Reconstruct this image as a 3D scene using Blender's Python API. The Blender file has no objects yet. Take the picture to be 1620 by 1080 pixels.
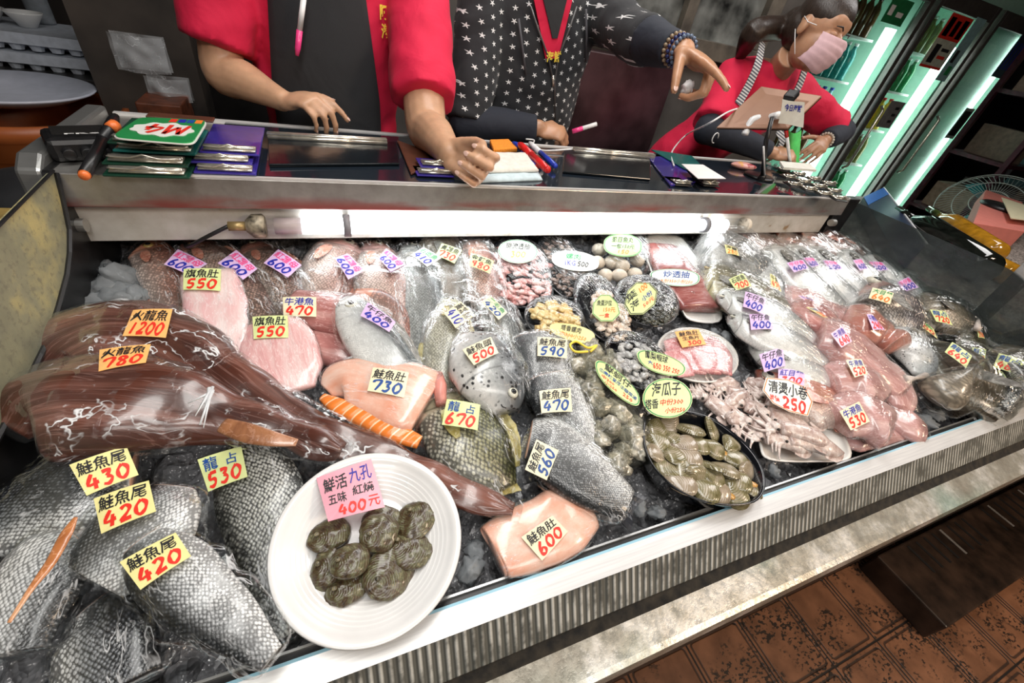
import bpy, bmesh, math, random
from mathutils import Vector, Matrix, noise
from mathutils.bvhtree import BVHTree
random.seed(7)
SC = bpy.context.scene
COL = SC.collection
# ---------------------------------------------------------------- camera
HC = 1.40
_X = Vector((1630, -188, 663)).normalized()
_Z = -Vector((-175, 823, 663)).normalized()
_Y = _Z.cross(_X).normalized()
_X = _Y.cross(_Z)
CAM = Vector((0, 0, HC))
camd = bpy.data.cameras.new('camera'); camd.lens = 663 / 1620 * 36; camd.sensor_width = 36
camd.clip_start = .01
cam = bpy.data.objects.new('camera', camd); COL.objects.link(cam)
cam.matrix_world = Matrix(((_X[0], -_X[1], -_X[2], 0), (_Y[0], -_Y[1], -_Y[2], 0), (_Z[0], -_Z[1], -_Z[2], HC), (0, 0, 0, 1)))
SC.camera = cam
# ---------------------------------------------------------------- view + world
vs = SC.view_settings
vs.view_transform = 'Standard'; vs.look = 'None'; vs.gamma = 1; vs.use_curve_mapping = False; vs.exposure = 0.08
w = bpy.data.worlds.new('world'); SC.world = w; w.use_nodes = True
w.node_tree.nodes['Background'].inputs[0].default_value = (.75, .8, .9, 1)
w.node_tree.nodes['Background'].inputs[1].default_value = .05
SC.cycles.transparent_max_bounces = 24
SC.cycles.max_bounces = 8
SC.cycles.sample_clamp_indirect = 4
def area(name, loc, target, sx, sy, power, color=(1, 1, 1)):
    d = bpy.data.lights.new(name, 'AREA'); d.shape = 'RECTANGLE'; d.size = sx; d.size_y = sy; d.energy = power; d.color = color
    o = bpy.data.objects.new(name, d); COL.objects.link(o); o.location = loc
    o.rotation_euler = (Vector(target) - Vector(loc)).to_track_quat('-Z', 'Y').to_euler()
    return o
area('ceiling_or_fill_light', (.4, .75, 2.55), (.6, .6, .8), 2.6, .35, 34, (1, .97, .93))
area('ceiling_or_fill_light', (.3, -1.2, 2.6), (.5, .8, .9), 2.2, .4, 20, (1, .95, .9))
area('ceiling_or_fill_light', (2.6, .9, 2.6), (1.8, .6, .8), .5, 1.8, 22, (1, .97, .95))  # added light that brightens the right side, no lamp seen there
area('aisle_warm_light', (2.2, -1.3, 2.3), (1.3, -.6, 0), .5, .5, 30, (1, .76, .55))

# ---------------------------------------------------------------- pixel rays (photograph frame 1620 x 1080)
def ray(u, v):
    a = Vector((u - 810, v - 540, 663))
    return Vector((_X.dot(a), _Y.dot(a), _Z.dot(a)))
def Pz(u, v, z):
    d = ray(u, v); return CAM + d * ((z - HC) / d[2])
def Py(u, v, y):
    d = ray(u, v); return CAM + d * (y / d[1])
def Px(u, v, x):
    d = ray(u, v); return CAM + d * (x / d[0])
BS = .17                                     # slope of the fish bed
NB = Vector((0, -BS, 1)).normalized()
def bedz(y): return .74 + (y - .2) * BS
def bed(u, v, h=0.0):                        # point on the plane h above the sloping bed
    d = ray(u, v); t = (.74 + h * math.sqrt(1 + BS * BS) - .2 * BS - HC) / (d[2] - BS * d[1]); return CAM + d * t

# ---------------------------------------------------------------- material helpers
MATS = {}
class NT:
    def __init__(s, name):
        s.m = bpy.data.materials.new(name); s.m.use_nodes = True; s.t = s.m.node_tree
        for n in list(s.t.nodes): s.t.nodes.remove(n)
        s.out = s.n('ShaderNodeOutputMaterial')
    def n(s, typ, **kw):
        nd = s.t.nodes.new(typ)
        for k, v in kw.items():
            if k.startswith('i_'):
                key = k[2:]
                key = int(key) if key.isdigit() else key.replace('_', ' ')
                s.set(nd.inputs[key], v)
            else: setattr(nd, k, v)
        return nd
    def set(s, inp, v):
        if isinstance(v, bpy.types.NodeSocket): s.t.links.new(v, inp)
        elif isinstance(v, bpy.types.Node): s.t.links.new(v.outputs[0], inp)
        elif isinstance(v, (tuple, list)) and len(v) == 3 and inp.type == 'RGBA': inp.default_value = (*v, 1)
        else: inp.default_value = v
    def math(s, op, a, b=0.0, c=None, clamp=False):
        nd = s.n('ShaderNodeMath', operation=op, use_clamp=clamp); s.set(nd.inputs[0], a); s.set(nd.inputs[1], b)
        if c is not None: s.set(nd.inputs[2], c)
        return nd.outputs[0]
    def mix(s, f, a, b, mode='MIX'):
        nd = s.n('ShaderNodeMix', data_type='RGBA', blend_type=mode)
        s.set(nd.inputs[0], f); s.set(nd.inputs[6], a); s.set(nd.inputs[7], b); return nd.outputs[2]
    def ramp(s, f, stops):
        nd = s.n('ShaderNodeValToRGB'); s.set(nd.inputs[0], f); e = nd.color_ramp.elements
        while len(e) < len(stops): e.new(.5)
        for i, (p, c) in enumerate(stops):
            e[i].position = p; e[i].color = (*c, 1) if len(c) == 3 else c
        return nd.outputs[0]
    def step(s, f, a, b):
        nd = s.n('ShaderNodeMapRange', interpolation_type='SMOOTHSTEP'); s.set(nd.inputs[0], f); s.set(nd.inputs[1], a); s.set(nd.inputs[2], b); return nd.outputs[0]
    def noise(s, vec, scale, detail=3, rough=.5, dist=0):
        nd = s.n('ShaderNodeTexNoise'); s.set(nd.inputs['Scale'], scale); nd.inputs['Detail'].default_value = detail
        nd.inputs['Roughness'].default_value = rough; nd.inputs['Distortion'].default_value = dist
        if vec is not None: s.set(nd.inputs['Vector'], vec)
        return nd
    def vor(s, vec, scale, feature='F1'):
        nd = s.n('ShaderNodeTexVoronoi', feature=feature); nd.inputs['Scale'].default_value = scale
        if vec is not None: s.set(nd.inputs['Vector'], vec)
        return nd
    def scalev(s, vec, v):
        nd = s.n('ShaderNodeVectorMath', operation='MULTIPLY'); s.set(nd.inputs[0], vec); nd.inputs[1].default_value = v; return nd.outputs[0]
    def bump(s, h, strength=.3, dist=.002, norm=None):
        nd = s.n('ShaderNodeBump'); s.set(nd.inputs['Height'], h); nd.inputs['Strength'].default_value = strength; nd.inputs['Distance'].default_value = dist
        if norm is not None: s.set(nd.inputs['Normal'], norm)
        return nd.outputs[0]
    def obj(s): return s.n('ShaderNodeTexCoord').outputs['Object']
    def attr(s, name, out='Vector'): return s.n('ShaderNodeAttribute', attribute_name=name).outputs[out]
    def pbr(s, color, rough=.5, metal=0, normal=None, **kw):
        b = s.n('ShaderNodeBsdfPrincipled'); s.set(b.inputs['Base Color'], color); s.set(b.inputs['Roughness'], rough); s.set(b.inputs['Metallic'], metal)
        if normal is not None: s.set(b.inputs['Normal'], normal)
        for k, v in kw.items(): s.set(b.inputs[k.replace('_', ' ')], v)
        s.t.links.new(b.outputs[0], s.out.inputs[0]); return b
def plain(name, color, rough=.5, metal=0, nz=.12, scale=30, bump=.15, **kw):
    """a base material with slight procedural mottling and bump"""
    key = (name, color, rough)
    if key in MATS: return MATS[key]
    t = NT(name); v = t.obj(); n = t.noise(v, scale, 4)
    d = tuple(max(0, c * (1 - nz * 2)) for c in color); l = tuple(min(1, c * (1 + nz)) for c in color)
    c = t.ramp(n.outputs[0], [(.3, d), (.7, l)])
    t.pbr(c, rough, metal, t.bump(n.outputs[0], bump, .002), **kw)
    MATS[key] = t.m; return t.m
def emit(name, color, s):
    t = NT(name); e = t.n('ShaderNodeEmission', i_0=color, i_1=s); t.t.links.new(e.outputs[0], t.out.inputs[0]); return t.m
def steel(name, color=(.42, .43, .42), rough=.35, dirt=(.2, .17, .13), amt=.5, stretch=(1, 30, 30)):
    t = NT(name); v = t.obj()
    br = t.noise(t.scalev(v, stretch), 12, 4); blot = t.noise(v, 6, 6, .65)
    c = t.mix(t.step(blot.outputs[0], .5, .75), color, tuple(a * (1 - amt) + b * amt for a, b in zip(color, dirt)))
    c = t.mix(t.math('MULTIPLY', br.outputs[0], .25), c, (.8, .8, .8))
    r = t.math('ADD', t.math('MULTIPLY', blot.outputs[0], .35), rough - .15)
    t.pbr(c, r, .85, t.bump(br.outputs[0], .12, .001)); return t.m

# ---------------------------------------------------------------- mesh helpers
def link(name, me, mats=(), parent=None):
    o = bpy.data.objects.new(name, me); COL.objects.link(o)
    for m in (mats if isinstance(mats, (list, tuple)) else [mats]): me.materials.append(m)
    if parent is not None: o.parent = parent
    return o
def tag(o, label=None, cat=None, group=None, kind=None):
    if label: o['label'] = label
    if cat: o['category'] = cat
    if group: o['group'] = group
    if kind: o['kind'] = kind
    return o
def empty(name, loc, label=None, cat=None, group=None):
    o = bpy.data.objects.new(name, None); COL.objects.link(o); o.location = loc; o.empty_display_size = .02
    o.matrix_world = Matrix.Translation(Vector(loc))
    return tag(o, label, cat, group)
def mesh(name, verts, faces, mats, parent=None, smooth=True, attrs=None, matidx=None):
    """verts are world coordinates; a parent is always an unrotated empty, so they are shifted to its frame"""
    off = Vector((0, 0, 0))
    if parent is not None:
        p = parent
        while p is not None: off += p.location; p = p.parent
    own = Vector((0, 0, 0))
    vs_ = [Vector(v) for v in verts]
    if parent is None and vs_:
        own = sum(vs_, Vector()) / len(vs_); own.z = min(v.z for v in vs_)
    me = bpy.data.meshes.new(name); me.from_pydata([v - off - own for v in vs_], [], faces); me.update()
    if smooth: me.polygons.foreach_set('use_smooth', [True] * len(me.polygons))
    if matidx: me.polygons.foreach_set('material_index', matidx)
    for k, vals in (attrs or {}).items():
        if isinstance(vals[0], (float, int)):
            a = me.attributes.new(k, 'FLOAT', 'POINT'); a.data.foreach_set('value', vals)
        else:
            a = me.attributes.new(k, 'FLOAT_VECTOR', 'POINT'); a.data.foreach_set('vector', [c for v in vals for c in v])
    o = link(name, me, mats, parent); o.location = own
    return o
class MB:
    """collects boxes, prisms, tubes ... as ONE mesh"""
    def __init__(s): s.v = []; s.f = []; s.mi = []; s.cur = 0
    def add(s, v, f):
        b = len(s.v); s.v += [Vector(x) for x in v]; s.f += [tuple(i + b for i in q) for q in f]; s.mi += [s.cur] * len(f); return s
    def box(s, c, d, M=None):
        x, y, z = d[0] / 2, d[1] / 2, d[2] / 2
        v = [Vector(p) for p in [(-x, -y, -z), (x, -y, -z), (x, y, -z), (-x, y, -z), (-x, -y, z), (x, -y, z), (x, y, z), (-x, y, z)]]
        if M is not None: v = [M @ p for p in v]
        return s.add([p + Vector(c) for p in v], [(0, 3, 2, 1), (4, 5, 6, 7), (0, 1, 5, 4), (1, 2, 6, 5), (2, 3, 7, 6), (3, 0, 4, 7)])
    def bb(s, a, b): return s.box([(p + q) / 2 for p, q in zip(a, b)], [abs(q - p) for p, q in zip(a, b)])
    def prism(s, poly, h):
        """extrude world polygon by vector h"""
        n = len(poly); h = Vector(h)
        return s.add([Vector(p) for p in poly] + [Vector(p) + h for p in poly], [tuple(range(n))[::-1], tuple(range(n, 2 * n))] + [(i, (i + 1) % n, n + (i + 1) % n, n + i) for i in range(n)])
    def tube(s, pts, r, n=10, cap=True):
        pts = [Vector(p) for p in pts]; R = r if isinstance(r, (list, tuple)) else [r] * len(pts)
        vs_, fs = [], []; up = None
        for i, p in enumerate(pts):
            t = (pts[min(i + 1, len(pts) - 1)] - pts[max(i - 1, 0)]).normalized()
            if up is None: up = t.orthogonal().normalized()
            up = (up - t * up.dot(t)).normalized(); sd = t.cross(up)
            vs_ += [p + (up * math.cos(a) + sd * math.sin(a)) * R[i] for a in [2 * math.pi * k / n for k in range(n)]]
        for i in range(len(pts) - 1):
            fs += [(i * n + k, i * n + (k + 1) % n, (i + 1) * n + (k + 1) % n, (i + 1) * n + k) for k in range(n)]
        if cap: fs += [tuple(range(n))[::-1], tuple(range((len(pts) - 1) * n, len(pts) * n))]
        return s.add(vs_, fs)
    def lathe(s, c, prof, n=32, ax=Vector((0, 0, 1)), sx=1, sy=1, ex=None):
        ax = Vector(ax).normalized(); ex = (Vector(ex) if ex else (Vector((1, 0, 0)) - ax * ax.x)).normalized(); ey = ax.cross(ex); c = Vector(c)
        vs_ = [c + ex * (r * sx * math.cos(2 * math.pi * k / n)) + ey * (r * sy * math.sin(2 * math.pi * k / n)) + ax * z for r, z in prof for k in range(n)]
        fs = [(i * n + k, i * n + (k + 1) % n, (i + 1) * n + (k + 1) % n, (i + 1) * n + k) for i in range(len(prof) - 1) for k in range(n)]
        fs += [tuple(range(n))[::-1], tuple(range((len(prof) - 1) * n, len(prof) * n))]
        return s.add(vs_, fs)
    def ell(s, c, r, M=None, n=16, m=10):
        vs_, fs = [], []
        for j in range(1, m):
            a = math.pi * j / m
            vs_ += [Vector((r[0] * math.sin(a) * math.cos(2 * math.pi * k / n), r[1] * math.sin(a) * math.sin(2 * math.pi * k / n), r[2] * math.cos(a))) for k in range(n)]
        vs_ += [Vector((0, 0, r[2])), Vector((0, 0, -r[2]))]
        for j in range(m - 2): fs += [(j * n + k, (j + 1) * n + k, (j + 1) * n + (k + 1) % n, j * n + (k + 1) % n) for k in range(n)]
        T = len(vs_) - 2
        fs += [(T, k, (k + 1) % n) for k in range(n)] + [(T + 1, (m - 2) * n + (k + 1) % n, (m - 2) * n + k) for k in range(n)]
        if M is not None: vs_ = [M @ p for p in vs_]
        return s.add([p + Vector(c) for p in vs_], fs)
    def build(s, name, mats, parent=None, smooth=False, bevel=0, **tg):
        o = mesh(name, s.v, s.f, mats, parent, smooth, matidx=s.mi if max(s.mi or [0]) else None)
        if bevel:
            m = o.modifiers.new('bevel', 'BEVEL'); m.width = bevel; m.segments = 2; m.limit_method = 'ANGLE'; m.angle_limit = .6
        if smooth and not bevel:
            pass
        return tag(o, **tg) if tg else o
def struct(name, mb, m, label=None, bevel=0, smooth=False):
    o = mb.build(name, m, None, smooth, bevel); o['kind'] = 'structure'
    if label: o['label'] = label
    return o
def frame(d, up=NB):
    """3x3 with x along d, z near up"""
    d = Vector(d).normalized(); y = Vector(up).cross(d).normalized(); z = d.cross(y)
    return Matrix((d, y, z)).transposed()
def crom(P, n):
    """Catmull-Rom resample of a list of tuples"""
    out = []; N = len(P)
    for i in range(N - 1):
        p0, p1, p2, p3 = P[max(i - 1, 0)], P[i], P[i + 1], P[min(i + 2, N - 1)]
        for k in range(n):
            t = k / n
            out.append(tuple(.5 * (2 * b + (c - a) * t + (2 * a - 5 * b + 4 * c - d) * t * t + (3 * b - a - 3 * c + d) * t ** 3) for a, b, c, d in zip(p0, p1, p2, p3)))
    out.append(tuple(P[-1])); return out
# ================================================================ SETTING: floor, walls, the refrigerated counter
X0, X1 = -.42, 1.82
def tile_mat():
    t = NT('quarry_tiles'); v = t.obj()
    sep = t.n('ShaderNodeSeparateXYZ', i_0=v)
    S = .2145
    def cell(o, off):
        f = t.math('FRACT', t.math('DIVIDE', t.math('ADD', o, off), S)); return t.math('ABSOLUTE', t.math('SUBTRACT', f, .5))
    a = cell(sep.outputs[0], 10 * S + .104); b = cell(sep.outputs[1], 10 * S + .055)
    m = t.math('MAXIMUM', a, b)
    grout = t.step(m, .482, .492)
    # pressed line with rounded corners inside every tile
    k = .435; r = .05
    dx = t.math('MAXIMUM', t.math('SUBTRACT', a, k - r), 0.0); dy = t.math('MAXIMUM', t.math('SUBTRACT', b, k - r), 0.0)
    dd = t.math('SQRT', t.math('ADD', t.math('MULTIPLY', dx, dx), t.math('MULTIPLY', dy, dy)))
    line = t.math('SUBTRACT', 1.0, t.step(t.math('ABSOLUTE', t.math('SUBTRACT', dd, r)), .008, .02))
    spots = t.noise(t.scalev(v, (1, 1.5, 1)), 90, 2, .5); msk = t.noise(v, 9, 3)
    sp = t.math('MULTIPLY', t.step(spots.outputs[0], .53, .58), t.step(msk.outputs[0], .42, .52))
    c = t.ramp(t.noise(v, 14, 4).outputs[0], [(.3, (.13, .055, .026)), (.7, (.26, .115, .058))])
    c = t.mix(sp, c, (.02, .012, .008))
    c = t.mix(t.math('MAXIMUM', grout, t.math('MULTIPLY', line, .8)), c, (.012, .009, .008))
    h = t.math('SUBTRACT', 1.0, t.math('MAXIMUM', grout, line))
    t.pbr(c, .45, 0, t.bump(h, .6, .003)); return t.m
struct('floor', MB().bb((-3.5, -2.5, -.05), (8, 5, 0)), tile_mat(), 'brown speckled quarry tile floor')
bx, by = Pz(1340, 1010, 0)[:2]
M_dark = plain('dark_painted_wall', (.035, .032, .032), .6, nz=.3, scale=4)
struct('wall_back', MB().bb((-3.5, 4.2, 0), (8, 4.3, 3.2)), M_dark)
struct('wall_left', MB().bb((-2.6, -2.5, 0), (-2.5, 4.2, 3.2)), M_dark)
struct('wall_right', MB().bb((8, -2.5, 0), (8.1, 4.2, 3.2)), M_dark)
struct('wall_front', MB().bb((-2.5, -2.6, 0), (8, -2.5, 3.2)), plain('shop_wall', (.3, .28, .26), .7))
struct('ceiling', MB().bb((-3.5, -2.5, 3.2), (8, 4.3, 3.3)), plain('dark_ceiling', (.12, .11, .11), .8))

ST = steel('worn_stainless')
ST2 = steel('dirty_stainless', (.5, .5, .47), .4, (.10, .08, .05), .8)
BLK = plain('black_rubber', (.012, .012, .013), .4, nz=.3)
GAPSH = plain('black_gap_shade', (.018, .014, .009), .85, nz=.6, scale=60, bump=.8)
case = empty('refrigerated_counter', (.7, .6, 0), 'long stainless steel refrigerated fish counter with ice bed and glass end panels', 'counter')
# tub under the ice (front wall, side walls, sloping floor)
tub = MB()
tub.prism([(X0, .2, .70), (X0, 1.06, .83), (X0, 1.06, .815), (X0, .2, .685)], (X1 - X0, 0, 0))
tub.bb((X0 - .02, .15, .66), (X0, 1.08, .88)); tub.bb((X1, .15, .66), (X1 + .02, 1.08, .84))
tub.bb((X0, 1.06, .8), (X1, 1.08, 1.0))
tub.build('tub', plain('dark_blue_grey_liner', (.05, .07, .09), .35), case)
# front rail: black lip, bright strip, ribbed kick strip, black strip for the dark gap, sloping ledge, fascia
XL, XR = -1.2, 3.4
r = MB(); r.prism([(XL, .2015, .74), (XL, .2015, .781), (XL, .1985, .781), (XL, .1985, .74)], (XR - XL, 0, 0)); r.build('thin_bright_lip', ST, case)
r = MB(); r.prism([(XL, .1985, .70), (XL, .1985, .776), (XL, .190, .776), (XL, .19, .70)], (XR - XL, 0, 0)); r.build('black_seal', BLK, case)
t = NT('blue_plastic_edge'); t.pbr((.35, .62, .75), .3); BLUE = t.m
r = MB(); r.prism([(XL, .1905, .72), (XL, .1905, .782), (XL, .1865, .783), (XL, .1865, .72)], (XR - XL, 0, 0)); r.build('blue_edge_strip', BLUE, case)
t = NT('bright_satin_aluminium'); v = t.obj(); n = t.noise(t.scalev(v, (1, 40, 40)), 9, 4)
t.pbr(t.ramp(n.outputs[0], [(.3, (.72, .72, .72)), (.7, (.88, .88, .87))]), .38, .35, t.bump(n.outputs[0], .05, .001)); ALU = t.m
r = MB(); r.prism([(XL, .1865, .70), (XL, .1865, .783), (XL, .157, .779), (XL, .157, .70)], (XR - XL, 0, 0)); r.build('top_rail', ALU, case)
# ribs
t = NT('ribbed_translucent_strip'); v = t.obj(); sx = t.n('ShaderNodeSeparateXYZ', i_0=v)
wv = t.math('SINE', t.math('MULTIPLY', sx.outputs[0], 2 * math.pi / .0115)); nn = t.noise(v, 22, 5, .6)
wm = t.math('MULTIPLY', t.step(wv, -.4, .8), t.step(nn.outputs[0], .35, .62))
t.pbr(t.mix(wm, (.17, .17, .15), (.80, .80, .74)), .4, .3, t.bump(wv, .8, .003)); RIB = t.m
r = MB(); r.prism([(XL, .157, .70), (XL, .157, .778), (XL, .1245, .727), (XL, .1245, .70)], (XR - XL, 0, 0)); r.build('ribbed_strip', RIB, case)
r = MB(); r.prism([(XL, .1245, .69), (XL, .1245, .724), (XL, .108, .712), (XL, .108, .69)], (XR - XL, 0, 0)); r.build('black_gap_strip', GAPSH, case)  # black strip stands in for the shade of the open gap
t = NT('frosted_wet_ledge'); v = t.obj(); n1 = t.noise(v, 7, 6, .7); n2 = t.noise(v, 70, 4, .7); n3 = t.noise(v, 3, 2)
c = t.ramp(n1.outputs[0], [(.35, (.30, .27, .22)), (.5, (.42, .40, .34)), (.62, (.75, .73, .68))])
c = t.mix(t.math('MULTIPLY', t.step(n3.outputs[0], .55, .7), .5), c, (.22, .42, .36))
t.pbr(c, t.ramp(n2.outputs[0], [(.3, (.15,) * 3), (.7, (.5,) * 3)]), .4, t.bump(n2.outputs[0], .4, .002)); LEDGE = t.m
r = MB(); r.prism([(XL, .112, .68), (XL, .112, .7135), (XL, .070, .703), (XL, .062, .700), (XL, .060, .66), (XL, .064, .66)], (XR - XL, 0, 0)); r.build('front_ledge', LEDGE, case)
r = MB(); r.bb((XL, .10, .12), (XR, .16, .69)); r.bb((XL, .9, .05), (XR, .96, .8)); r.bb((XL, .1, .1), (XR, .96, .14)); r.build('front_fascia', plain('dark_brown_fascia', (.04, .025, .018), .5, nz=.4), case)
# left side glass panel, black moulding
t = NT('dirty_yellowed_acrylic'); v = t.obj(); n1 = t.noise(v, 5, 5, .6); n2 = t.noise(v, 90, 5, .7)
c = t.ramp(n1.outputs[0], [(.4, (.16, .165, .12)), (.56, (.28, .27, .17)), (.66, (.50, .42, .18))])
c = t.mix(t.math('MULTIPLY', t.step(n2.outputs[0], .52, .62), .45), c, (.13, .12, .09))
t.pbr(c, .42, 0, t.bump(n2.outputs[0], .4, .001)); ACR = t.m
curve = [(.905, 1.068), (.885, 1.03), (.86, .99), (.828, .965), (.79, .945), (.73, .925), (.667, .908), (.571, .897), (.4, .885), (.1, .875)]
r = MB(); xs = X0 + .02
r.prism([(xs, .10, 1.055), (xs, .5, 1.057), (xs, .895, 1.07)] + [(xs, a, b) for a, b in curve], (-.006, 0, 0)); r.build('left_side_panel', ACR, case)
r = MB(); r.tube([(xs + .002, .10, 1.057), (xs + .002, .5, 1.059), (xs + .002, .9, 1.073)], .0025, 6); r.tube([(xs + .002, a, b) for a, b in curve], .004, 6); r.build('panel_edge_trim', BLK, case)
r = MB(); r.prism([(xs - .006, .1, .80), (xs - .006, 1.08, .80), (xs - .006, 1.08, 1.07), (xs - .006, .91, 1.07)] + [(xs - .006, a, b) for a, b in curve], (-.01, 0, 0)); r.build('black_side_wall', BLK, case)
# shelf: steel front beam with dark glass top
SY0, SY1, SZ = .905, 1.275, 1.068
SX0, SX1 = -.41, 1.69
r = MB(); r.prism([(SX0, SY0, SZ), (SX0, SY0 - .004, 1.012), (SX0, SY0 + .03, 1.008), (SX0, SY1, 1.03), (SX0, SY1, SZ)], (SX1 - SX0, 0, 0))
t = NT('stained_shelf_steel'); v = t.obj(); n1 = t.noise(v, 8, 5, .65); n2 = t.noise(t.scalev(v, (1, 6, 6)), 5, 3)
sz = t.n('ShaderNodeSeparateXYZ', i_0=v)
c = t.ramp(n1.outputs[0], [(.35, (.30, .28, .26)), (.65, (.50, .49, .47))])
red = t.math('MULTIPLY', t.step(sz.outputs[2], 1.045, 1.015), t.step(n2.outputs[0], .4, .6))
c = t.mix(t.math('MULTIPLY', red, .9), c, (.40, .09, .08))
t.pbr(c, .35, .7, t.bump(n1.outputs[0], .1, .001)); r.build('shelf', t.m, case, bevel=.002)
t = NT('black_shelf_glass'); t.pbr((.012, .018, .026), .12, 0, None, Coat_Weight=.5)
r = MB(); r.bb((SX0 + .21, SY0 + .012, SZ), (SX1 - .03, SY1 - .012, SZ + .003)); r.build('glass_top', t.m, case)
r = MB(); r.bb((SX0, SY1 - .012, SZ), (SX1, SY1, SZ + .006)); r.bb((SX0 + .19, SY0 + .001, SZ), (SX1, SY0 + .006, SZ + .004)); r.build('bright_trim', ALU, case)
r = MB(); r.prism([(SX0 - .040, .93, .95), (SX0 - .040, .90, 1.02), (SX0 - .040, .905, 1.07), (SX0 - .040, .935, 1.088), (SX0 - .040, 1.26, 1.088), (SX0 - .040, 1.26, .8)], (.034, 0, 0)); r.build('end_bracket', ST, case, bevel=.006)
r = MB(); r.bb((SX1 - .004, .92, .93), (SX1 + .015, .97, 1.06)); r.bb((X1 - .10, .93, .90), (X1 - .02, .96, 1.06)); r.build('end_bracket', BLK, case, bevel=.003)
# lamp beam under the shelf
t = NT('rust_spotted_white_beam'); v = t.obj(); n1 = t.noise(v, 16, 5, .6)
c = t.ramp(n1.outputs[0], [(.3, (.33, .22, .12)), (.38, (.55, .53, .48)), (.7, (.72, .71, .67))]); t.pbr(c, .5, .2)
r = MB(); r.bb((SX0, .925, .936), (SX1 - .02, .975, 1.005)); r.build('lamp_beam', t.m, case, bevel=.002)
r = MB(); r.lathe((SX0 - .005, .91, .975), [(.0, 0), (.012, 0), (.012, .02), (0, .02)], 16, (1, 0, 0), ex=(0, 1, 0)); r.lathe((SX1 + .005, .91, .98), [(.0, 0), (.012, 0), (.012, .02), (0, .02)], 16, (-1, 0, 0), ex=(0, 1, 0)); r.build('hinge_bolt', ST2, case, smooth=False)
# right end: clear scratched panel, steel post
t = NT('scratched_glass'); v = t.obj(); n = t.noise(v, 30, 6, .75)
b = t.pbr((.05, .06, .06), .12, 0); tr = t.n('ShaderNodeBsdfTransparent', i_0=(.62, .66, .64)); mx = t.n('ShaderNodeMixShader')
t.set(mx.inputs[0], t.ramp(n.outputs[0], [(.4, (.40,) * 3), (.7, (.75,) * 3)])); t.t.links.new(tr.outputs[0], mx.inputs[1]); t.t.links.new(b.outputs[0], mx.inputs[2]); t.t.links.new(mx.outputs[0], t.out.inputs[0]); SCG = t.m
xr = X1 - .02
r = MB(); r.prism([(xr, .10, .82), (xr, .97, .84), (xr, .985, .93), (xr, .97, 1.045), (xr, .46, 1.045), (xr, .10, .95)], (.006, 0, 0)); r.build('right_side_panel', SCG, case)
r = MB(); r.bb((xr + .008, .415, .80), (xr + .05, .45, 1.30)); r.build('steel_post', ST, case, bevel=.002)
r = MB(); r.bb((xr - .002, .30, .845), (xr + .01, .99, .857)); r.build('side_panel_rail', ST2, case)
# end walls of the counter body
r = MB(); r.bb((X0 - .03, .1, .1), (X0 - .02, 1.08, .88)); r.bb((X1 + .02, .1, .1), (X1 + .03, 1.08, .80)); r.build('end_wall', ST, case)

# tube lamp
tube = empty('tube_lamp', (.5, .905, .98), 'glowing white waterproof fluorescent tube under the shelf', 'lamp')
a, b_ = -.15, 1.25
def axl(c0, prof, n=20): return MB().lathe(c0, prof, n, (1, 0, 0), ex=(0, 1, 0))
yz = (.905, .975)
axl((a + .10, *yz), [(0, 0), (.017, 0), (.017, b_ - a - .20), (0, b_ - a - .20)]).build('lit_tube', emit('tube_glow', (.93, .97, 1), 8), tube, True)
t = NT('clear_lamp_sleeve'); g = t.n('ShaderNodeBsdfGlossy', i_0=(.9, .9, .9), i_1=.1); tr = t.n('ShaderNodeBsdfTransparent'); mx = t.n('ShaderNodeMixShader', i_0=.12)
t.t.links.new(tr.outputs[0], mx.inputs[1]); t.t.links.new(g.outputs[0], mx.inputs[2]); t.t.links.new(mx.outputs[0], t.out.inputs[0])
axl((a + .02, *yz), [(.021, 0), (.0215, b_ - a - .04)]).build('clear_sleeve', t.m, tube, True)
axl((a, *yz), [(0, 0), (.012, 0), (.023, .012), (.024, .03), (.02, .034), (0, .034)]).build('end_cap', plain('rusty_cap', (.38, .33, .24), .5, .3, nz=.5, scale=60), tube, True)
axl((a - .03, *yz), [(0, 0), (.009, 0), (.009, .03), (0, .03)]).build('cable_gland', plain('brass', (.45, .33, .15), .4, .6), tube, True)
axl((b_ - .02, *yz), [(0, 0), (.0235, 0), (.023, .012), (.018, .02), (0, .02)]).build('end_cap', plain('cream_cap', (.7, .62, .5), .4), tube, True)
for xx in (.03, 1.055):
    axl((xx, *yz), [(.0, 0), (.0235, 0), (.0235, .014), (0, .014)]).build('tube_clip', plain('grey_clip', (.25, .25, .27), .4), tube, True)
axl((a + .05, *yz), [(0, 0), (.0165, 0), (.0165, .05), (0, .05)]).build('tube_socket', plain('red_brown_socket', (.5, .42, .42), .4), tube, True)
cb = MB(); cb.tube([Vector(q) for q in crom([(a - .03, .905, .975), (a - .07, .90, .955), (a - .11, .92, .925), (a - .13, .98, .90)], 6)], .004, 8); cb.build('power_cord', BLK, tube, True)

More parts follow.
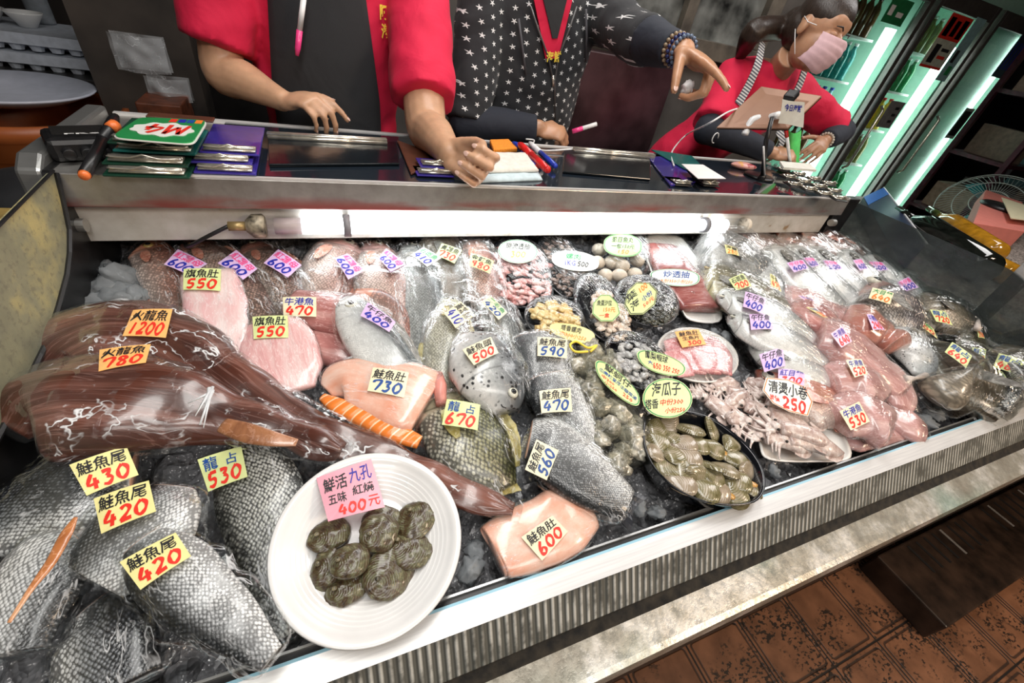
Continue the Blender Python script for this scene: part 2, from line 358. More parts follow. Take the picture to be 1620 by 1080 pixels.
# crushed ice bed (stuff)
t = NT('wet_crushed_ice'); v = t.obj(); vo = t.vor(v, 55); vo2 = t.vor(v, 150); n1 = t.noise(v, 9, 4)
hh = t.math('ADD', vo.outputs['Distance'], t.math('MULTIPLY', vo2.outputs['Distance'], .3))
c = t.mix(t.step(n1.outputs[0], .4, .65), (.07, .07, .075), (.2, .2, .21)); c = t.mix(t.math('MULTIPLY', vo.outputs['Color'], .4), c, (.5, .52, .55))
t.pbr(c, .12, 0, t.bump(hh, .9, .012), Specular_IOR_Level=.8, Coat_Weight=.6, Coat_Roughness=.08); ICE = t.m
nx, ny = 200, 90; vs_, fs = [], []
for j in range(ny + 1):
    for i in range(nx + 1):
        x = X0 + .004 + (X1 - X0 - .008) * i / nx; y = .204 + (1.055 - .204) * j / ny
        p = Vector((x, y, 0)); h = noise.cell(p * 55) * .008 + noise.noise(p * 30) * .012 + noise.noise(p * 6) * .01
        vs_.append((x, y, bedz(y) - .008 + max(h, -.012)))
for j in range(ny):
    for i in range(nx): k = j * (nx + 1) + i; fs.append((k, k + 1, k + nx + 2, k + nx + 1))
o = mesh('crushed_ice', vs_, fs, ICE, None, False); tag(o, 'wet grey crushed ice covering the whole bed of the counter', 'ice', kind='stuff')
# ================================================================ SEAFOOD KIT
def sstep(a, b, x):
    t = max(0, min(1, (x - a) / (b - a) if b != a else 0)); return t * t * (3 - 2 * t)
class Item:
    def __init__(s, name, uv, label, cat, group=None, lift=0):
        s.root = empty(name, bed(*uv, lift), label, cat, group); s.geo = []; s.cards = 0
    def add(s, name, v, f, mats, attrs=None, smooth=True, solid=True, mi=None, parent=None):
        o = mesh(name, v, f, mats, parent or s.root, smooth, attrs, mi)
        if solid: s.geo.append((v, f))
        return o
    def bvh(s):
        V, F = [], []
        for v, f in s.geo:
            b = len(V); V += [Vector(p) for p in v]; F += [tuple(i + b for i in q) for q in f]
        return BVHTree.FromPolygons(V, F)
class Body: pass
def proj(p):
    q = Vector(p) - CAM; x = _X[0] * q.x + _Y[0] * q.y + _Z[0] * q.z; y = _X[1] * q.x + _Y[1] * q.y + _Z[1] * q.z; z = _X[2] * q.x + _Y[2] * q.y + _Z[2] * q.z
    return 810 + 663 * x / z, 540 + 663 * y / z
def body(pts, th=.5, lift=0, n=7, seg=22, sq=2.0, lump=0, lscale=25, taper=(1, 1), flat_bottom=.55, seed=0, wr=0, wrs=1):
    """loft along pixel points (u, v, width[, thickness factor]) laid on the bed"""
    P = crom([tuple(p) + ((1,) if len(p) == 3 else ()) for p in pts], n)
    B = Body(); B.rings = []; V = []; dors = []; alo = []; uvm = []
    N = len(P); arc = 0; prev = None
    for i, (u, v, w_, tf) in enumerate(P):
        a, b = P[max(i - 1, 0)], P[min(i + 1, N - 1)]
        du, dv = b[0] - a[0], b[1] - a[1]; l = math.hypot(du, dv) or 1; pu, pv = -dv / l, du / l
        h = lift + .02; T = (bed(b[0], b[1], h) - bed(a[0], a[1], h)).normalized(); Wd = T.cross(NB).normalized()
        for _ in range(3):
            c = bed(u, v, h); q0 = proj(c); q1 = proj(c + Wd * .01); q2 = proj(c + NB * .01)
            sx = ((q1[0] - q0[0]) * pu + (q1[1] - q0[1]) * pv) * 100; sy = ((q2[0] - q0[0]) * pu + (q2[1] - q0[1]) * pv) * 100 * th * tf * (.5 + .5 * flat_bottom)
            a_ = (w_ / 2) / max(math.hypot(sx, sy), 1); ht = max(th * tf * a_, .0008); h = lift + ht * flat_bottom
        hw = Wd * math.copysign(a_, sx if abs(sx) > 1 else 1)
        if prev is not None: arc += (c - prev).length
        prev = c; B.rings.append((c, hw, ht, arc, i / (N - 1)))
        for k in range(seg):
            t = 2 * math.pi * k / seg; ct, st_ = math.cos(t), math.sin(t)
            e = 2 / sq; x = math.copysign(abs(ct) ** e, ct); y = math.copysign(abs(st_) ** e, st_)
            if y < 0: y *= flat_bottom
            p = c + hw * x + NB * (ht * y)
            if lump:
                q = p * lscale + Vector((seed, seed * 2, 0)); d = (p - c).normalized(); p = p + d * (noise.noise(q) * lump)
            if wr:
                q = Vector((arc * 90 * wrs, x * 2.2 + seed, y)); p = p + (NB if y > 0 else NB * .2) * (noise.noise(q) * wr)
            V.append(p); dors.append(x); alo.append(i / (N - 1)); uvm.append((arc, x * hw.length + (.02 if y < 0 else 0) * 0, y * ht))
    F = [(i * seg + k, i * seg + (k + 1) % seg, (i + 1) * seg + (k + 1) % seg, (i + 1) * seg + k) for i in range(N - 1) for k in range(seg)]
    for end, i0 in ((0, 0), (1, (N - 1) * seg)):
        c = sum((V[i0 + k] for k in range(seg)), Vector()) / seg; V.append(c); ci = len(V) - 1
        dors.append(0.0); alo.append(float(end)); uvm.append((B.rings[-end][3] + (.01 if end else -.01), 0, 0))
        F += [((i0 + k, ci, i0 + (k + 1) % seg) if end == 0 else (i0 + (k + 1) % seg, ci, i0 + k)) for k in range(seg)]
    B.v, B.f, B.attrs, B.len = V, F, {'dors': dors, 'along': alo, 'uvm': uvm}, arc
    return B
def at(B, a, x=0.0, up=1.0):
    """a point on the upper surface of a lofted body"""
    i = a * (len(B.rings) - 1); i0 = int(min(i, len(B.rings) - 2)); f = i - i0
    r0, r1 = B.rings[i0], B.rings[i0 + 1]
    c = r0[0].lerp(r1[0], f); hw = r0[1].lerp(r1[1], f); ht = r0[2] * (1 - f) + r1[2] * f
    return c + hw * x + NB * (ht * math.sqrt(max(0, 1 - x * x)) * up), hw, (r1[0] - r0[0]).normalized(), ht
def plate(pts, thick=.0012, wave=0):
    """thin solid from an outline fan: pts = list of rows (lists of world points)"""
    V, F = [], []; rows = len(pts); m = len(pts[0])
    for s in (1, -1):
        for r in pts: V += [Vector(p) + NB * (thick * s) for p in r]
    o = rows * m
    for j in range(rows - 1):
        for i in range(m - 1):
            a = j * m + i; F.append((a, a + 1, a + m + 1, a + m)); F.append((o + a, o + a + m, o + a + m + 1, o + a + 1))
    ring = [i for i in range(m)] + [j * m + m - 1 for j in range(1, rows)] + [(rows - 1) * m + i for i in range(m - 2, -1, -1)] + [j * m for j in range(rows - 2, 0, -1)]
    F += [(ring[i], o + ring[i], o + ring[(i + 1) % len(ring)], ring[(i + 1) % len(ring)]) for i in range(len(ring))]
    return V, F

# ---------------------------------------------------------------- fish skins
def fishmat(name, back, side, belly, ss=.006, sa=.5, rough=.28, spots=None, head=None, cut=None, cutend=1, mott=.3, gill=.23, stops=(.12, .42, .58, .82), edge=.16):
    t = NT(name); D = t.attr('dors', 'Fac'); A = t.attr('along', 'Fac'); U = t.attr('uvm'); O = t.obj()
    n = t.noise(O, 22, 5, .6); n2 = t.noise(O, 90, 4, .6)
    dn = t.math('ADD', D, t.math('MULTIPLY', t.math('SUBTRACT', n.outputs[0], .5), .5))
    c = t.ramp(t.math('MULTIPLY_ADD', dn, .5, .5), [(stops[0], belly), (stops[1], side), (stops[2], tuple((a + b) / 2 for a, b in zip(side, back))), (stops[3], back)])
    vr = t.n('ShaderNodeVectorRotate', rotation_type='Z_AXIS', i_Vector=t.scalev(U, (1, 1.35, .3)), i_Angle=.785); vo = t.n('ShaderNodeTexVoronoi', feature='F1'); t.set(vo.inputs['Vector'], vr.outputs[0]); vo.inputs['Scale'].default_value = 1 / ss; vo.inputs['Randomness'].default_value = .4
    msk = t.step(A, gill, gill + .05)
    edge_ = t.math('MULTIPLY', t.math('MULTIPLY', t.step(vo.outputs['Distance'], .32, .58), msk), sa)
    c = t.mix(edge_, c, (edge, edge, edge), 'MULTIPLY')
    c = t.mix(t.math('MULTIPLY', t.math('SUBTRACT', 1.0, t.step(vo.outputs['Distance'], .05, .3)), t.math('MULTIPLY', msk, sa * .5)), c, tuple(min(1, x * 1.7 + .05) for x in side))  # lighter scale centres, a highlight mixed into the skin colour
    if head: c = t.mix(t.math('MULTIPLY', t.math('SUBTRACT', 1.0, msk), .8), c, head)
    g = t.math('ABSOLUTE', t.math('SUBTRACT', t.math('SUBTRACT', A, t.math('MULTIPLY', t.math('MULTIPLY', D, D), -.05)), gill + .015))
    gl = t.math('SUBTRACT', 1.0, t.step(g, .0, .014)) if gill > .05 else 0.0
    if gill > .05: c = t.mix(t.math('MULTIPLY', gl, .75), c, tuple(x * .25 for x in side))
    c = t.mix(t.math('MULTIPLY', t.step(n2.outputs[0], .45, .75), mott), c, tuple(x * .3 for x in side))
    if spots:
        sv = t.n('ShaderNodeTexVoronoi', feature='F1'); t.set(sv.inputs['Vector'], U); sv.inputs['Scale'].default_value = spots[1]
        c = t.mix(t.math('MULTIPLY', t.math('SUBTRACT', 1.0, t.step(sv.outputs['Distance'], spots[2] * .6, spots[2])), t.step(n.outputs[0], .42, .52)), c, spots[0])
    if cut:
        f = t.step(A, .985, 1.0) if cutend == 1 else t.math('SUBTRACT', 1.0, t.step(A, 0.0, .015))
        c = t.mix(f, c, cut)
    h = t.math('ADD', t.math('MULTIPLY', t.math('MULTIPLY', vo.outputs['Distance'], msk), sa), t.math('MULTIPLY', n2.outputs[0], .25))
    t.pbr(c, t.math('MULTIPLY_ADD', n2.outputs[0], .3, rough - .1), .05, t.bump(h, .6, .0018), Specular_IOR_Level=.7, Coat_Weight=.5, Coat_Roughness=.12); return t.m
def meatmat(name, a, b, c3, scale=18, stretch=(1, 1, 1), veins=.5, rough=.25, uv=True, sss=.0):
    t = NT(name); v = t.scalev(t.attr('uvm') if uv else t.obj(), stretch); n = t.noise(v, scale, 6, .6, .6); n2 = t.noise(v, scale * 3, 3)
    c = t.ramp(n.outputs[0], [(.3, a), (.5, b), (.68, c3)])
    w_ = t.math('ABSOLUTE', t.math('SUBTRACT', n2.outputs[0], .5)); c = t.mix(t.math('MULTIPLY', t.math('SUBTRACT', 1.0, t.step(w_, .0, .03)), veins), c, tuple(min(1, x * 1.3 + .12) for x in c3))
    t.pbr(c, rough, 0, t.bump(t.math('ADD', n.outputs[0], t.math('MULTIPLY', n2.outputs[0], .4)), .5, .004), Coat_Weight=.6, Coat_Roughness=.1, Subsurface_Weight=sss, Subsurface_Radius=(.02, .006, .004), Subsurface_Scale=.3); return t.m
def filmmat(name, glint_streak=.55, dens=26, milky=.0, stretch=(.35, 2.2, 1), attr=True, gl=.27):
    t = NT(name); U = t.attr('uvm') if attr else t.obj(); O = t.obj()
    n0 = t.noise(O, 14, 3, .5); sv = t.n('ShaderNodeVectorMath', operation='ADD'); t.set(sv.inputs[0], t.scalev(U, stretch)); t.set(sv.inputs[1], t.scalev(n0.outputs['Color'], (.03, .03, .03)))
    n = t.noise(sv.outputs[0], dens, 3, .55); r = t.math('ABSOLUTE', t.math('SUBTRACT', n.outputs[0], .5))
    ridge = t.math('SUBTRACT', 1.0, t.step(r, 0.0, .022)); gate = t.step(t.noise(O, 17, 3).outputs[0], .48, .66)
    st_ = t.math('MULTIPLY', t.math('MULTIPLY', ridge, gate), glint_streak)  # white highlight streaks painted into the film as diffuse colour
    n3 = t.noise(O, 60, 3, .5, 1.0)
    nb = t.bump(t.math('ADD', t.math('MULTIPLY', n.outputs[0], 1.0), t.math('MULTIPLY', n3.outputs[0], .3)), .8, .010)
    tr = t.n('ShaderNodeBsdfTransparent', i_0=(.97, .98, .98)); g = t.n('ShaderNodeBsdfGlossy', i_0=(1, 1, 1), i_1=.09, i_Normal=nb)
    nb2 = t.bump(n.outputs[0], .3, .006); lw = t.n('ShaderNodeFresnel', i_IOR=1.22, i_Normal=nb2); m1 = t.n('ShaderNodeMixShader', i_0=t.math('MULTIPLY', t.math('ADD', lw.outputs[0], .035), gl, clamp=True))
    t.t.links.new(tr.outputs[0], m1.inputs[1]); t.t.links.new(g.outputs[0], m1.inputs[2])
    d = t.n('ShaderNodeBsdfDiffuse', i_0=(.88, .9, .92)); m2 = t.n('ShaderNodeMixShader', i_0=t.math('ADD', st_, milky, clamp=True))
    t.t.links.new(m1.outputs[0], m2.inputs[1]); t.t.links.new(d.outputs[0], m2.inputs[2]); t.t.links.new(m2.outputs[0], t.out.inputs[0]); return t.m
FILM = filmmat('clear_plastic_bag'); WRAP = filmmat('tight_cling_film', .35, 30, .0, (.3, 3, 1)); COOLBAG = filmmat('crumpled_bluish_bag', .8, 34, .02)
EYEW = plain('fish_eye_ring', (.62, .60, .50), .15); EYEB = plain('fish_pupil', (.01, .01, .012), .08); EYEG = plain('gold_eye_ring', (.45, .32, .12), .15)

def fins(it, B, ds, m, tail=None, dorsal=(.3, .85, .28), anal=(.6, .85, .2), pect=True, sharp=.6):
    R = B.rings
    def edge(a, sd, k):
        p, hw, d, ht = at(B, a, 0, 0); return p + hw * (sd * (1 + k)) + NB * (ht * .1), d
    def strip(a0, a1, k, sd, name):
        rows = [[], []]; N = 12
        for i in range(N):
            a = a0 + (a1 - a0) * i / (N - 1); e0, d = edge(a, sd, -.12); kk = k * (math.sin(math.pi * (.12 + .8 * i / (N - 1))) ** .6) * (1 + .12 * (i % 2))
            e1, d = edge(a, sd, kk); rows[0].append(e0); rows[1].append(e1 + d * .25 * (e1 - e0).length)
        v, f = plate(rows); it.add(name, v, f, m, solid=False, smooth=False)
    if dorsal: strip(dorsal[0], dorsal[1], dorsal[2], ds, 'dorsal_fin')
    if anal: strip(anal[0], anal[1], anal[2], -ds, 'anal_fin')
    if tail:
        L, spread = tail; c, hw, ht = R[-1][0], R[-1][1], R[-1][2]; d = (R[-1][0] - R[-3][0]).normalized(); hwn = hw.normalized(); w0 = hw.length
        rows = []
        for j in range(5):
            f = j / 4; row = []
            for i in range(9):
                s = (i / 8 - .5) * 2; row.append(c - d * .006 + d * (L * f * (.62 + .38 * abs(s) ** 1.3)) + hwn * (s * (w0 * (1 - f) + spread * f)) + NB * (.002 * math.sin(i * 2.2) * f))
            rows.append(row)
        v, f = plate(rows, .001); it.add('tail_fin', v, f, m, solid=False, smooth=False)
    if pect:
        p, hw, d, ht = at(B, .29, -ds * .25); hwn = hw.normalized(); l = hw.length * 1.0; rows = []
        for j in range(5):
            f = j / 4; rows.append([p + NB * (.0025 + .004 * f) + d * (l * f) + hwn * ((-ds) * l * .18 * f + (i / 4 - .5) * l * .45 * math.sin(math.pi * min(1, .2 + f * .7))) for i in range(5)])
        v, f = plate(rows, .0007); it.add('pectoral_fin', v, f, m, solid=False, smooth=False)
def eye(it, B, ds, a=.1, x=.3, r=None, ring=None):
    p, hw, d, ht = at(B, a, ds * x); nrm = (NB * math.sqrt(1 - x * x) / max(ht, .004) + hw.normalized() * (ds * x / max(hw.length, .004))).normalized()
    r = r or .27 * at(B, .15)[1].length
    M = frame(d, nrm); mb = MB(); mb.ell(p - nrm * r * .1, (r, r, r * .45), M, 14, 8); mb.cur = 1; mb.ell(p + nrm * r * .22, (r * .52, r * .52, r * .27), M, 12, 8)
    mb.build('eye', [ring or EYEW, EYEB], it.root, True)
    # mouth slit
    q0, _, _, _ = at(B, .0, 0); q1, _, _, _ = at(B, .075, -ds * .25); q2 = at(B, .035, -ds * .22)[0]
    MB().tube([q0, q2 + NB * .0005, q1 + NB * .0005], .0011, 6).build('mouth', BLK, it.root, True)
FISH_N = 0
def fish(name, label, pts, ds, m, fm, th=.5, lift=0, tail=(.05, .035), dorsal=(.3, .85, .25), anal=(.6, .85, .2), pect=True, hd=True, cat='fish', group=None, eyek={}, **kw):
    it = Item(name, pts[len(pts) // 2][:2], label, cat, group, lift)
    B = body(pts, th, lift, seed=len(bpy.data.objects) * .37, **kw); it.B = B
    B.attrs['dors'] = [ds * x for x in B.attrs['dors']]
    it.add('fish_body' if name not in ('salmon_tail',) else 'tail_piece', B.v, B.f, m, B.attrs)
    if tail or dorsal or anal or pect: fins(it, B, ds, fm, tail, dorsal, anal, pect)
    if hd: eye(it, B, ds, **eyek)
    return it
def bag(it, pts, th=.6, lift=0, m=None, name='plastic_bag', lump=.006, lscale=32, sq=2.2, wr=.004, solid=True, **kw):
    B = body(pts, th, lift - .002, n=9, seg=30, lump=lump, lscale=lscale, sq=sq, wr=wr, seed=len(bpy.data.objects) * .61, **kw)
    it.add(name, B.v, B.f, m or FILM, B.attrs, solid=solid); return B
def grow(pts, pad, ext=0):
    """bag outline around fish points: wider by pad px, longer by ext px at each end"""
    p = [list(q) for q in pts]; out = [tuple([q[0], q[1], q[2] + pad] + q[3:]) for q in p]
    def e(a, b, k): 
        l = math.hypot(a[0] - b[0], a[1] - b[1]) or 1; return (a[0] + (a[0] - b[0]) / l * k, a[1] + (a[1] - b[1]) / l * k)
    s = e(p[0], p[1], ext); t_ = e(p[-1], p[-2], ext)
    return [(*s, max(6, (p[0][2] + pad) * .55), .5)] + out + [(*t_, max(6, (p[-1][2] + pad) * .6), .5)]

# ---------------------------------------------------------------- cards with writing
def paper(name, c):
    t = NT(name); n = t.noise(t.obj(), 60, 3); t.pbr(t.ramp(n.outputs[0], [(.3, tuple(x * .88 for x in c)), (.7, c)]), .5, 0, None, Coat_Weight=.25, Coat_Roughness=.2); return t.m
PAP = dict(y=paper('yellow_card', (.90, .83, .36)), c=paper('cream_card', (.92, .85, .58)), p=paper('lilac_card', (.74, .52, .82)), k=paper('pink_card', (.93, .60, .78)), o=paper('orange_card', (.98, .52, .17)), g=paper('lime_card', (.72, .80, .36)), G=paper('green_label', (.42, .62, .25)), w=paper('white_label', (.90, .92, .84)), K=paper('rose_card', (.85, .38, .47)), P=paper('peach_card', (.98, .80, .66)))
INK = dict(k=plain('black_ink', (.012, .012, .015), .5, nz=0), r=plain('red_ink', (.75, .03, .015), .5, nz=0), b=plain('blue_ink', (.012, .02, .35), .5, nz=0), B=plain('dark_blue_ink', (.01, .07, .30), .5, nz=0), m=plain('magenta_ink', (.85, .06, .25), .5, nz=0), w=plain('white_ink', (.9, .9, .88), .5, nz=0), g=plain('green_ink', (.02, .3, .1), .5, nz=0), o=plain('orange_ink', (.9, .22, .03), .5, nz=0), y=plain('yellow_thread', (.95, .72, .08), .5, nz=0))
_gc = {}
def glyphs(s, bold=.02):
    k = (s, bold)
    if k in _gc: return _gc[k]
    cu = bpy.data.curves.new('t', 'FONT'); cu.body = s; cu.size = 1; cu.offset = bold; cu.resolution_u = 1; cu.fill_mode = 'FRONT'
    o = bpy.data.objects.new('t', cu); COL.objects.link(o); bpy.context.view_layer.update()
    me = o.evaluated_get(bpy.context.evaluated_depsgraph_get()).to_mesh()
    V = [(v.co.x, v.co.y) for v in me.vertices]; F = [tuple(p.vertices) for p in me.polygons]
    o.evaluated_get(bpy.context.evaluated_depsgraph_get()).to_mesh_clear(); bpy.data.objects.remove(o); bpy.data.curves.remove(cu)
    if V:
        x0, x1 = min(v[0] for v in V), max(v[0] for v in V); y0, y1 = min(v[1] for v in V), max(v[1] for v in V)
        V = [((x - x0) / ((x1 - x0) or 1), 1 - (y - y0) / ((y1 - y0) or 1)) for x, y in V]
    _gc[k] = (V, F); return _gc[k]
DIG = {'0': [[(.5, .05), (.15, .35), (.15, .75), (.45, .95), (.8, .7), (.85, .3), (.5, .05)]], '1': [[(.55, .05), (.45, .95)]],
 '2': [[(.15, .2), (.5, .05), (.8, .25), (.6, .55), (.1, .92)], [(.1, .92), (.9, .88)]], '3': [[(.15, .12), (.75, .1), (.45, .45)], [(.45, .45), (.8, .65), (.5, .95), (.1, .88)]],
 '4': [[(.5, .02), (.08, .62), (.92, .6)], [(.68, .3), (.6, .98)]], '5': [[(.3, .1), (.22, .48), (.65, .5), (.75, .75), (.45, .95), (.1, .88)], [(.3, .1), (.9, .08)]],
 '6': [[(.65, .03), (.2, .5), (.2, .85), (.55, .97), (.8, .75), (.55, .52), (.2, .65)]], 'M': [[(.02, .98), (.18, .05)], [(.18, .05), (.48, .75)], [(.48, .75), (.85, .03)], [(.85, .03), (.98, .98)]], '7': [[(.1, .3), (.15, .12), (.88, .1), (.5, .97)]],
 '8': [[(.75, .15), (.35, .05), (.25, .3), (.75, .65), (.65, .93), (.3, .93), (.25, .68), (.75, .3), (.75, .15)]], '9': [[(.75, .3), (.45, .5), (.2, .3), (.45, .06), (.75, .12), (.75, .3), (.6, .97)]]}
def digits(s, wd=.13):
    """brush-written numerals as ribbons in a unit box"""
    V, F = [], []; n = len(s); adv = 1.0 / n; asp = .85 * n   # unit box width in digit heights
    for i, ch in enumerate(s):
        for st_ in DIG.get(ch, []):
            P = crom(st_, 4) if len(st_) > 2 else st_
            P = [((i + .06 + x * .88) * adv, y) for x, y in P]
            for k in range(len(P)):
                a, b = P[max(k - 1, 0)], P[min(k + 1, len(P) - 1)]; dx, dy = (b[0] - a[0]) * asp, b[1] - a[1]; l = math.hypot(dx, dy) or 1
                w_ = wd * (.5 + .12 * math.sin(k * .9 + i)); V += [(P[k][0] - dy / l * w_ / asp, P[k][1] + dx / l * w_), (P[k][0] + dy / l * w_ / asp, P[k][1] - dx / l * w_)]
                if k: j = len(V); F.append((j - 4, j - 3, j - 1, j - 2))
    return V, F
SHAPES = dict(rect=[(0, 0), (1, 0), (1, 1), (0, 1)],
 leaf=[(0, .5)] + [(.5 - .5 * math.cos(a), .5 - .5 * math.sin(a) ** .8) for a in [math.pi * k / 12 for k in range(1, 12)]] + [(1, .5)] + [(.5 + .5 * math.cos(a), .5 + .5 * math.sin(a) ** .8) for a in [math.pi * k / 12 for k in range(1, 12)]],
 oval=[(.5 - .5 * math.cos(a), .5 - .5 * math.sin(a)) for a in [2 * math.pi * k / 24 for k in range(24)]],
 oct=[(.3, 0), (.7, 0), (1, .3), (1, .7), (.7, 1), (.3, 1), (0, .7), (0, .3)],
 hex=[(0, .5), (.14, .05), (.55, 0), (.86, .12), (1, .5), (.86, .95), (.45, 1), (.14, .88)])
def card(it, q, col, lines, shape='rect', name='price_tag', border=None, flat=False, h=None, off=.0015, label=None, tilt=.35):
    """q: TL TR BR BL pixel corners in reading direction; lines: (text, s0, t0, s1, t1, ink, brush)"""
    def uv(s, t):
        a = [q[0][k] * (1 - s) + q[1][k] * s for k in (0, 1)]; b = [q[3][k] * (1 - s) + q[2][k] * s for k in (0, 1)]
        return [a[k] * (1 - t) + b[k] * t for k in (0, 1)]
    T = it.bvh() if it.geo else None; hits = []
    for s, t in [(.5, .5), (.15, .15), (.85, .15), (.85, .85), (.15, .85), (.5, .2), (.5, .8)]:
        u = uv(s, t)
        if T:
            r_ = T.ray_cast(CAM, ray(*u).normalized())
            if r_[0] is not None: hits.append((r_[0], r_[1] if r_[1].dot(ray(*u)) < 0 else -r_[1]))
    if not hits or flat:
        nrm = NB.copy(); org = hits[0][0] if hits else bed(*uv(.5, .5), h or .03)
    else:
        nrm = sum((x[1] for x in hits), Vector()).normalized(); nrm = (nrm * tilt + NB * (1 - tilt)).normalized(); org = hits[0][0]
    if h is not None: org = bed(*uv(.5, .5), h)
    elif hits:
        ds_ = [(x[0] - org).dot(nrm) for x in hits]; org = org + nrm * min(max(ds_), .02)
    org = org + nrm * (off + .0012 * it.cards); it.cards += 1
    def W(s, t, k=0.0):
        d = ray(*uv(s, t)); p = CAM + d * ((org - CAM).dot(nrm) / d.dot(nrm)); return p + nrm * (k - .0016 * (2 * s - 1) ** 2)
    sh = SHAPES[shape]
    if shape == 'rect': sh = [(i / 6, 0) for i in range(7)] + [(1, .5)] + [(1 - i / 6, 1) for i in range(7)] + [(0, .5)]
    n = len(sh); c = (.5, .5)
    rr = [[W(*c)]] + [[W(c[0] + (s - c[0]) * f, c[1] + (t - c[1]) * f) for s, t in sh] for f in (.55, 1)]
    V = rr[0] + rr[1] + rr[2]; F = [(0, 1 + (i + 1) % n, 1 + i) for i in range(n)] + [(1 + i, 1 + (i + 1) % n, 1 + n + (i + 1) % n, 1 + n + i) for i in range(n)]
    m0 = len(V); V = V + [v - nrm * .0005 for v in V]; F = F + [tuple(m0 + i for i in f)[::-1] for f in F] + [(1 + n + i, 1 + n + (i + 1) % n, m0 + 1 + n + (i + 1) % n, m0 + 1 + n + i) for i in range(n)]
    o = mesh(name, V, F, PAP[col], it.root, False)
    if label: o['label'] = label
    by = {}
    if border:
        bs = [(.5 + (s - .5) * f, .5 + (t - .5) * f) for f in (.97, .93) for s, t in sh]
        by.setdefault(border, ([], []))[0].extend([W(s, t, .0005) for s, t in bs]); by[border][1].extend([(i, (i + 1) % n, n + (i + 1) % n, n + i) for i in range(n)])
    for L in lines:
        txt, s0, t0, s1, t1, ink = L[:6]; brush = L[6] if len(L) > 6 else txt.isdigit(); shear = .0
        v, f = (digits(txt, brush if isinstance(brush, float) else .20) if brush else glyphs(txt, .012))
        vv, ff = by.setdefault(ink, ([], [])); b = len(vv)
        vv.extend([W(s0 + (s1 - s0) * (x + (.5 - y) * .06), t0 + (t1 - t0) * y, .0006) for x, y in v]); ff.extend([tuple(i + b for i in q_) for q_ in f])
    for ink, (v, f) in by.items():
        if v: mesh('price' if ink in 'rb' else 'lettering', v, f, INK[ink], o, False)
    return o
def ptag(it, q, col, top, price, inkt='k', inkp='r', **kw):
    return card(it, q, col, [(top, .06, .05, .94, .44, inkt, False), (price, .08, .48, .92, .94, inkp, True)], **kw)

# ---------------------------------------------------------------- trays, films, lumps
def ellpx(cx, cy, rx, ry, rot=0, n=36, k=1.0, sq=2.0):
    out = []
    for i in range(n):
        a = 2 * math.pi * i / n; e = 2 / sq; x = math.copysign(abs(math.cos(a)) ** e, math.cos(a)) * rx * k; y = math.copysign(abs(math.sin(a)) ** e, math.sin(a)) * ry * k
        c, s = math.cos(math.radians(rot)), math.sin(math.radians(rot)); out.append((cx + x * c - y * s, cy + x * s + y * c))
    return out
def closed(P, n=6):
    N = len(P); out = []
    for i in range(N):
        p0, p1, p2, p3 = P[(i - 1) % N], P[i], P[(i + 1) % N], P[(i + 2) % N]
        for k in range(n):
            t = k / n; out.append(tuple(.5 * (2 * b + (c - a) * t + (2 * a - 5 * b + 4 * c - d) * t * t + (3 * b - a - 3 * c + d) * t ** 3) for a, b, c, d in zip(p0, p1, p2, p3)))
    return out
def rings(out, specs):
    """specs: list of (scale about the centre, height). Returns one closed surface strip in world space"""
    cx = sum(p[0] for p in out) / len(out); cy = sum(p[1] for p in out) / len(out); n = len(out); h0 = specs[0][1]
    base = [bed(u, v, h0) for u, v in out]; c = bed(cx, cy, h0)
    V = []
    for s, h in specs: V += [c + (p - c) * s + NB * (h - h0) for p in base]
    F = [(j * n + i, j * n + (i + 1) % n, (j + 1) * n + (i + 1) % n, (j + 1) * n + i) for j in range(len(specs) - 1) for i in range(n)]
    return V, F, n, c, h0
def tray(it, out, m, lift=.0, dep=.02, name='tray', lip=.93, fl=.82, th=.0025):
    V, F, n, c, h0 = rings(out, [(1, lift + dep), (1.0, lift + dep + .002), (lip + .02, lift + dep + .002), (lip, lift + dep - .001), (fl, lift + .005), (fl * .5, lift + .003), (fl * .5, lift + .0005), (fl * 1.02, lift + .001), (lip + .02, lift + dep - .005)])
    k = 9; F += [((k - 1) * n + i, (k - 1) * n + (i + 1) % n, (i + 1) % n, i) for i in range(n)]
    F += [tuple(5 * n + i for i in range(n)), tuple(6 * n + i for i in range(n))[::-1]]
    return it.add(name, V, F, m, smooth=True)
def dome(it, out, lift, hgt, m, name='cling_film', rim=1.0, prof=None, solid=True, lump=.002, lscale=40, cup=False):
    prof = prof or [(1.0, 0), (.97, .25), (.9, .55), (.78, .8), (.6, .95), (.4, 1), (.2, 1), (.04, 1)]
    V, F, n, c, h0 = rings(out, [(s * rim, lift + hgt * z) for s, z in prof])
    F.append(tuple((len(prof) - 1) * n + i for i in range(n)))
    ex = (V[0] - c).normalized(); ey = NB.cross(ex)
    V = [p + NB * (noise.noise(p * lscale) * lump) for p in V]
    at_ = {'uvm': [((p - c).dot(ex), (p - c).dot(ey), 0) for p in V], 'dors': [0.0] * len(V), 'along': [.5] * len(V)}
    return it.add(name, V, F, m, at_, solid=solid)
def blob(c, r, M=None, seed=0, amp=.25, f=1.6, n=14, m=9):
    t = MB(); t.ell((0, 0, 0), (1, 1, 1), None, n, m)
    V = []
    for p in t.v:
        q = p * (1 + amp * noise.noise(p * f + Vector((seed * 3.1, seed, -seed)))); q = Vector((q.x * r[0], q.y * r[1], q.z * r[2]))
        if M is not None: q = M @ q
        V.append(q + Vector(c))
    return V, t.f
def inside(p, poly):
    c = False; j = len(poly) - 1
    for i in range(len(poly)):
        if (poly[i][1] > p[1]) != (poly[j][1] > p[1]) and p[0] < (poly[j][0] - poly[i][0]) * (p[1] - poly[i][1]) / (poly[j][1] - poly[i][1]) + poly[i][0]: c = not c
        j = i
    return c
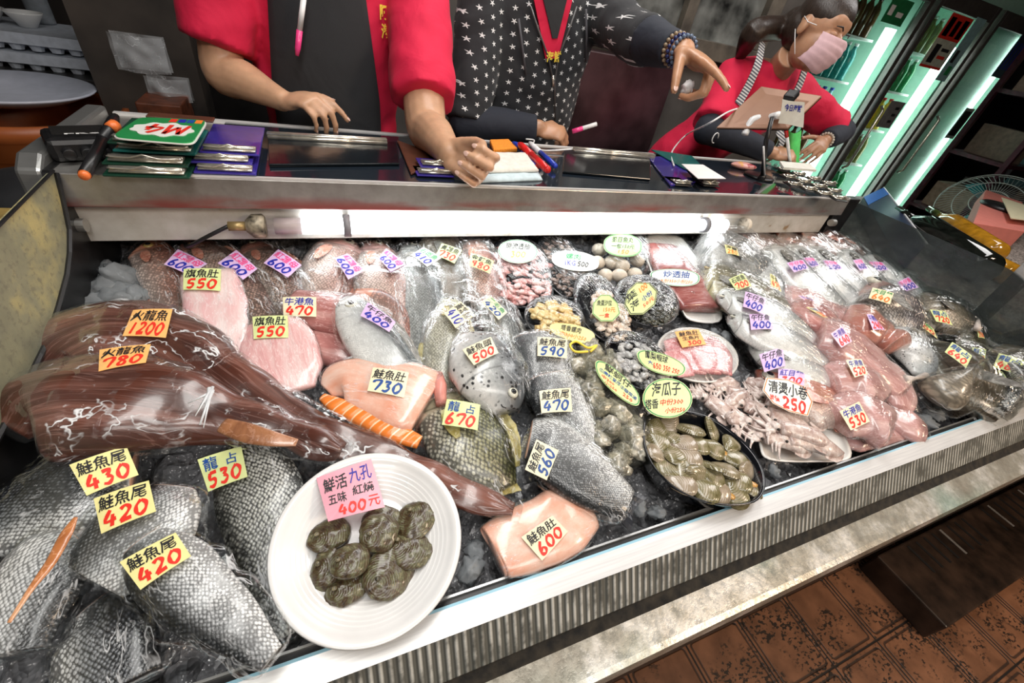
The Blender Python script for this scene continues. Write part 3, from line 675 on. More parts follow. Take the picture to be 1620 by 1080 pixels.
def scatter(out, n, k=.9, mind=0, rnd=None):
    rnd = rnd or random; cx = sum(p[0] for p in out) / len(out); cy = sum(p[1] for p in out) / len(out); R = max(math.hypot(p[0] - cx, p[1] - cy) for p in out); S = []
    for _ in range(n * 60):
        a = rnd.random() * 2 * math.pi; r = R * math.sqrt(rnd.random()); p = (cx + r * math.cos(a), cy + r * math.sin(a))
        if inside(p, [(cx + (q[0] - cx) * k, cy + (q[1] - cy) * k) for q in out]) and all(math.hypot(p[0] - s[0], p[1] - s[1]) > mind for s in S): S.append(p)
        if len(S) >= n: break
    return S
def pieces(it, name, out, n, size, m, lift, hgt=.012, k=.8, seed=1, elong=1.5, amp=.4, mind=0, stuff=True, flat=.6):
    rnd = random.Random(seed); V, F = [], []; S = scatter(out, n, k, mind, rnd)
    cx = sum(p[0] for p in out) / len(out); cy = sum(p[1] for p in out) / len(out); R = max(math.hypot(p[0] - cx, p[1] - cy) for p in out)
    for i, p in enumerate(S):
        f = 1 - (math.hypot(p[0] - cx, p[1] - cy) / R) ** 2
        c = bed(*p, lift + size * .4 + hgt * f * rnd.random()); a = rnd.random() * 6.3
        Mx = frame(Vector((math.cos(a), math.sin(a), rnd.uniform(-.3, .3)))); s = size * rnd.uniform(.7, 1.25)
        v, ff = blob(c, (s * elong, s, s * flat), Mx, seed * 7 + i, amp, 1.8, 10, 7)
        if stuff:
            b = len(V); V += v; F += [tuple(j + b for j in q) for q in ff]
        else: it.add(name, v, ff, m)
    if stuff:
        o = it.add(name, V, F, m, {'uvm': [tuple(p) for p in V]}); o['kind'] = 'stuff'
# ================================================================ SEAFOOD, left half
FIN_R = meatmat('red_fin', (.35, .10, .07), (.55, .22, .15), (.7, .4, .3), 60, (1, 1, 1), .2, uv=False)
FIN_G = meatmat('grey_fin', (.10, .10, .09), (.22, .21, .19), (.38, .37, .33), 60, (1, 1, 1), .2, uv=False)
FIN_Y = meatmat('yellow_fin', (.30, .24, .06), (.5, .42, .14), (.6, .55, .3), 60, (1, 1, 1), .2, uv=False)
SNAP = fishmat('red_snapper_skin', (.36, .14, .10), (.50, .28, .22), (.72, .58, .52), .0065, .7, head=(.62, .26, .16), mott=.35)
SNAPD = fishmat('dark_snapper_skin', (.20, .11, .09), (.36, .24, .19), (.55, .45, .38), .0062, .8, head=(.55, .22, .17), mott=.4)
SNAPP = fishmat('pale_pink_snapper_skin', (.40, .20, .16), (.55, .40, .34), (.78, .66, .6), .0062, .6, head=(.85, .50, .46), mott=.3)
GREYF = fishmat('grey_fish_skin', (.10, .11, .11), (.26, .27, .26), (.5, .5, .48), .006, .5, mott=.5)
BROWNF = fishmat('brown_fish_skin', (.12, .10, .08), (.25, .21, .17), (.4, .36, .3), .005, .4, mott=.4)
OLIVE = fishmat('olive_scaled_skin', (.13, .13, .05), (.33, .31, .18), (.62, .60, .50), .0075, .95, head=(.34, .30, .20), mott=.45)
SILV = fishmat('silver_fish_skin', (.06, .075, .08), (.66, .67, .66), (.92, .91, .88), .004, .2, head=(.66, .66, .62), mott=.25, stops=(.12, .46, .66, .8))
SALT = fishmat('salmon_tail_skin', (.03, .033, .04), (.20, .21, .22), (.86, .86, .85), .0044, .9, stops=(.06, .34, .5, .66), edge=.1, gill=0, cut=(.82, .45, .30), cutend=0, mott=.3)
SALT2 = fishmat('salmon_tail_skin_light', (.05, .055, .06), (.52, .53, .54), (.86, .85, .84), .0042, .8, stops=(.18, .5, .66, .84), edge=.14, gill=0, cut=(.85, .5, .35), cutend=0, mott=.25)
SALH = fishmat('salmon_head_skin', (.10, .11, .12), (.42, .43, .43), (.8, .78, .75), .01, .1, spots=((.01, .01, .012), 95, .34), gill=.42, mott=.4)
BREAM = fishmat('speckled_bream_skin', (.16, .16, .14), (.46, .46, .42), (.62, .61, .58), .0052, 1.0, edge=.08, gill=0, mott=.6)
YELF = fishmat('yellowish_fish_skin', (.22, .20, .13), (.40, .38, .30), (.66, .64, .52), .0055, .55, head=(.50, .47, .30), mott=.35)
SWORD = meatmat('pale_pink_belly_meat', (.80, .40, .42), (.82, .56, .55), (.86, .72, .70), 16, (.6, 2.2, 1), .3, rough=.3)
SWORD2 = meatmat('veined_pink_belly_meat', (.66, .30, .30), (.78, .46, .45), (.80, .58, .56), 22, (.5, 2.5, 1), .45, rough=.3)
REDM = meatmat('dark_pink_fillet', (.36, .12, .11), (.52, .22, .20), (.64, .36, .33), 16, (.5, 2, 1), .4)
PINKM = meatmat('pink_brown_fillet', (.44, .22, .20), (.60, .33, .31), (.72, .48, .45), 14, (.5, 2, 1), .35)
ROE = meatmat('smooth_roe_sac', (.40, .15, .11), (.52, .22, .17), (.58, .30, .24), 9, (1, 1, 1), .2, rough=.2)
HUO = meatmat('reddish_brown_skin', (.03, .009, .006), (.085, .027, .017), (.22, .09, .065), 12, (.18, 2.6, 1), .25, rough=.3)
t = NT('salmon_belly_meat'); D = t.attr('dors', 'Fac'); U = t.attr('uvm'); n = t.noise(t.scalev(U, (1, 1.6, 1)), 22, 5, .6)
c = t.ramp(n.outputs[0], [(.3, (.80, .34, .22)), (.55, (.86, .50, .38)), (.7, (.88, .64, .54))])
t.pbr(c, .28, 0, t.bump(n.outputs[0], .35, .003), Coat_Weight=.7, Coat_Roughness=.1); SALM = t.m
t = NT('bright_orange_salmon_flesh'); U = t.attr('uvm'); sp = t.n('ShaderNodeSeparateXYZ', i_0=U); wv = t.math('SINE', t.math('MULTIPLY', t.math('ADD', sp.outputs[0], t.math('MULTIPLY', sp.outputs[1], .35)), 2 * math.pi / .017))
c = t.mix(t.step(wv, .82, .98), (.88, .24, .04), (.95, .62, .38)); t.pbr(c, .3, 0, t.bump(wv, .4, .002), Coat_Weight=.6); ORAN = t.m

LIL = '紅雞母'
def back_snapper(label, pts, ds, m, q, bagpts=None, price='600', col='p', top=LIL, it_='m', ip='b', fm=None, lift=.012, bg=True, **kw):
    it = fish('bagged_snapper', label, pts, ds, m, fm or FIN_R, .42, lift, tail=None, **kw)
    if bg: bag(it, bagpts or grow(pts, 16, 8), .5, lift)
    if q: ptag(it, q, col, top, price, it_, ip)
    return it
back_snapper('orange red snapper in a clear bag, leftmost fish of the back row', [(226, 394, 34), (240, 402, 66), (266, 440, 86), (292, 490, 80), (325, 560, 60)], -1, SNAP, [(281, 393), (328, 416), (298, 434), (259, 417)], eyek=dict(a=.2, x=.1, r=.009, ring=EYEG))
back_snapper('brownish red snapper in a bag, second from left in the back row', [(293, 388, 24), (315, 398, 56), (355, 432, 82), (400, 478, 84), (440, 540, 60)], -1, SNAPD, [(373.5, 394), (407, 424), (384.6, 441), (344, 415)], eyek=dict(a=.2, x=.0, r=.009, ring=EYEG))
back_snapper('dark scaled snapper in a bag, third from left in the back row', [(392, 388, 22), (408, 400, 52), (438, 436, 80), (462, 480, 84), (480, 540, 60)], -1, SNAPD, [(440, 393), (477, 418), (455, 438), (417, 415)])
back_snapper('pink headed snapper in a bag behind the silver fish, tag turned clockwise', [(548, 384, 40), (535, 400, 80), (522, 430, 94), (508, 470, 84), (498, 520, 60)], -1, SNAPP, [(550, 400), (576, 427), (551, 441), (529, 407)])
back_snapper('pink nosed snapper in a bag left of the dull grey fish in the back row', [(592, 384, 28), (596, 405, 66), (606, 445, 96), (622, 500, 84), (640, 560, 50)], -1, SNAPP, [(611, 392), (642, 417), (618, 429), (598, 407)])
it = fish('bagged_grey_fish', 'dull grey fish in a wrinkled clear bag with pale green tag showing a blue price', [(648, 388, 22), (654, 405, 52), (664, 450, 72), (668, 510, 74), (674, 590, 56)], -1, GREYF, FIN_G, .5, .014, tail=None); bag(it, grow([(648, 388, 22), (654, 405, 52), (664, 450, 72), (668, 510, 74), (674, 590, 56)], 16, 10), .6, .014)
ptag(it, [(670, 390), (698, 407), (676, 421), (650, 402)], 'w', '石斑魚', '410', 'g', 'b')
it = fish('bagged_brown_fish', 'brown fish in a bag with a yellow green tag priced 730', [(676, 380, 42), (700, 395, 62), (712, 430, 66), (714, 480, 60)], -1, BROWNF, FIN_G, .4, .01, tail=None, hd=False); bag(it, grow([(676, 380, 42), (700, 395, 62), (712, 430, 66), (714, 480, 60)], 12, 5), .5, .01)
ptag(it, [(699, 384), (731, 395), (719, 416), (689, 403)], 'g', '黃雞魚', '730', 'k', 'r')
it = fish('bagged_red_fish', 'small red scaled fish in a milky bag with tag priced 980', [(752, 388, 36), (754, 410, 58), (764, 450, 60), (772, 490, 50)], -1, SNAP, FIN_R, .5, .01, tail=None, hd=False); bag(it, grow([(750, 388, 40), (756, 410, 64), (764, 450, 62), (772, 490, 52)], 14, 8), .6, .01, COOLBAG)
ptag(it, [(745, 399), (782, 412), (775, 432), (742, 419)], 'g', '金鼓魚', '980', 'k', 'r')

# swordfish bellies
def slab(name, label, pts, m, q, col, top, price, th=.3, lift=.02, cat='fish fillet', sq=3.2, it_='k', ip='r', film=True, fk=WRAP, group=None, lump=.004, **kw):
    it = Item(name, pts[len(pts) // 2][:2], label, cat, group, lift); B = body(pts, th, lift, sq=sq, lump=lump, lscale=30, seed=len(bpy.data.objects) * .3, **kw); it.B = B
    it.add('fillet', B.v, B.f, m, B.attrs)
    if film: bag(it, grow(pts, 5, 3), th + .04, lift, fk, 'cling_film', lump=.002, wr=.002, sq=sq)
    if q: ptag(it, q, col, top, price, it_, ip)
    return it
slab('swordfish_belly', 'pale pink slab of fish belly tagged 550 above the brown fish', [(330, 436, 92), (338, 470, 104), (345, 520, 100), (352, 560, 78), (358, 590, 50)], SWORD, [(290, 424), (349.5, 424), (348, 459), (289, 457)], 'g', '旗魚肚', '550', .28, .05)
slab('swordfish_belly', 'veined pink slab of fish belly tagged 550 left of the salmon belly priced 730', [(428, 512, 96), (440, 545, 124), (452, 590, 126), (462, 622, 84)], SWORD2, [(399, 500), (455, 498), (456, 533), (401, 535)], 'g', '旗魚肚', '550', .25, .045)
slab('trevally_chunk', 'dark pink fish chunk tagged 470 behind the belly slab', [(460, 478, 40), (500, 490, 60), (560, 505, 64), (610, 520, 50)], REDM, [(447, 469), (500, 469), (500, 500), (448, 500)], 'c', '牛港魚', '470', .5, .03, sq=2.4, it_='b')
slab('trevally_chunk', 'dark red fish chunk without a tag under the 470 chunk', [(480, 535, 44), (515, 545, 62), (560, 560, 60), (600, 585, 40)], REDM, None, 'c', '', '', .5, .01, sq=2.3)
it = fish('orange_fish_tail', 'orange pink fish back curving behind the silver fish tagged 400', [(560, 468, 24), (600, 478, 44), (625, 505, 48), (636, 540, 34)], -1, SNAP, FIN_R, .5, .03, tail=None, dorsal=None, anal=None, pect=False, hd=False); it.root.name = 'orange_fish'
# silver threadfin with tag 400, in a bag
P_ = [(545, 474, 26), (556, 488, 58), (584, 530, 82), (618, 575, 78), (660, 620, 50)]
it = fish('silver_threadfin', 'silver fish with open eye in a bag, above the salmon belly priced 730', P_, -1, SILV, FIN_G, .5, .05, tail=(.04, .03), pect=False, eyek=dict(a=.27, x=-.05, r=.012)); bag(it, grow(P_, 12, 8), .56, .05, WRAP)
ptag(it, [(582, 477), (626, 508), (616, 524), (570, 498)], 'p', '午仔魚', '400', 'k', 'b')
# salmon belly 730 with orange edge
def belly(label, pts, q, price, ip, edge_pts, lift, th=.3):
    it = Item('salmon_belly', pts[1][:2], label, 'salmon fillet', None, lift); B = body(pts, th, lift, sq=3.0, lump=.003, lscale=28)
    it.add('fillet', B.v, B.f, SALM, B.attrs)
    if edge_pts:
        E_ = body(edge_pts, .7, lift + .004, sq=2.6, n=8); it.add('orange_flesh_edge', E_.v, E_.f, ORAN, E_.attrs)['label'] = 'bright orange striped cut edge'
    bag(it, grow(pts, 6, 3), th + .03, lift, WRAP, 'cling_film', lump=.0015, wr=.0015, sq=3)
    ptag(it, q, 'c', '鮭魚肚', price, 'k', ip); return it
belly('large wrapped salmon belly with scalloped orange edge priced 730', [(517, 618, 26), (540, 606, 68), (580, 608, 92), (630, 622, 112), (662, 634, 112), (676, 640, 98)], [(590, 580), (647, 588), (639, 628), (581, 617)], '730', 'B', [(510, 628, 14), (536, 643, 28), (580, 662, 32), (625, 684, 32), (664, 700, 22)], .055)
belly('wrapped salmon belly priced 600 by the front rail', [(932, 806, 62), (900, 818, 104), (850, 844, 112), (792, 868, 96), (780, 874, 84)], [(825, 849), (874, 814.6), (899, 840), (858, 886)], '600', 'r', None, .03, .42)
# bagged fish 410 / 420 / salmon head 500
P_ = [(710, 474, 22), (712, 490, 48), (708, 530, 72), (700, 580, 66), (696, 640, 44)]
it = fish('bagged_yellowish_fish', 'yellowish grey fish in a bag tagged 410, left of the spotted salmon head', P_, -1, YELF, FIN_Y, .5, .04, tail=(.04, .03)); bag(it, grow(P_, 14, 8), .6, .04)
ptag(it, [(728, 475), (752, 498), (721, 518), (703, 495)], 'c', '黃雞魚', '410', 'k', 'b')
P_ = [(770, 478, 30), (790, 510, 56), (806, 560, 60), (812, 600, 50)]
it = fish('bagged_grey_fish', 'grey fish in a bag tagged 420, just behind the spotted salmon head', P_, -1, GREYF, FIN_G, .5, .02, tail=None); bag(it, grow(P_, 16, 10), .6, .02)
ptag(it, [(776, 467), (803, 493), (789, 505), (762, 477)], 'c', '黑毛魚', '420', 'g', 'B')
P_ = [(798, 652, 44), (790, 628, 84), (772, 590, 112), (764, 560, 104), (762, 540, 86)]
it = fish('salmon_head_piece', 'black spotted salmon head in a tall clear bag tagged 500', P_, 1, SALH, FIN_G, .55, .06, tail=None, dorsal=None, anal=None, pect=False, eyek=dict(a=.2, x=.4))
bag(it, [(802, 660, 40, .6), (792, 634, 96), (774, 592, 124), (764, 552, 108), (754, 516, 70), (748, 488, 44), (742, 462, 26), (736, 446, 40, .4)], .56, .06)
ptag(it, [(731.7, 552), (777, 531.7), (789, 557), (750, 576.5)], 'c', '鮭魚頭', '500', 'k', 'r')
# salmon tails behind
def stail(label, pts, q, price, ip, lift, m=SALT, th=.42, ds=-1, tail=None, bg=None, col='c', pad=12, fm=None, bl=.006):
    it = Item('salmon_tail', pts[1][:2], label, 'salmon tail', 'bagged salmon tails', lift); B = body(pts, th, lift, sq=2.3, lump=.003, lscale=24, n=9)
    B.attrs['dors'] = [ds * x for x in B.attrs['dors']]
    it.add('tail_piece', B.v, B.f, m, B.attrs)
    if tail: fins(it, B, ds, fm or FIN_G, tail, None, None, False)
    if bg != 0: bag(it, bg or grow(pts, pad, 8), th + .06, lift, lump=bl)
    if q: ptag(it, q, col, '鮭魚尾', price, 'k', ip)
    return it
stail('bagged salmon tail piece tagged 590 in blue behind the oyster bag', [(846, 536, 76), (858, 560, 96), (864, 590, 90), (872, 630, 66)], [(851, 532), (898, 536), (897, 566), (850.7, 562)], '590', 'B', .03, m=SALT2, ds=1)
stail('bagged salmon tail piece tagged 470 in blue beside the oyster bag', [(866, 598, 64), (880, 625, 84), (896, 665, 84), (918, 710, 66), (940, 750, 44)], [(853.5, 617.5), (903, 612.5), (905.7, 650), (857, 652.6)], '470', 'B', .045, m=SALT2, ds=1)
stail('long bagged salmon tail tagged 560 in blue behind the orange salmon belly priced 600', [(836, 694, 60), (864, 704, 96), (910, 740, 96), (950, 770, 80), (978, 790, 62), (992, 800, 50)], [(830.6, 742), (848.7, 694), (884, 711.7), (865, 759)], '560', 'B', .05, m=SALT2, ds=1, tail=(.03, .035), fm=plain('black_fin', (.02, .022, .028), .3))
# longzhan 670
P_ = [(692, 622, 50), (708, 650, 98), (740, 695, 128), (770, 740, 104), (794, 778, 56)]
it = fish('bagged_emperor_fish', 'olive scaled fish in a loose clear bag tagged 670', P_, -1, OLIVE, FIN_Y, .5, .025, tail=(.02, .03), eyek=dict(a=.1, x=.4)); bag(it, [(686, 588, 22, .5)] + [(a, b, c + 22) for a, b, c in P_] + [(806, 792, 60, .4), (816, 790, 40, .3)], .58, .025)
card(it, [(707, 630), (760, 639), (755.7, 679.5), (699, 670.7)], 'g', [('龍', .08, .05, .42, .44, 'B', False), ('占', .62, .1, .86, .44, 'B', False), ('670', .06, .48, .92, .94, 'r', True)])
mb = MB(); mb.tube([bed(694, 592, .07), bed(696, 610, .075), bed(698, 640, .075)], [.008, .012, .009], 10); o = mb.build('pink_bag_tie', plain('pink_tie', (.75, .30, .25), .35), it.root, True)

# fire dragon fish: two huge red-brown wrapped fish with long tapering tails
def huo(label, pts, q, price, lift, bagpts, th=.42, crop=False):
    it = Item('brown_cusk_fish', pts[2][:2], label, 'fish', None, lift); B = body(pts, th, lift, sq=2.2, lump=.012, lscale=14, n=10, seg=32, wr=.006, wrs=.15)
    it.add('fish_body', B.v, B.f, HUO, B.attrs)
    bag(it, bagpts, th + .02, lift, FILM2, 'cling_film', lump=.006, lscale=20, wr=.005)
    ptag(it, q, 'o', '火龍魚', price, 'k', 'r'); return it, B
FILM2 = filmmat('taut_film_over_brown_fish', .85, 22, .01, (.8, 1.2, 1))
PA = [(52, 600, 44), (96, 562, 96), (170, 538, 118), (250, 540, 116), (318, 570, 108), (390, 622, 86), (470, 668, 76), (560, 706, 68), (640, 740, 56), (730, 778, 46), (812, 806, 30)]
huo('upper reddish brown giant fish with long tapering tail, tagged 1200', PA, [(210, 489), (272.5, 487.5), (261.7, 533), (193, 530)], '1200', .06, [(44, 608, 50)] + [(a, b, c + 12) for a, b, c in PA[1:5]] + [(340, 588, 104), (372, 608, 90), (420, 640, 92), (560, 706, 76), (700, 766, 58), (824, 812, 40)])
PB = [(16, 680, 60), (60, 652, 122), (130, 640, 156), (210, 640, 156), (285, 645, 128), (350, 655, 92), (430, 676, 66), (490, 697, 56), (540, 716, 34)]
it, B = huo('lower reddish brown giant fish with swollen head end, tagged 780', PB, [(156.7, 551.7), (238, 543), (230, 572), (155, 586)], '780', .075, [(8, 690, 60)] + [(a, b, c + 10) for a, b, c in PB[1:5]] + [(332, 640, 84), (350, 645, 66), (380, 664, 84), (480, 694, 68), (530, 712, 56), (552, 722, 36)], .5)
mb = MB(); rn = random.Random(4)
for k in range(14):
    a = rn.uniform(-.5, .5); mb.tube([bed(334 + rn.uniform(-4, 4), 616 + rn.uniform(-5, 5), .145), bed(334 + 30 * math.cos(a + 2.2) * rn.uniform(.7, 1.6), 616 + 44 * math.sin(a + 2.0) * rn.uniform(.6, 1.4), .14)], [.0022, .0006], 5)
mb.build('gathered_film_knot', plain('white_gathered_film', (.8, .82, .84), .25), it.root, True)
for k, (pt, d) in enumerate([([(352, 672, 26), (390, 684, 34), (430, 694, 26), (470, 700, 12)], 0)]):
    Bf = body(pt, .4, .125, n=6); it.add('pectoral_fin', Bf.v, Bf.f, meatmat('orange_brown_fin', (.16, .06, .03), (.34, .15, .07), (.5, .26, .16), 20, (1, 1, 1), .2), Bf.attrs)

# foreground salmon tails, left
def bigtail(*a, **k): return stail(*a, **k)
stail('dark backed salmon tail in a bag tagged 430, leftmost in the front', [(214, 742, 60), (170, 752, 110), (110, 780, 132), (40, 812, 110), (-40, 850, 80)], [(109, 734), (199.5, 704), (219, 750), (136.5, 783)], '430', 'r', .06, m=SALT, ds=1, col='y', pad=24, bl=.01)
stail('pale bellied salmon tail tagged 420 under the 430 tag', [(278, 772, 60), (262, 800, 108), (230, 840, 140), (190, 880, 130), (150, 920, 100)], [(147, 787.5), (234.5, 758.6), (246, 807.5), (159, 843)], '420', 'r', .075, m=SALT2, ds=1, col='y', pad=28, bl=.01)
stail('silver scaled salmon tail tagged 420 nearest the front, bag glinting', [(228, 856, 80), (250, 880, 128), (290, 920, 150), (340, 965, 130), (390, 1005, 90), (430, 1040, 56)], [(188, 888), (277, 841), (301.5, 878.5), (221, 932)], '420', 'r', .10, m=SALT2, ds=1, col='y', pad=34, bl=.012)
stail('whitish salmon tail piece with an orange seam at the lower left edge', [(124, 850, 60), (88, 880, 110), (54, 930, 134), (24, 985, 140), (0, 1040, 140)], None, '', 'r', .07, m=SALT2, ds=-1, pad=26, tail=None, bl=.01)
stail('grey scaled salmon tail piece in a bag below the glinting one', [(152, 955, 80), (168, 980, 140), (170, 1030, 176), (176, 1100, 180)], None, '', 'r', .06, m=SALT, ds=-1, pad=20, bl=.01)
it = Item('salmon_strip', (90, 860), 'thin orange strip of salmon flesh lying along the white tail piece', 'fish', None, .12)
Bs = body([(120, 818, 6), (104, 846, 18), (80, 890, 16), (50, 930, 10), (14, 985, 6)], .4, .155); it.add('fillet', Bs.v, Bs.f, meatmat('orange_brown_flesh', (.32, .10, .03), (.52, .2, .07), (.65, .34, .18), 20, (1, 1, 1), .3), Bs.attrs)
P_ = [(356, 722, 60), (388, 730, 118), (412, 780, 150), (424, 850, 130), (436, 930, 90), (446, 1010, 60)]
it = Item('speckled_emperor_fish', (410, 800), 'grey speckled scaly fish body in a bag tagged 530, left of the white plate', 'fish', None, .04); Bb = body(P_, .42, .04, sq=2.3, lump=.003); it.add('fish_body', Bb.v, Bb.f, BREAM, Bb.attrs)
bag(it, grow(P_, 20, 12), .48, .04, lump=.008)
card(it, [(311.6, 726), (381, 705), (391, 753), (328.6, 777)], 'g', [('龍', .08, .05, .42, .44, 'B', False), ('占', .62, .1, .86, .44, 'B', False), ('530', .06, .48, .92, .94, 'r', True)])

# white plate with abalones
c0 = bed(587, 862, .055); pl = empty('melamine_plate', c0, 'big round white ridged plate holding dark abalones, by the front rail', 'plate')
R_ = .145
prof = [(.0, .0), (.055, .0), (.06, -.004), (.075, -.004), (.085, .004), (.118, .022), (.138, .031), (.1445, .034), (.1465, .036), (.1445, .038), (.137, .036)]
prof += [(.1325, .034), (.130, .0322), (.1265, .0305)]
for k in range(7):
    r0 = .1235 - k * .0066; z0 = .029 - k * .0036; prof += [(r0, z0), (r0 - .0015, z0 - .0004), (r0 - .0045, z0 - .0032)]
prof += [(.074, .0035), (.04, .003), (.0, .003)]; prof = [(a * .80, b * .9) for a, b in prof]
t = NT('ivory_melamine'); n = t.noise(t.obj(), 20, 3); t.pbr(t.ramp(n.outputs[0], [(.3, (.76, .76, .75)), (.7, (.83, .83, .82))]), .18, 0, None, Coat_Weight=.4); PLM = t.m
NP = (NB + Vector((0, -.02, 0))).normalized()
mb = MB(); mb.lathe(c0, prof, 72, NP); mb.build('plate_dish', PLM, pl, True)
def pl_pt(u, v, h):
    d = ray(u, v); o_ = c0 + NP * h; return CAM + d * ((o_ - CAM).dot(NP) / d.dot(NP))
class P2: pass
it = Item('price_card', (543, 775), 'rose pink paper sign for abalone standing on the white plate, priced 400', 'price card'); it.root.location = pl_pt(543, 775, .03)
card(it, [(500, 755), (587, 725), (609, 801), (519, 824)], 'K', [('鮮活', .08, .1, .5, .40, 'k', False), ('九孔', .55, .06, .95, .36, 'b', False), ('五味', .1, .46, .42, .68, 'k', False), ('紅燒', .54, .42, .92, .62, 'k', False), ('400', .22, .72, .72, .95, 'r', True), ('元', .76, .70, .96, .92, 'r', False)], name='card', h=.092)
t = NT('abalone_shell'); v = t.attr('uvm'); n = t.noise(t.obj(), 110, 6, .7); vx = t.n('ShaderNodeSeparateXYZ', i_0=v)
wv = t.math('SINE', t.math('MULTIPLY_ADD', vx.outputs[0], 110.0, t.math('MULTIPLY', n.outputs[0], 5.0)))
c = t.ramp(n.outputs[0], [(.3, (.018, .012, .008)), (.46, (.075, .045, .02)), (.58, (.12, .12, .06)), (.70, (.30, .25, .14))]); c = t.mix(t.math('MULTIPLY', t.step(wv, 0, 1), .22), c, (.02, .016, .01))
t.pbr(c, .28, 0, t.bump(t.math('ADD', wv, t.math('MULTIPLY', n.outputs[0], 4.0)), .25, .0010), Coat_Weight=.5, Coat_Roughness=.15); ABM = t.m
ab = [(522, 846, 33, 24, -15, 'left edge of the group, oval'), (604, 826, 30, 24, 10, 'touching the pink card, partly covered'), (657, 823, 27, 30, 50, 'rightmost at the top'), (600, 842, 30, 27, -20, 'dark smooth one in front of the card'), (645, 869, 36, 28, 30, 'right side, with a pale green knob'), (517, 900, 24, 30, 20, 'lower left, half hidden'), (550, 930, 34, 22, -10, 'lowest in the plate'), (616, 905, 40, 34, -35, 'largest, front right'), (553, 888, 30, 25, -5, 'middle, on top of the others, pale speckled')]
for k, (u, v, rx, ry, a, wh) in enumerate(ab):
    h = [.012, .010, .014, .026, .014, .012, .012, .015, .032][k]; p = pl_pt(u, v, h); sc = (p - pl_pt(u + 10, v, h)).length / 10
    M = frame(Vector((math.cos(math.radians(-a)), math.sin(math.radians(-a)), 0)), NP + Vector((.15 * math.sin(k * 2), .15 * math.cos(k * 3), 0)))
    e = empty('abalone', p, 'dark green brown abalone on the white plate, ' + wh, 'abalone', 'abalones on the white plate')
    V, F = blob(p, (rx * sc * 1.08, ry * sc * 1.12, .0085), M, k, .10, 1.6, 36, 24)
    V = [v_ + NP * (.0018 * noise.noise(v_ * 110)) + (v_ - p).normalized() * (.0012 * noise.noise(v_ * 320)) for v_ in V]
    Mi = M.inverted(); loc = [Mi @ (q - p) for q in V]
    mesh('shell', V, F, ABM, e, True, {'uvm': [(math.hypot((q.x + rx * sc * .6), q.y) / .05, q.y / .05, q.z / .05) for q in loc]})
    kn = MB(); kn.ell(p + M @ Vector((-rx * sc * .55, ry * sc * .2, .011)), (.0032, .003, .0018), M, 12, 8); kn.build('spire', plain('pale_shell_spire', (.20, .17, .10), .3, nz=.5, scale=200), e, True)
# ================================================================ SEAFOOD, middle and right
t = NT('black_plastic_tray'); n = t.noise(t.obj(), 50, 3); t.pbr((.008, .009, .012), .12, 0, t.bump(n.outputs[0], .05, .001), Coat_Weight=.5); TRB = t.m
TRW = plain('white_foam_tray', (.82, .80, .76), .4, nz=.04)
def pack(name, label, cat, out, lift, dep, traym, ctr=None, group=None):
    cx = sum(p[0] for p in out) / len(out); cy = sum(p[1] for p in out) / len(out)
    it = Item(name, (cx, cy), label, cat, group, lift)
    if traym: tray(it, out, traym, lift, dep)
    return it
def poly(P): return closed(P, 5)
SHRED = meatmat('pink_white_chopped_squid', (.40, .08, .07), (.66, .34, .32), (.84, .68, .66), 40, (1, 1, 1), .3, uv=False)
SNAIL = meatmat('brown_whelk_meat', (.05, .03, .02), (.20, .12, .09), (.42, .32, .26), 45, (1, 1, 1), .3, uv=False)
URCH = meatmat('orange_yellow_shellfish', (.55, .30, .07), (.72, .50, .18), (.80, .68, .40), 40, (1, 1, 1), .2, uv=False)
FROE = meatmat('cream_pink_roe', (.52, .33, .22), (.68, .52, .40), (.80, .72, .62), 40, (1, 1, 1), .2, uv=False)
GREYM = meatmat('grey_shrimp_meat', (.16, .15, .15), (.38, .37, .36), (.66, .64, .60), 40, (1, 1, 1), .2, uv=False)
OYST = meatmat('oyster_meat', (.05, .05, .04), (.28, .27, .22), (.66, .60, .48), 38, (1, 1, 1), .2, uv=False)
BALLM = plain('beige_fish_ball', (.62, .54, .44), .4, nz=.08, scale=90)
SEAW = meatmat('dark_seaweed', (.008, .010, .006), (.03, .032, .02), (.07, .07, .04), 60, (.3, 3, 1), .2, uv=False, rough=.12)
LIVER = meatmat('dark_red_sliced_meat', (.16, .03, .03), (.30, .09, .08), (.42, .20, .18), 16, (.5, 2, 1), .2, uv=False)
LIVP = meatmat('pinkish_dark_meat', (.25, .08, .09), (.44, .20, .20), (.62, .42, .40), 16, (.5, 2, 1), .2, uv=False)
RAW = meatmat('veined_raw_red_slices', (.50, .14, .15), (.64, .26, .27), (.76, .44, .43), 18, (1, 1, 1), .7, uv=False)

o1 = poly([(778, 392), (800, 378), (838, 380), (862, 400), (874, 440), (872, 480), (850, 488), (815, 486), (792, 470), (782, 430)])
it = pack('chopped_squid_pack', 'black tray of chopped pink squid under film with a glossy white oval label', 'seafood pack', o1, .012, .022, TRB)
pieces(it, 'chopped_squid', o1, 150, .0075, SHRED, .026, .016, .88, 3, 2.0); dome(it, o1, .032, .024, WRAP, solid=True)
card(it, [(786, 377), (852, 380), (850, 417), (790, 416)], 'w', [('現流透抽', .2, .16, .8, .42, 'k', False), ('300', .3, .5, .7, .75, 'y', True)], 'oval', 'label', border='g')
o2 = poly([(850, 378), (890, 373), (912, 395), (930, 430), (932, 462), (910, 474), (884, 466), (864, 438)])
it = pack('whelk_meat_pack', 'black tray of brown whelk meat with a pale lens shaped label', 'seafood pack', o2, .012, .022, TRB)
pieces(it, 'whelk_meat', o2, 110, .006, SNAIL, .026, .012, .85, 5, 1.4); dome(it, o2, .032, .02, COOLBAG)
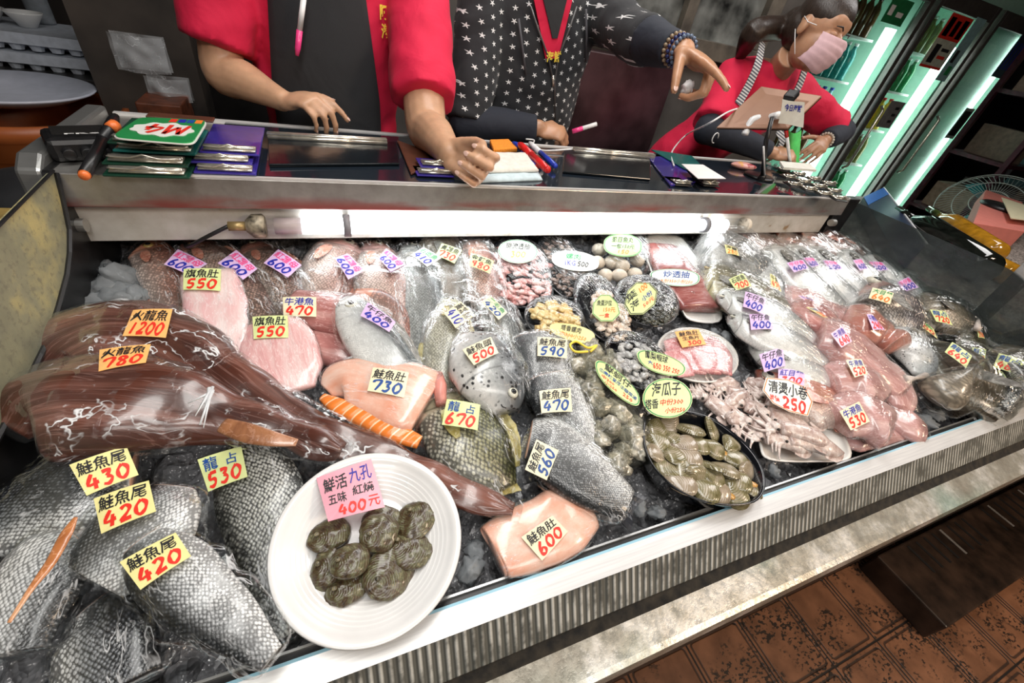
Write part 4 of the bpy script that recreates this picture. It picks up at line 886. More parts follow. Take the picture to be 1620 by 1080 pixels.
card(it, [(872, 392), (950, 402), (946, 432), (874, 424)], 'w', [('螺肉', .3, .15, .6, .45, 'g', False), ('1KG', .28, .5, .5, .78, 'b', False), ('500', .54, .5, .78, .76, 'k', True)], 'leaf', 'label')
o3 = poly([(932, 380), (960, 372), (1000, 372), (1022, 396), (1024, 432), (1004, 446), (968, 448), (946, 430)])
it = pack('fish_ball_bag', 'clear bag of round beige fish balls with a green lens shaped label', 'bag of fish balls', o3, .01, .01, None)
for k, (u, v) in enumerate([(948, 395), (968, 415), (984, 420), (1008, 412), (1004, 434), (980, 436), (958, 436), (975, 400), (1000, 398), (945, 415)]):
    V, F = blob(bed(u, v, .03 + .006 * (k % 3)), (.022, .022, .018), None, k, .05, 1.5, 16, 10); it.add('fish_ball', V, F, BALLM)
dome(it, o3, .01, .058, FILM, 'plastic_bag', 1.06, lump=.006, lscale=35)
card(it, [(955, 368), (1016, 371), (1016, 408), (955, 404)], 'G', [('虱目魚丸', .22, .14, .78, .4, 'k', False), ('一包150元', .2, .45, .8, .65, 'k', False), ('150', .34, .7, .66, .86, 'o', True)], 'leaf', 'label', border='g')
o4 = poly([(1016, 374), (1072, 371), (1090, 392), (1112, 430), (1140, 505), (1095, 508), (1078, 488), (1050, 455), (1026, 432)])
it = pack('liver_pack', 'long film wrapped tray of dark red sliced meat with a broad pale green label', 'seafood pack', poly([(1020, 376), (1070, 373), (1092, 395), (1114, 432), (1142, 504), (1092, 507), (1072, 480), (1034, 440)]), .014, .014, TRW)
Bl = body([(1045, 392, 44), (1060, 415, 50), (1082, 450, 60), (1108, 490, 54)], .28, .024, sq=2.8, lump=.004); it.add('meat_slices', Bl.v, Bl.f, LIVER, Bl.attrs)
dome(it, o4, .024, .03, WRAP)
card(it, [(1022, 424), (1110, 426), (1106, 455), (1036, 450)], 'w', [('炒透抽', .28, .12, .78, .52, 'B', False), ('大份350小份250', .15, .6, .85, .84, 'o', False)], 'leaf', 'label', border='g')
def ell_pack(name, label, e, traym, lift, cont, cq, ccol, lines, shape, film=WRAP, dep=.024, hgt=.022, cat='seafood pack', border=None, n=90, size=.008, tlt=.35):
    out = ellpx(*e, n=40); it = pack(name, label, cat, out, lift, dep, traym)
    if cont: pieces(it, cont[0], ellpx(e[0] + cont[2], e[1] + cont[3], e[2] * cont[4], e[3] * cont[4], e[4]), n, size, cont[1], lift + .018, .018, .95, len(label), 1.5)
    dome(it, out, lift + dep, hgt, film); card(it, cq, ccol, lines, shape, 'label', border=border, tilt=tlt); return it
ell_pack('seaweed_pack', 'black tray of shiny dark seaweed with a rounded lime label', (1023, 476, 54, 38, 24, 40, 1, 2.6)[:5], TRB, .03, ('seaweed', SEAW, 4, 6, .8), [(982, 470), (1018, 436), (1050, 470), (1004, 508)], 'g', [('葉', .1, .1, .5, .36, 'k', False), ('海', .1, .4, .42, .7, 'k', False), ('100', .56, .2, .9, .38, 'o', True), ('小份', .5, .5, .86, .68, 'b', False), ('50元', .42, .72, .8, .86, 'r', False)], 'oct', border='k')
ell_pack('fish_roe_pack', 'tall black tray of cream fish roe with a round lime label', (952, 488, 62, 36, 58), TRB, .035, ('fish_roe', FROE, 14, 12, .72), [(940, 466), (975, 466), (984, 508), (936, 508)], 'g', [('魚蛋沙拉', .15, .2, .75, .42, 'k', False), ('150元', .4, .48, .85, .66, 'o', False), ('一盒', .25, .7, .6, .86, 'r', False)], 'oct', border='g')
ell_pack('urchin_pack', 'black tray of orange yellow shellfish meat with a yellow lens shaped label', (878, 506, 50, 36, 20), TRB, .035, ('shellfish_meat', URCH, 0, 2, .8), [(868, 506), (945, 520), (938, 548), (872, 530)], 'y', [('塔香螺肉', .25, .12, .68, .48, 'k', False), ('中300小250', .22, .55, .82, .84, 'o', False)], 'leaf')
# shrimp ball pack and oyster bag
ell_pack('shrimp_ball_pack', 'black tray of grey shrimp meat with label ringed in blue behind the clam bowl', (1010, 572, 62, 38, 38), TRB, .045, ('shrimp_meat', GREYM, 4, 8, .8), [(1002, 545), (1090, 572), (1080, 600), (1016, 584)], 'g', [('鳳梨蝦球', .18, .08, .62, .44, 'k', False), ('大', .2, .5, .3, .68, 'b', False), ('650', .3, .55, .48, .8, 'r', True), ('350', .52, .55, .68, .8, 'r', True), ('250', .72, .55, .88, .78, 'r', True)], 'leaf', border='g', tlt=.15)
oy = [(934, 552, 58), (940, 575, 86), (950, 620, 98), (968, 680, 94), (980, 720, 84), (992, 744, 56)]
it = Item('oyster_bag', (955, 650), 'long clear bag of grey oysters in liquid with a big lime lens label', 'bag of oysters', None, .03)
rn = random.Random(5); B0 = body(oy, .5, .03)
for k in range(40):
    p, hw, d, ht = at(B0, .08 + .88 * ((k * .618) % 1), rn.uniform(-.7, .7), rn.uniform(.5, .8)); s = rn.uniform(.012, .020)
    V, F = blob(p, (s * 1.4, s, s * .7), frame(Vector((rn.uniform(-1, 1), rn.uniform(-1, 1), .1))), k, .5, 2.2, 14, 9); it.add('oyster', V, F, OYST, solid=False)
t = NT('cloudy_green_liquid_bag'); n = t.noise(t.obj(), 26, 4); nb = t.bump(n.outputs[0], .5, .006)
tr = t.n('ShaderNodeBsdfTransparent', i_0=(.88, .88, .84)); g = t.n('ShaderNodeBsdfPrincipled'); t.set(g.inputs['Base Color'], (.12, .12, .10)); g.inputs['Roughness'].default_value = .08; t.set(g.inputs['Normal'], nb)
mx = t.n('ShaderNodeMixShader', i_0=t.ramp(n.outputs[0], [(.4, (.06,) * 3), (.7, (.30,) * 3)])); t.t.links.new(tr.outputs[0], mx.inputs[1]); t.t.links.new(g.outputs[0], mx.inputs[2]); t.t.links.new(mx.outputs[0], t.out.inputs[0])
bag(it, oy, .56, .03, t.m, lump=.003)
card(it, [(938, 560), (968, 540), (1016, 632), (985, 648)][:0] or [(942, 548), (1032, 634), (1006, 652), (926, 566)][:0] or [(940, 556), (1016, 618), (1010, 652), (944, 600)], 'g', [('鮮蚵仔', .22, .06, .78, .36, 'k', False), ('①麻辣豆腐', .1, .4, .56, .56, 'B', False), ('中300', .14, .6, .42, .74, 'r', False), ('小250', .2, .76, .48, .9, 'r', False), ('②酸菜湯', .56, .44, .92, .6, 'B', False), ('250', .62, .66, .84, .82, 'r', False)], 'leaf', 'label', border='g', tilt=.1)
mb = MB(); mb.tube([bed(u, v, .085) for u, v in crom([(930, 556), (910, 556), (902, 546), (912, 540), (930, 550), (944, 546), (934, 556)], 4)], .0025, 8); mb.build('yellow_tie', INK['y'], it.root, True)
# raw slices on a white plate
out = ellpx(1103, 562, 66, 42, 14); it = pack('raw_slice_plate', 'patterned white plate of veined raw red fish slices with an orange tag', 'plate of fish', out, .02, .02, TRW)
for k, (pts, th) in enumerate([([(1066, 536, 30), (1085, 560, 52), (1098, 590, 36)], .2), ([(1092, 530, 26), (1108, 556, 50), (1122, 590, 34)], .22), ([(1118, 534, 20), (1134, 560, 40), (1142, 590, 30)], .2), ([(1056, 556, 22), (1070, 572, 34), (1086, 596, 24)], .2)]):
    Bs = body(pts, th, .036 + .003 * k, sq=2.6, lump=.003); it.add('fish_slice', Bs.v, Bs.f, RAW, {'uvm': [tuple(p) for p in Bs.v]})
mb = MB(); mb.tube([bed(1150 + 8 * math.cos(a), 578 + 12 * math.sin(a), .043) for a in [i * .3 - 1.4 for i in range(12)]], .0012, 6); mb.build('rim_pattern', plain('brown_glaze', (.45, .2, .1), .3), it.root, True)
dome(it, out, .042, .016, WRAP)
card(it, [(1068, 524), (1106, 520), (1118, 544), (1080, 549)], 'o', [('鮭魚肚', .1, .06, .9, .36, 'k', False), ('生魚片', .15, .38, .85, .62, 'k', False), ('300', .25, .68, .85, .94, 'r', True)])
# clam bowl
cb = [(1020, 664), (1040, 656), (1075, 652), (1115, 660), (1150, 680), (1185, 712), (1204, 744), (1206, 775), (1190, 795), (1155, 800), (1115, 795), (1070, 775), (1035, 742), (1018, 705)]
cbo = closed(cb, 4); bw = pack('clam_bowl', 'black oval bowl full of striped olive clams by the front rail', 'bowl', cbo, .022, .05, None)
V, F, n, c, h0 = rings(cbo, [(1, .072), (1.015, .076), (1, .078), (.965, .074), (.88, .045), (.8, .036), (.3, .034), (.3, .022), (.82, .022), (.93, .045)])
F += [(9 * n + i, 9 * n + (i + 1) % n, (i + 1) % n, i) for i in range(n)] + [tuple(6 * n + i for i in range(n)), tuple(7 * n + i for i in range(n))[::-1]]
bw.add('bowl_shell', V, F, TRB); bw.add
t = NT('clam_shell'); v = t.attr('uvm'); n = t.noise(v, 2.2, 4); oi = t.n('ShaderNodeObjectInfo')
sx = t.n('ShaderNodeSeparateXYZ', i_0=v); wv = t.math('SINE', t.math('MULTIPLY_ADD', sx.outputs[0], 62.0, t.math('MULTIPLY', n.outputs[0], 3.0)))
c = t.ramp(n.outputs[0], [(.3, (.11, .09, .035)), (.5, (.24, .21, .11)), (.7, (.42, .36, .26))]); c = t.mix(t.math('MULTIPLY', t.step(wv, .1, .9), .5), c, (.10, .09, .04))
c = t.mix(t.step(oi.outputs['Random'], .6, 1), c, t.mix(.5, c, (.42, .32, .26)))
t.pbr(c, .2, 0, t.bump(wv, .25, .0006), Coat_Weight=.7, Coat_Roughness=.05); CLM = t.m
FOOT = plain('orange_clam_foot', (.62, .34, .10), .25)
def clamshell(sgn):
    V, F = [], []; n, m = 22, 8
    for j in range(m + 1):
        r = j / m
        for i in range(n):
            a = 2 * math.pi * i / n; x = .0205 * r * math.cos(a) * (1 - .12 * math.cos(a)); y = .0140 * r * math.sin(a) * (1 + .25 * math.cos(a)) + .002 * (1 - r); z = .0060 * math.sqrt(max(0, 1 - r ** 2.2))
            V.append(Vector((x, y, sgn * (z + .0003))))
    F = [(j * n + i, j * n + (i + 1) % n, (j + 1) * n + (i + 1) % n, (j + 1) * n + i) for j in range(m) for i in range(n)]
    return V, F
cl_me = {}
for s in (1, -1):
    V, F = clamshell(s); me = bpy.data.meshes.new('shell_half'); me.from_pydata(V, [], F); me.polygons.foreach_set('use_smooth', [True] * len(F)); a_ = me.attributes.new('uvm', 'FLOAT_VECTOR', 'POINT'); a_.data.foreach_set('vector', [c_ for p in V for c_ in (math.hypot(p.x + .013, p.y + .007) / .025, p.y / .02, p.x / .02)]); me.materials.append(CLM); cl_me[s] = me
fm_ = bpy.data.meshes.new('clam_foot'); V, F = blob((.013, .004, 0), (.009, .004, .0018), None, 2, .3); fm_.from_pydata(V, [], F); fm_.materials.append(FOOT); fm_.polygons.foreach_set('use_smooth', [True] * len(F))
rn = random.Random(11); spots = scatter([(p[0], p[1] + 4) for p in cbo], 42, .80, 20, rn); spots.sort(key=lambda p: p[1])
ccx, ccy = 1112, 728
for k, (u, v) in enumerate(spots):
    f = max(0, 1 - (math.hypot(u - ccx, v - ccy) / 95) ** 2); p = bed(u, v - 3, .052 + .018 * f + rn.uniform(0, .006))
    e = empty('clam', p, 'wet striped olive clam in the black oval bowl', 'clam', 'clams in the black oval bowl')
    M = frame(Vector((math.cos(-.8 + rn.gauss(0, .7)), math.sin(-.8 + rn.gauss(0, .7)), rn.uniform(-.35, .35))), (NB + Vector((rn.uniform(-.5, .5), rn.uniform(-.5, .5), 0))).normalized())
    e.matrix_world = Matrix.Translation(p) @ M.to_4x4() @ Matrix.Scale(rn.uniform(1.25, 1.6), 4)
    for s in (1, -1): o = bpy.data.objects.new('shell_half', cl_me[s]); COL.objects.link(o); o.parent = e
    if k % 4 == 1: o = bpy.data.objects.new('clam_foot', fm_); COL.objects.link(o); o.parent = e; o['label'] = 'orange clam foot'
it = Item('round_sign', (1056, 628), 'round lime sign for clams resting on the back rim of the black bowl', 'price sign', None, .07)
card(it, [(1018, 598), (1084, 590), (1100, 640), (1020, 668)][:0] or [(1014, 600), (1092, 596), (1100, 658), (1020, 664)], 'g', [('海瓜子', .2, .1, .78, .45, 'k', False), ('塔香', .04, .5, .3, .74, 'k', False), ('中份300', .34, .52, .8, .68, 'r', False), ('小份250', .42, .74, .82, .88, 'r', False)], 'oval', 'sign_disc', border='g', h=.092)

# squid on white tray
sq_out = poly([(1082, 610), (1120, 600), (1200, 600), (1262, 618), (1300, 650), (1336, 680), (1344, 724), (1290, 730), (1215, 724), (1150, 690), (1100, 650)])
it = pack('squid_tray', 'white foam tray heaped with small squid, near the front rail', 'tray', poly([(1190, 640), (1262, 628), (1318, 652), (1330, 678), (1345, 724), (1290, 731), (1216, 727), (1200, 700)]), .02, .016, TRW)
SQM = meatmat('squid_skin', (.30, .17, .14), (.58, .45, .40), (.80, .72, .68), 70, (1, 1, 1), .25, uv=False, rough=.15)
SQT = meatmat('pale_squid_tentacles', (.42, .30, .27), (.66, .55, .50), (.84, .77, .73), 70, (1, 1, 1), .2, uv=False, rough=.15)
SQE = plain('squid_eye', (.03, .025, .02), .08)
def squid(pts, lift, seed, wh):
    rn = random.Random(seed); B = body(pts, .7, lift, n=6, seg=16, lump=.001)
    e = empty('squid', bed(*pts[0][:2], lift), 'small pinkish squid in the heap, ' + wh, 'squid', 'small squid heaped on the white tray')
    mesh('mantle', B.v, B.f, SQM, e, True, {'uvm': B.attrs['uvm']})
    c, hw, ht = B.rings[0][0], B.rings[0][1], B.rings[0][2]; d = (B.rings[0][0] - B.rings[3][0]).normalized(); s = hw.normalized(); r = hw.length
    V, F = blob(c + d * r * .5, (r * .75, r * .7, r * .6), frame(d), seed, .15, 1.5, 14, 9); mesh('head', V, F, SQT, e, True, {'uvm': [tuple(p) for p in V]})
    for sg in (1, -1):
        mb = MB(); mb.ell(c + d * r * .5 + s * (sg * r * .65) + NB * r * .4, (r * .18,) * 3, None, 10, 7); mb.cur = 0; mb.build('eye', SQE, e, True)
    for k in range(7):
        a0 = c + d * r * .8 + s * (r * (k - 3) * .22); ang = (k - 3) * .22 + rn.gauss(0, .3); P = [a0]; dd = (d + s * ang * .7).normalized(); L = r * rn.uniform(1.9, 3.2)
        for j in range(1, 7):
            ang2 = rn.gauss(.75 * (1 if k % 2 else -1), .25); dd = (dd + s * ang2 * .5 + NB * (rn.uniform(-.12, .12) - .05)).normalized(); P.append(P[-1] + dd * L / 6)
        mb = MB(); mb.tube([Vector(q) for q in crom([tuple(p) for p in P], 2)], [r * (.30 - .020 * j) for j in range(13)], 7); mb.build('tentacle', SQT, e, True)
    for sg in (1, -1):
        i0 = len(B.rings) - 1; rows = [[B.rings[i0 - j][0] + NB * .001 for j in range(0, 12, 2)], [B.rings[i0 - j][0] + B.rings[i0 - j][1] * sg + s * (sg * r * .6 * math.sin(math.pi * j / 12)) - NB * .001 for j in range(0, 12, 2)]]
        v, f = plate(rows, .0006); mesh('fin', v, f, SQM, e, False)
sqs = [((1148, 618), (1200, 640), 18, .03), ((1118, 632), (1160, 668), 20, .03), ((1150, 650), (1200, 690), 18, .03), ((1176, 640), (1240, 672), 20, .038), ((1210, 628), (1262, 660), 18, .035), ((1188, 668), (1262, 700), 20, .042), ((1216, 655), (1290, 690), 20, .05), ((1206, 690), (1285, 712), 20, .045), ((1232, 676), (1318, 704), 22, .06), ((1244, 694), (1335, 716), 22, .052), ((1128, 612), (1170, 606), 16, .03), ((1230, 612), (1180, 606), 14, .032), ((1162, 672), (1150, 650), 16, .04), ((1260, 640), (1308, 678), 18, .04), ((1180, 622), (1150, 640), 14, .045), ((1240, 650), (1210, 640), 14, .05)]
wheres = ['far back left by the raw slice plate', 'left edge beside the clam sign', 'left front beside the bowl rim', 'middle left', 'back right under the orange bordered sign', 'middle front', 'centre top of the heap', 'front edge, tentacles towards the bowl', 'long one pointing at the right tray corner', 'lowest front one along the tray edge', 'backmost short one', 'short one turned the other way at the back', 'curled one next to the bowl', 'right back one beside the empty tray corner', 'small curled one on top at left', 'small curled one on top in the middle']
for k, (a, b, w_, l) in enumerate(sqs):
    m_ = ((a[0] + b[0]) / 2, (a[1] + b[1]) / 2 - 3); w_ *= 1.3; squid([(*a, w_ * .8), (*m_, w_), (a[0] + (b[0] - a[0]) * .8, a[1] + (b[1] - a[1]) * .8, w_ * .8), (*b, 4)], l, k + 3, wheres[k])
it = Item('bordered_sign', (1246, 625), 'white sign with orange border for small squid priced 250, standing over the heap', 'price sign', None, .06)
card(it, [(1204, 600), (1262, 596), (1294, 662), (1232, 664)][:0] or [(1200, 592), (1284, 606), (1290, 664), (1214, 640)], 'w', [('清燙小卷', .14, .12, .9, .52, 'k', False), ('時價', .12, .58, .3, .78, 'r', False), ('250', .34, .55, .84, .92, 'r', True)], 'hex', 'sign_board', border='o', h=.085)

# ---- right part
GROU = fishmat('olive_grouper_skin', (.10, .10, .05), (.26, .23, .12), (.5, .45, .3), .007, .35, head=(.38, .33, .16), mott=.5)
P_ = [(1106, 440, 34), (1120, 446, 62), (1160, 462, 74), (1205, 482, 66), (1240, 505, 44)]
it = fish('yellow_headed_grouper', 'yellowish headed dark fish in a folded bag, left of the silver fish tagged 400', P_, -1, GROU, FIN_G, .42, .015, tail=None, eyek=dict(a=.12, x=.35, r=.011, ring=EYEG)); bag(it, grow(P_, 8, 4), .46, .015)
ptag(it, [(1153.5, 441), (1176, 431.5), (1190, 451), (1165.5, 459.5)], 'g', '石斑魚', '700', 'k', 'r')
P_ = [(1106, 382, 40), (1130, 395, 74), (1160, 415, 84), (1200, 440, 60)]
it = fish('dark_bagged_fish', 'dark fish in a crinkled bluish bag folded open above the yellow headed one', P_, -1, GREYF, FIN_G, .4, .01, tail=None, hd=False); bag(it, grow(P_, 18, 8), .5, .01, COOLBAG, lump=.01)
ptag(it, [(1147, 386), (1166, 392), (1170, 404), (1150, 400)], 'y', '海鱺', '280', 'k', 'o')
THR = dict(tail=(.03, .03))
for k, (P_, q, wh, l) in enumerate([
 ([(1136, 474, 12), (1150, 477, 36), (1190, 490, 52), (1240, 514, 48), (1284, 540, 26)], [(1180, 460), (1213, 472), (1207, 496), (1176, 484)], 'top one of the three lying heads left', .06),
 ([(1152, 506, 12), (1166, 511, 40), (1205, 528, 56), (1255, 552, 52), (1304, 580, 26)], [(1186, 496), (1219, 496), (1224.5, 520), (1189, 521)], 'middle one of the three lying heads left', .05),
 ([(1186, 552, 12), (1200, 557, 38), (1235, 571, 52), (1280, 590, 46), (1316, 606, 26)], [(1201.7, 560), (1239, 548), (1243, 578), (1210, 588)], 'bottom one of the three lying heads left', .04)]):
    it = fish('silver_threadfin', 'silver fish tagged 400, ' + wh, P_, -1, SILV, FIN_G, .5, l, tail=(.03, .028), group='silver fish lying with heads left', eyek=dict(a=.11, x=.15, r=.0085)); bag(it, grow(P_, 5, 4), .53, l, WRAP, lump=.002, wr=.001); ptag(it, q, 'p', '午仔魚', '400', 'k', 'b')
P_ = [(1200, 606, 40), (1230, 616, 66), (1280, 632, 76), (1330, 648, 50), (1350, 656, 30)]
it = fish('red_bream', 'orange red fish half under the orange bordered sign, tagged 300', P_, -1, fishmat('bright_red_fish_skin', (.58, .14, .07), (.70, .34, .24), (.80, .64, .58), .006, .25, mott=.2), FIN_R, .45, .02, tail=(.02, .03)); bag(it, grow(P_, 6, 4), .5, .02, WRAP)
ptag(it, [(1232, 581.7), (1274, 586), (1273, 609), (1232, 608)], 'p', '紅目鰱', '300', 'b', 'r')
# red snapper heads along the back
for k, (P_, q, wh) in enumerate([
 ([(1140, 378, 14), (1170, 380, 34), (1210, 396, 44), (1250, 420, 40)], [(1161, 381), (1184, 380), (1194, 394), (1169, 393.5)], 'leftmost, nearest the bluish bag'),
 ([(1204, 372, 14), (1222, 378, 34), (1250, 396, 44), (1285, 420, 36)], [(1205, 384), (1225, 384), (1226, 396), (1212, 396)], 'second from left'),
 ([(1242, 372, 14), (1260, 378, 36), (1290, 396, 44), (1320, 420, 36)], [(1239, 382), (1263, 382), (1269, 394), (1250, 396)], 'third from left'),
 ([(1272, 370, 14), (1290, 376, 36), (1318, 394, 44), (1350, 418, 36)], [(1269, 379), (1293, 381), (1299, 395), (1273, 393)], 'fourth from left'),
 ([(1298, 374, 12), (1316, 380, 30), (1340, 396, 36), (1366, 416, 30)], [(1296, 383), (1315, 384), (1326, 396), (1304, 394)], 'rightmost, in the back corner')]):
    it = back_snapper('orange headed snapper under the lamp in the far right row, ' + wh, P_, -1, SNAP, q, grow(P_, 6, 4), lift=.005 + .004 * k, group='snappers in the far right back row')
for k, (P_, q, wh, l) in enumerate([
 ([(1214, 392, 14), (1228, 406, 44), (1264, 444, 54), (1305, 480, 46), (1348, 508, 24)], [(1245, 415), (1271, 410), (1280, 424), (1257, 430)], 'leftmost and largest of the upright row', .035),
 ([(1240, 390, 12), (1254, 402, 36), (1295, 438, 42), (1335, 470, 36), (1378, 508, 20)], [(1271, 407), (1287, 407), (1297, 418.5), (1283, 423)], 'second from left of the upright row', .03),
 ([(1272, 393, 12), (1286, 404, 36), (1324, 436, 42), (1362, 468, 36), (1396, 502, 20)], [(1302, 411), (1323, 413), (1334, 424), (1313, 429)], 'third from left of the upright row', .026),
 ([(1324, 396, 12), (1338, 409, 38), (1362, 436, 46), (1388, 462, 38), (1412, 488, 20)], [(1350, 411), (1363, 409), (1374, 424), (1361, 427)], 'fourth from left of the upright row', .03),
 ([(1368, 405, 12), (1380, 416, 38), (1400, 440, 44), (1424, 466, 28)], [(1372, 413), (1396, 414), (1407, 426), (1383, 429)], 'fifth from left of the upright row', .03),
 ([(1412, 436, 22), (1424, 446, 44), (1438, 468, 50), (1450, 496, 34)], [(1420, 446), (1438, 437), (1454, 454), (1431.5, 461)], 'rightmost, beside the glass end panel', .035)]):
    it = fish('silver_threadfin', 'silver fish tagged 400, ' + wh, P_, -1, SILV, FIN_G, .5, l, tail=(.03, .025), group='silver fish in the upright row', eyek=dict(a=.11, x=.15, r=.0085)); bag(it, grow(P_, 6, 4), .55, l, WRAP, lump=.002, wr=.002); ptag(it, q, 'p', '午仔魚', '400', 'm', 'b')
# silvery plump fish behind the grouper
P_ = [(1192, 408, 26), (1202, 420, 46), (1212, 450, 54), (1224, 480, 40)]
it = fish('white_bellied_fish', 'white bellied fish in a clear bag with narrow orange priced tag 470', P_, -1, SILV, FIN_G, .5, .03, tail=None, hd=False); bag(it, grow(P_, 12, 8), .56, .03); ptag(it, [(1219, 432), (1230, 440), (1237, 461), (1221, 452)], 'y', '午魚', '470', 'k', 'r')
def chunk(label, pts, m=PINKM, q=None, top='牛港魚', price='', col='c', th=.5, lift=.03, it_='b', sq=2.4, group='wrapped trevally chunks'):
    return slab('trevally_chunk', label, pts, m, q, col, top, price, th, lift, sq=sq, it_=it_, group=group, lump=.007)
chunk('pink fish chunk strip below the upright silver fish, partly hidden', [(1232, 458, 30), (1260, 478, 50), (1300, 494, 52), (1350, 512, 36)], PINKM, [(1263, 466), (1286, 473), (1296, 480), (1278, 478)], price='250', col='k', lift=.025, it_='b')
chunk('dark red chunk with a folded yellow tag', [(1248, 486, 26), (1270, 498, 48), (1300, 512, 46), (1318, 522, 34)], REDM, [(1276, 485), (1291, 487), (1311, 502), (1304, 501)], price='300', col='y', lift=.045)
chunk('twisted film wrapped pink chunk tagged 640', [(1290, 530, 50), (1318, 544, 66), (1350, 562, 60), (1390, 592, 50), (1425, 618, 40)], PINKM, [(1315, 527), (1333, 515), (1349, 539), (1332, 549)], price='640', col='k', lift=.05)
chunk('pair of smooth brown red roe sacs with a lilac tag', [(1334, 500, 34), (1356, 512, 56), (1386, 528, 48), (1398, 536, 36), (1410, 544, 48), (1422, 554, 36)], ROE, [(1372, 496), (1382, 498), (1401, 521), (1382, 521)], price='240', col='p', th=.6, lift=.06, group=None)
chunk('pink chunk with purple shadowed fold tagged 520', [(1310, 600, 44), (1340, 604, 60), (1370, 618, 58), (1392, 634, 40)], PINKM, [(1339, 569), (1364, 567), (1374, 591), (1353, 596)], price='520', lift=.055)
chunk('smooth pink chunk piece right of the 520 tag', [(1392, 590, 30), (1406, 604, 50), (1420, 632, 44), (1428, 650, 30)], PINKM, lift=.045)
chunk('large pink chunk near the front rail tagged 530', [(1322, 664, 62), (1350, 660, 76), (1380, 668, 72), (1398, 680, 54)], PINKM, [(1329, 650), (1360, 634), (1377, 666), (1347, 680)], price='530', lift=.045)
chunk('pink chunk end in gathered film at the front rail', [(1392, 652, 24), (1415, 664, 34), (1440, 676, 40), (1458, 686, 30)], PINKM, lift=.03)
chunk('lower pink chunk pressed against the front rail', [(1330, 696, 30), (1362, 694, 40), (1400, 688, 38), (1430, 684, 26)], PINKM, lift=.02)
# scaly fish 640, silver spotted 400
P_ = [(1362, 458, 34), (1380, 470, 66), (1404, 492, 84), (1420, 515, 60), (1432, 532, 36)]
it = fish('bigeye_snapper', 'grey cross scaled fish with pinkish head in a bag tagged 640', P_, -1, fishmat('grey_cross_scaled_skin', (.20, .17, .18), (.34, .32, .32), (.62, .60, .58), .0075, .85, head=(.52, .28, .24), mott=.35), FIN_G, .45, .045, tail=None); bag(it, grow(P_, 10, 6), .52, .045); ptag(it, [(1381.5, 454), (1415, 463), (1409, 481), (1375, 471)], 'c', '大目鰱', '640', 'g', 'o')
P_ = [(1446, 506, 34), (1440, 530, 60), (1446, 560, 76), (1454, 582, 56), (1458, 598, 30)]
it = fish('white_spotted_fish', 'bright silver white fish with dark speckled flank tagged 400', P_, -1, fishmat('white_speckled_skin', (.30, .31, .32), (.70, .70, .70), (.88, .87, .85), .006, .12, spots=((.02, .02, .025), 150, .28), mott=.3), FIN_G, .5, .045, tail=None, dorsal=None, anal=None, hd=False); bag(it, grow(P_, 8, 4), .55, .045, WRAP); ptag(it, [(1446, 497), (1478, 520), (1484, 535), (1447, 509)], 'y', '午魚', '400', 'g', 'r')
# dark groupers and tied bags at the far right
def rfish(label, P_, m, q, top, price, lift, pad=14, bk=None, th=.5, ds=-1, tie=None, ip='r', hd=False):
    it = fish('bagged_emperor_fish', label, P_, ds, m, FIN_G, th, lift, tail=None, hd=hd); bag(it, grow(P_, pad, 6), th + .06, lift, bk or FILM, lump=.008)
    if tie:
        mb = MB(); mb.tube([bed(*p, lift + .05) for p in tie], [.012, .004, .009][:len(tie)], 9); mb.build('bag_neck', plain('bunched_plastic', (.62, .55, .50), .2), it.root, True)
    if q: ptag(it, q, 'g', top, price, 'B', ip)
    return it
DKG = fishmat('dark_brown_grouper_skin', (.06, .055, .04), (.17, .15, .11), (.36, .31, .24), .008, .55, mott=.5)
rfish('dark brown fish in a bag with folded tag priced 720', [(1462, 470, 34), (1480, 490, 62), (1500, 512, 70), (1516, 534, 48)], DKG, [(1472, 489), (1497, 492), (1508, 514), (1482, 508)], '龍占', '720', .04, hd=True)
rfish('dark fish in an upright knotted bag near the right glass', [(1548, 508, 24), (1545, 525, 40), (1538, 550, 50), (1530, 572, 40)], OLIVE, [(1545, 514), (1553, 520), (1559, 535), (1549, 533)], '龍占', '350', .06, tie=[(1540, 496), (1548, 506), (1546, 520)])
rfish('dark fish in a big crinkled bag with twisted neck tagged 640', [(1448, 594, 30), (1475, 588, 74), (1505, 600, 104), (1530, 628, 96), (1540, 650, 60)], DKG, [(1507, 540), (1538.5, 562), (1529, 581.5), (1495, 556)], '龍占', '640', .04, 22, tie=[(1432, 600), (1448, 598), (1464, 594)])
bpy_it = rfish('pale scaled fish in a bag below the 460 tag, beside the front rail', [(1536, 600, 44), (1560, 602, 82), (1590, 618, 88), (1616, 640, 60)], BREAM, [(1538.5, 548.5), (1561, 552), (1558, 576), (1539.5, 574)], '龍占', '380', .045, 10)
card(bpy_it, [(1564, 583), (1587, 587), (1601, 609), (1579, 605)], 'g', [('龍占', .1, .08, .9, .42, 'B', False), ('380', .1, .5, .9, .92, 'o', True)])
rfish('grey scaled fish in a bag tagged 460, at the right picture edge', [(1566, 556, 40), (1592, 575, 74), (1620, 600, 84), (1650, 630, 60)], DKG, [(1581, 558), (1621, 569.5), (1612.6, 593), (1572, 580)], '龍占', '460', .05, 12)
rfish('dark fish deep in the corner behind the 460 bag', [(1500, 496, 30), (1520, 508, 50), (1545, 530, 50), (1570, 550, 40)], DKG, None, '', '', .02, 12)
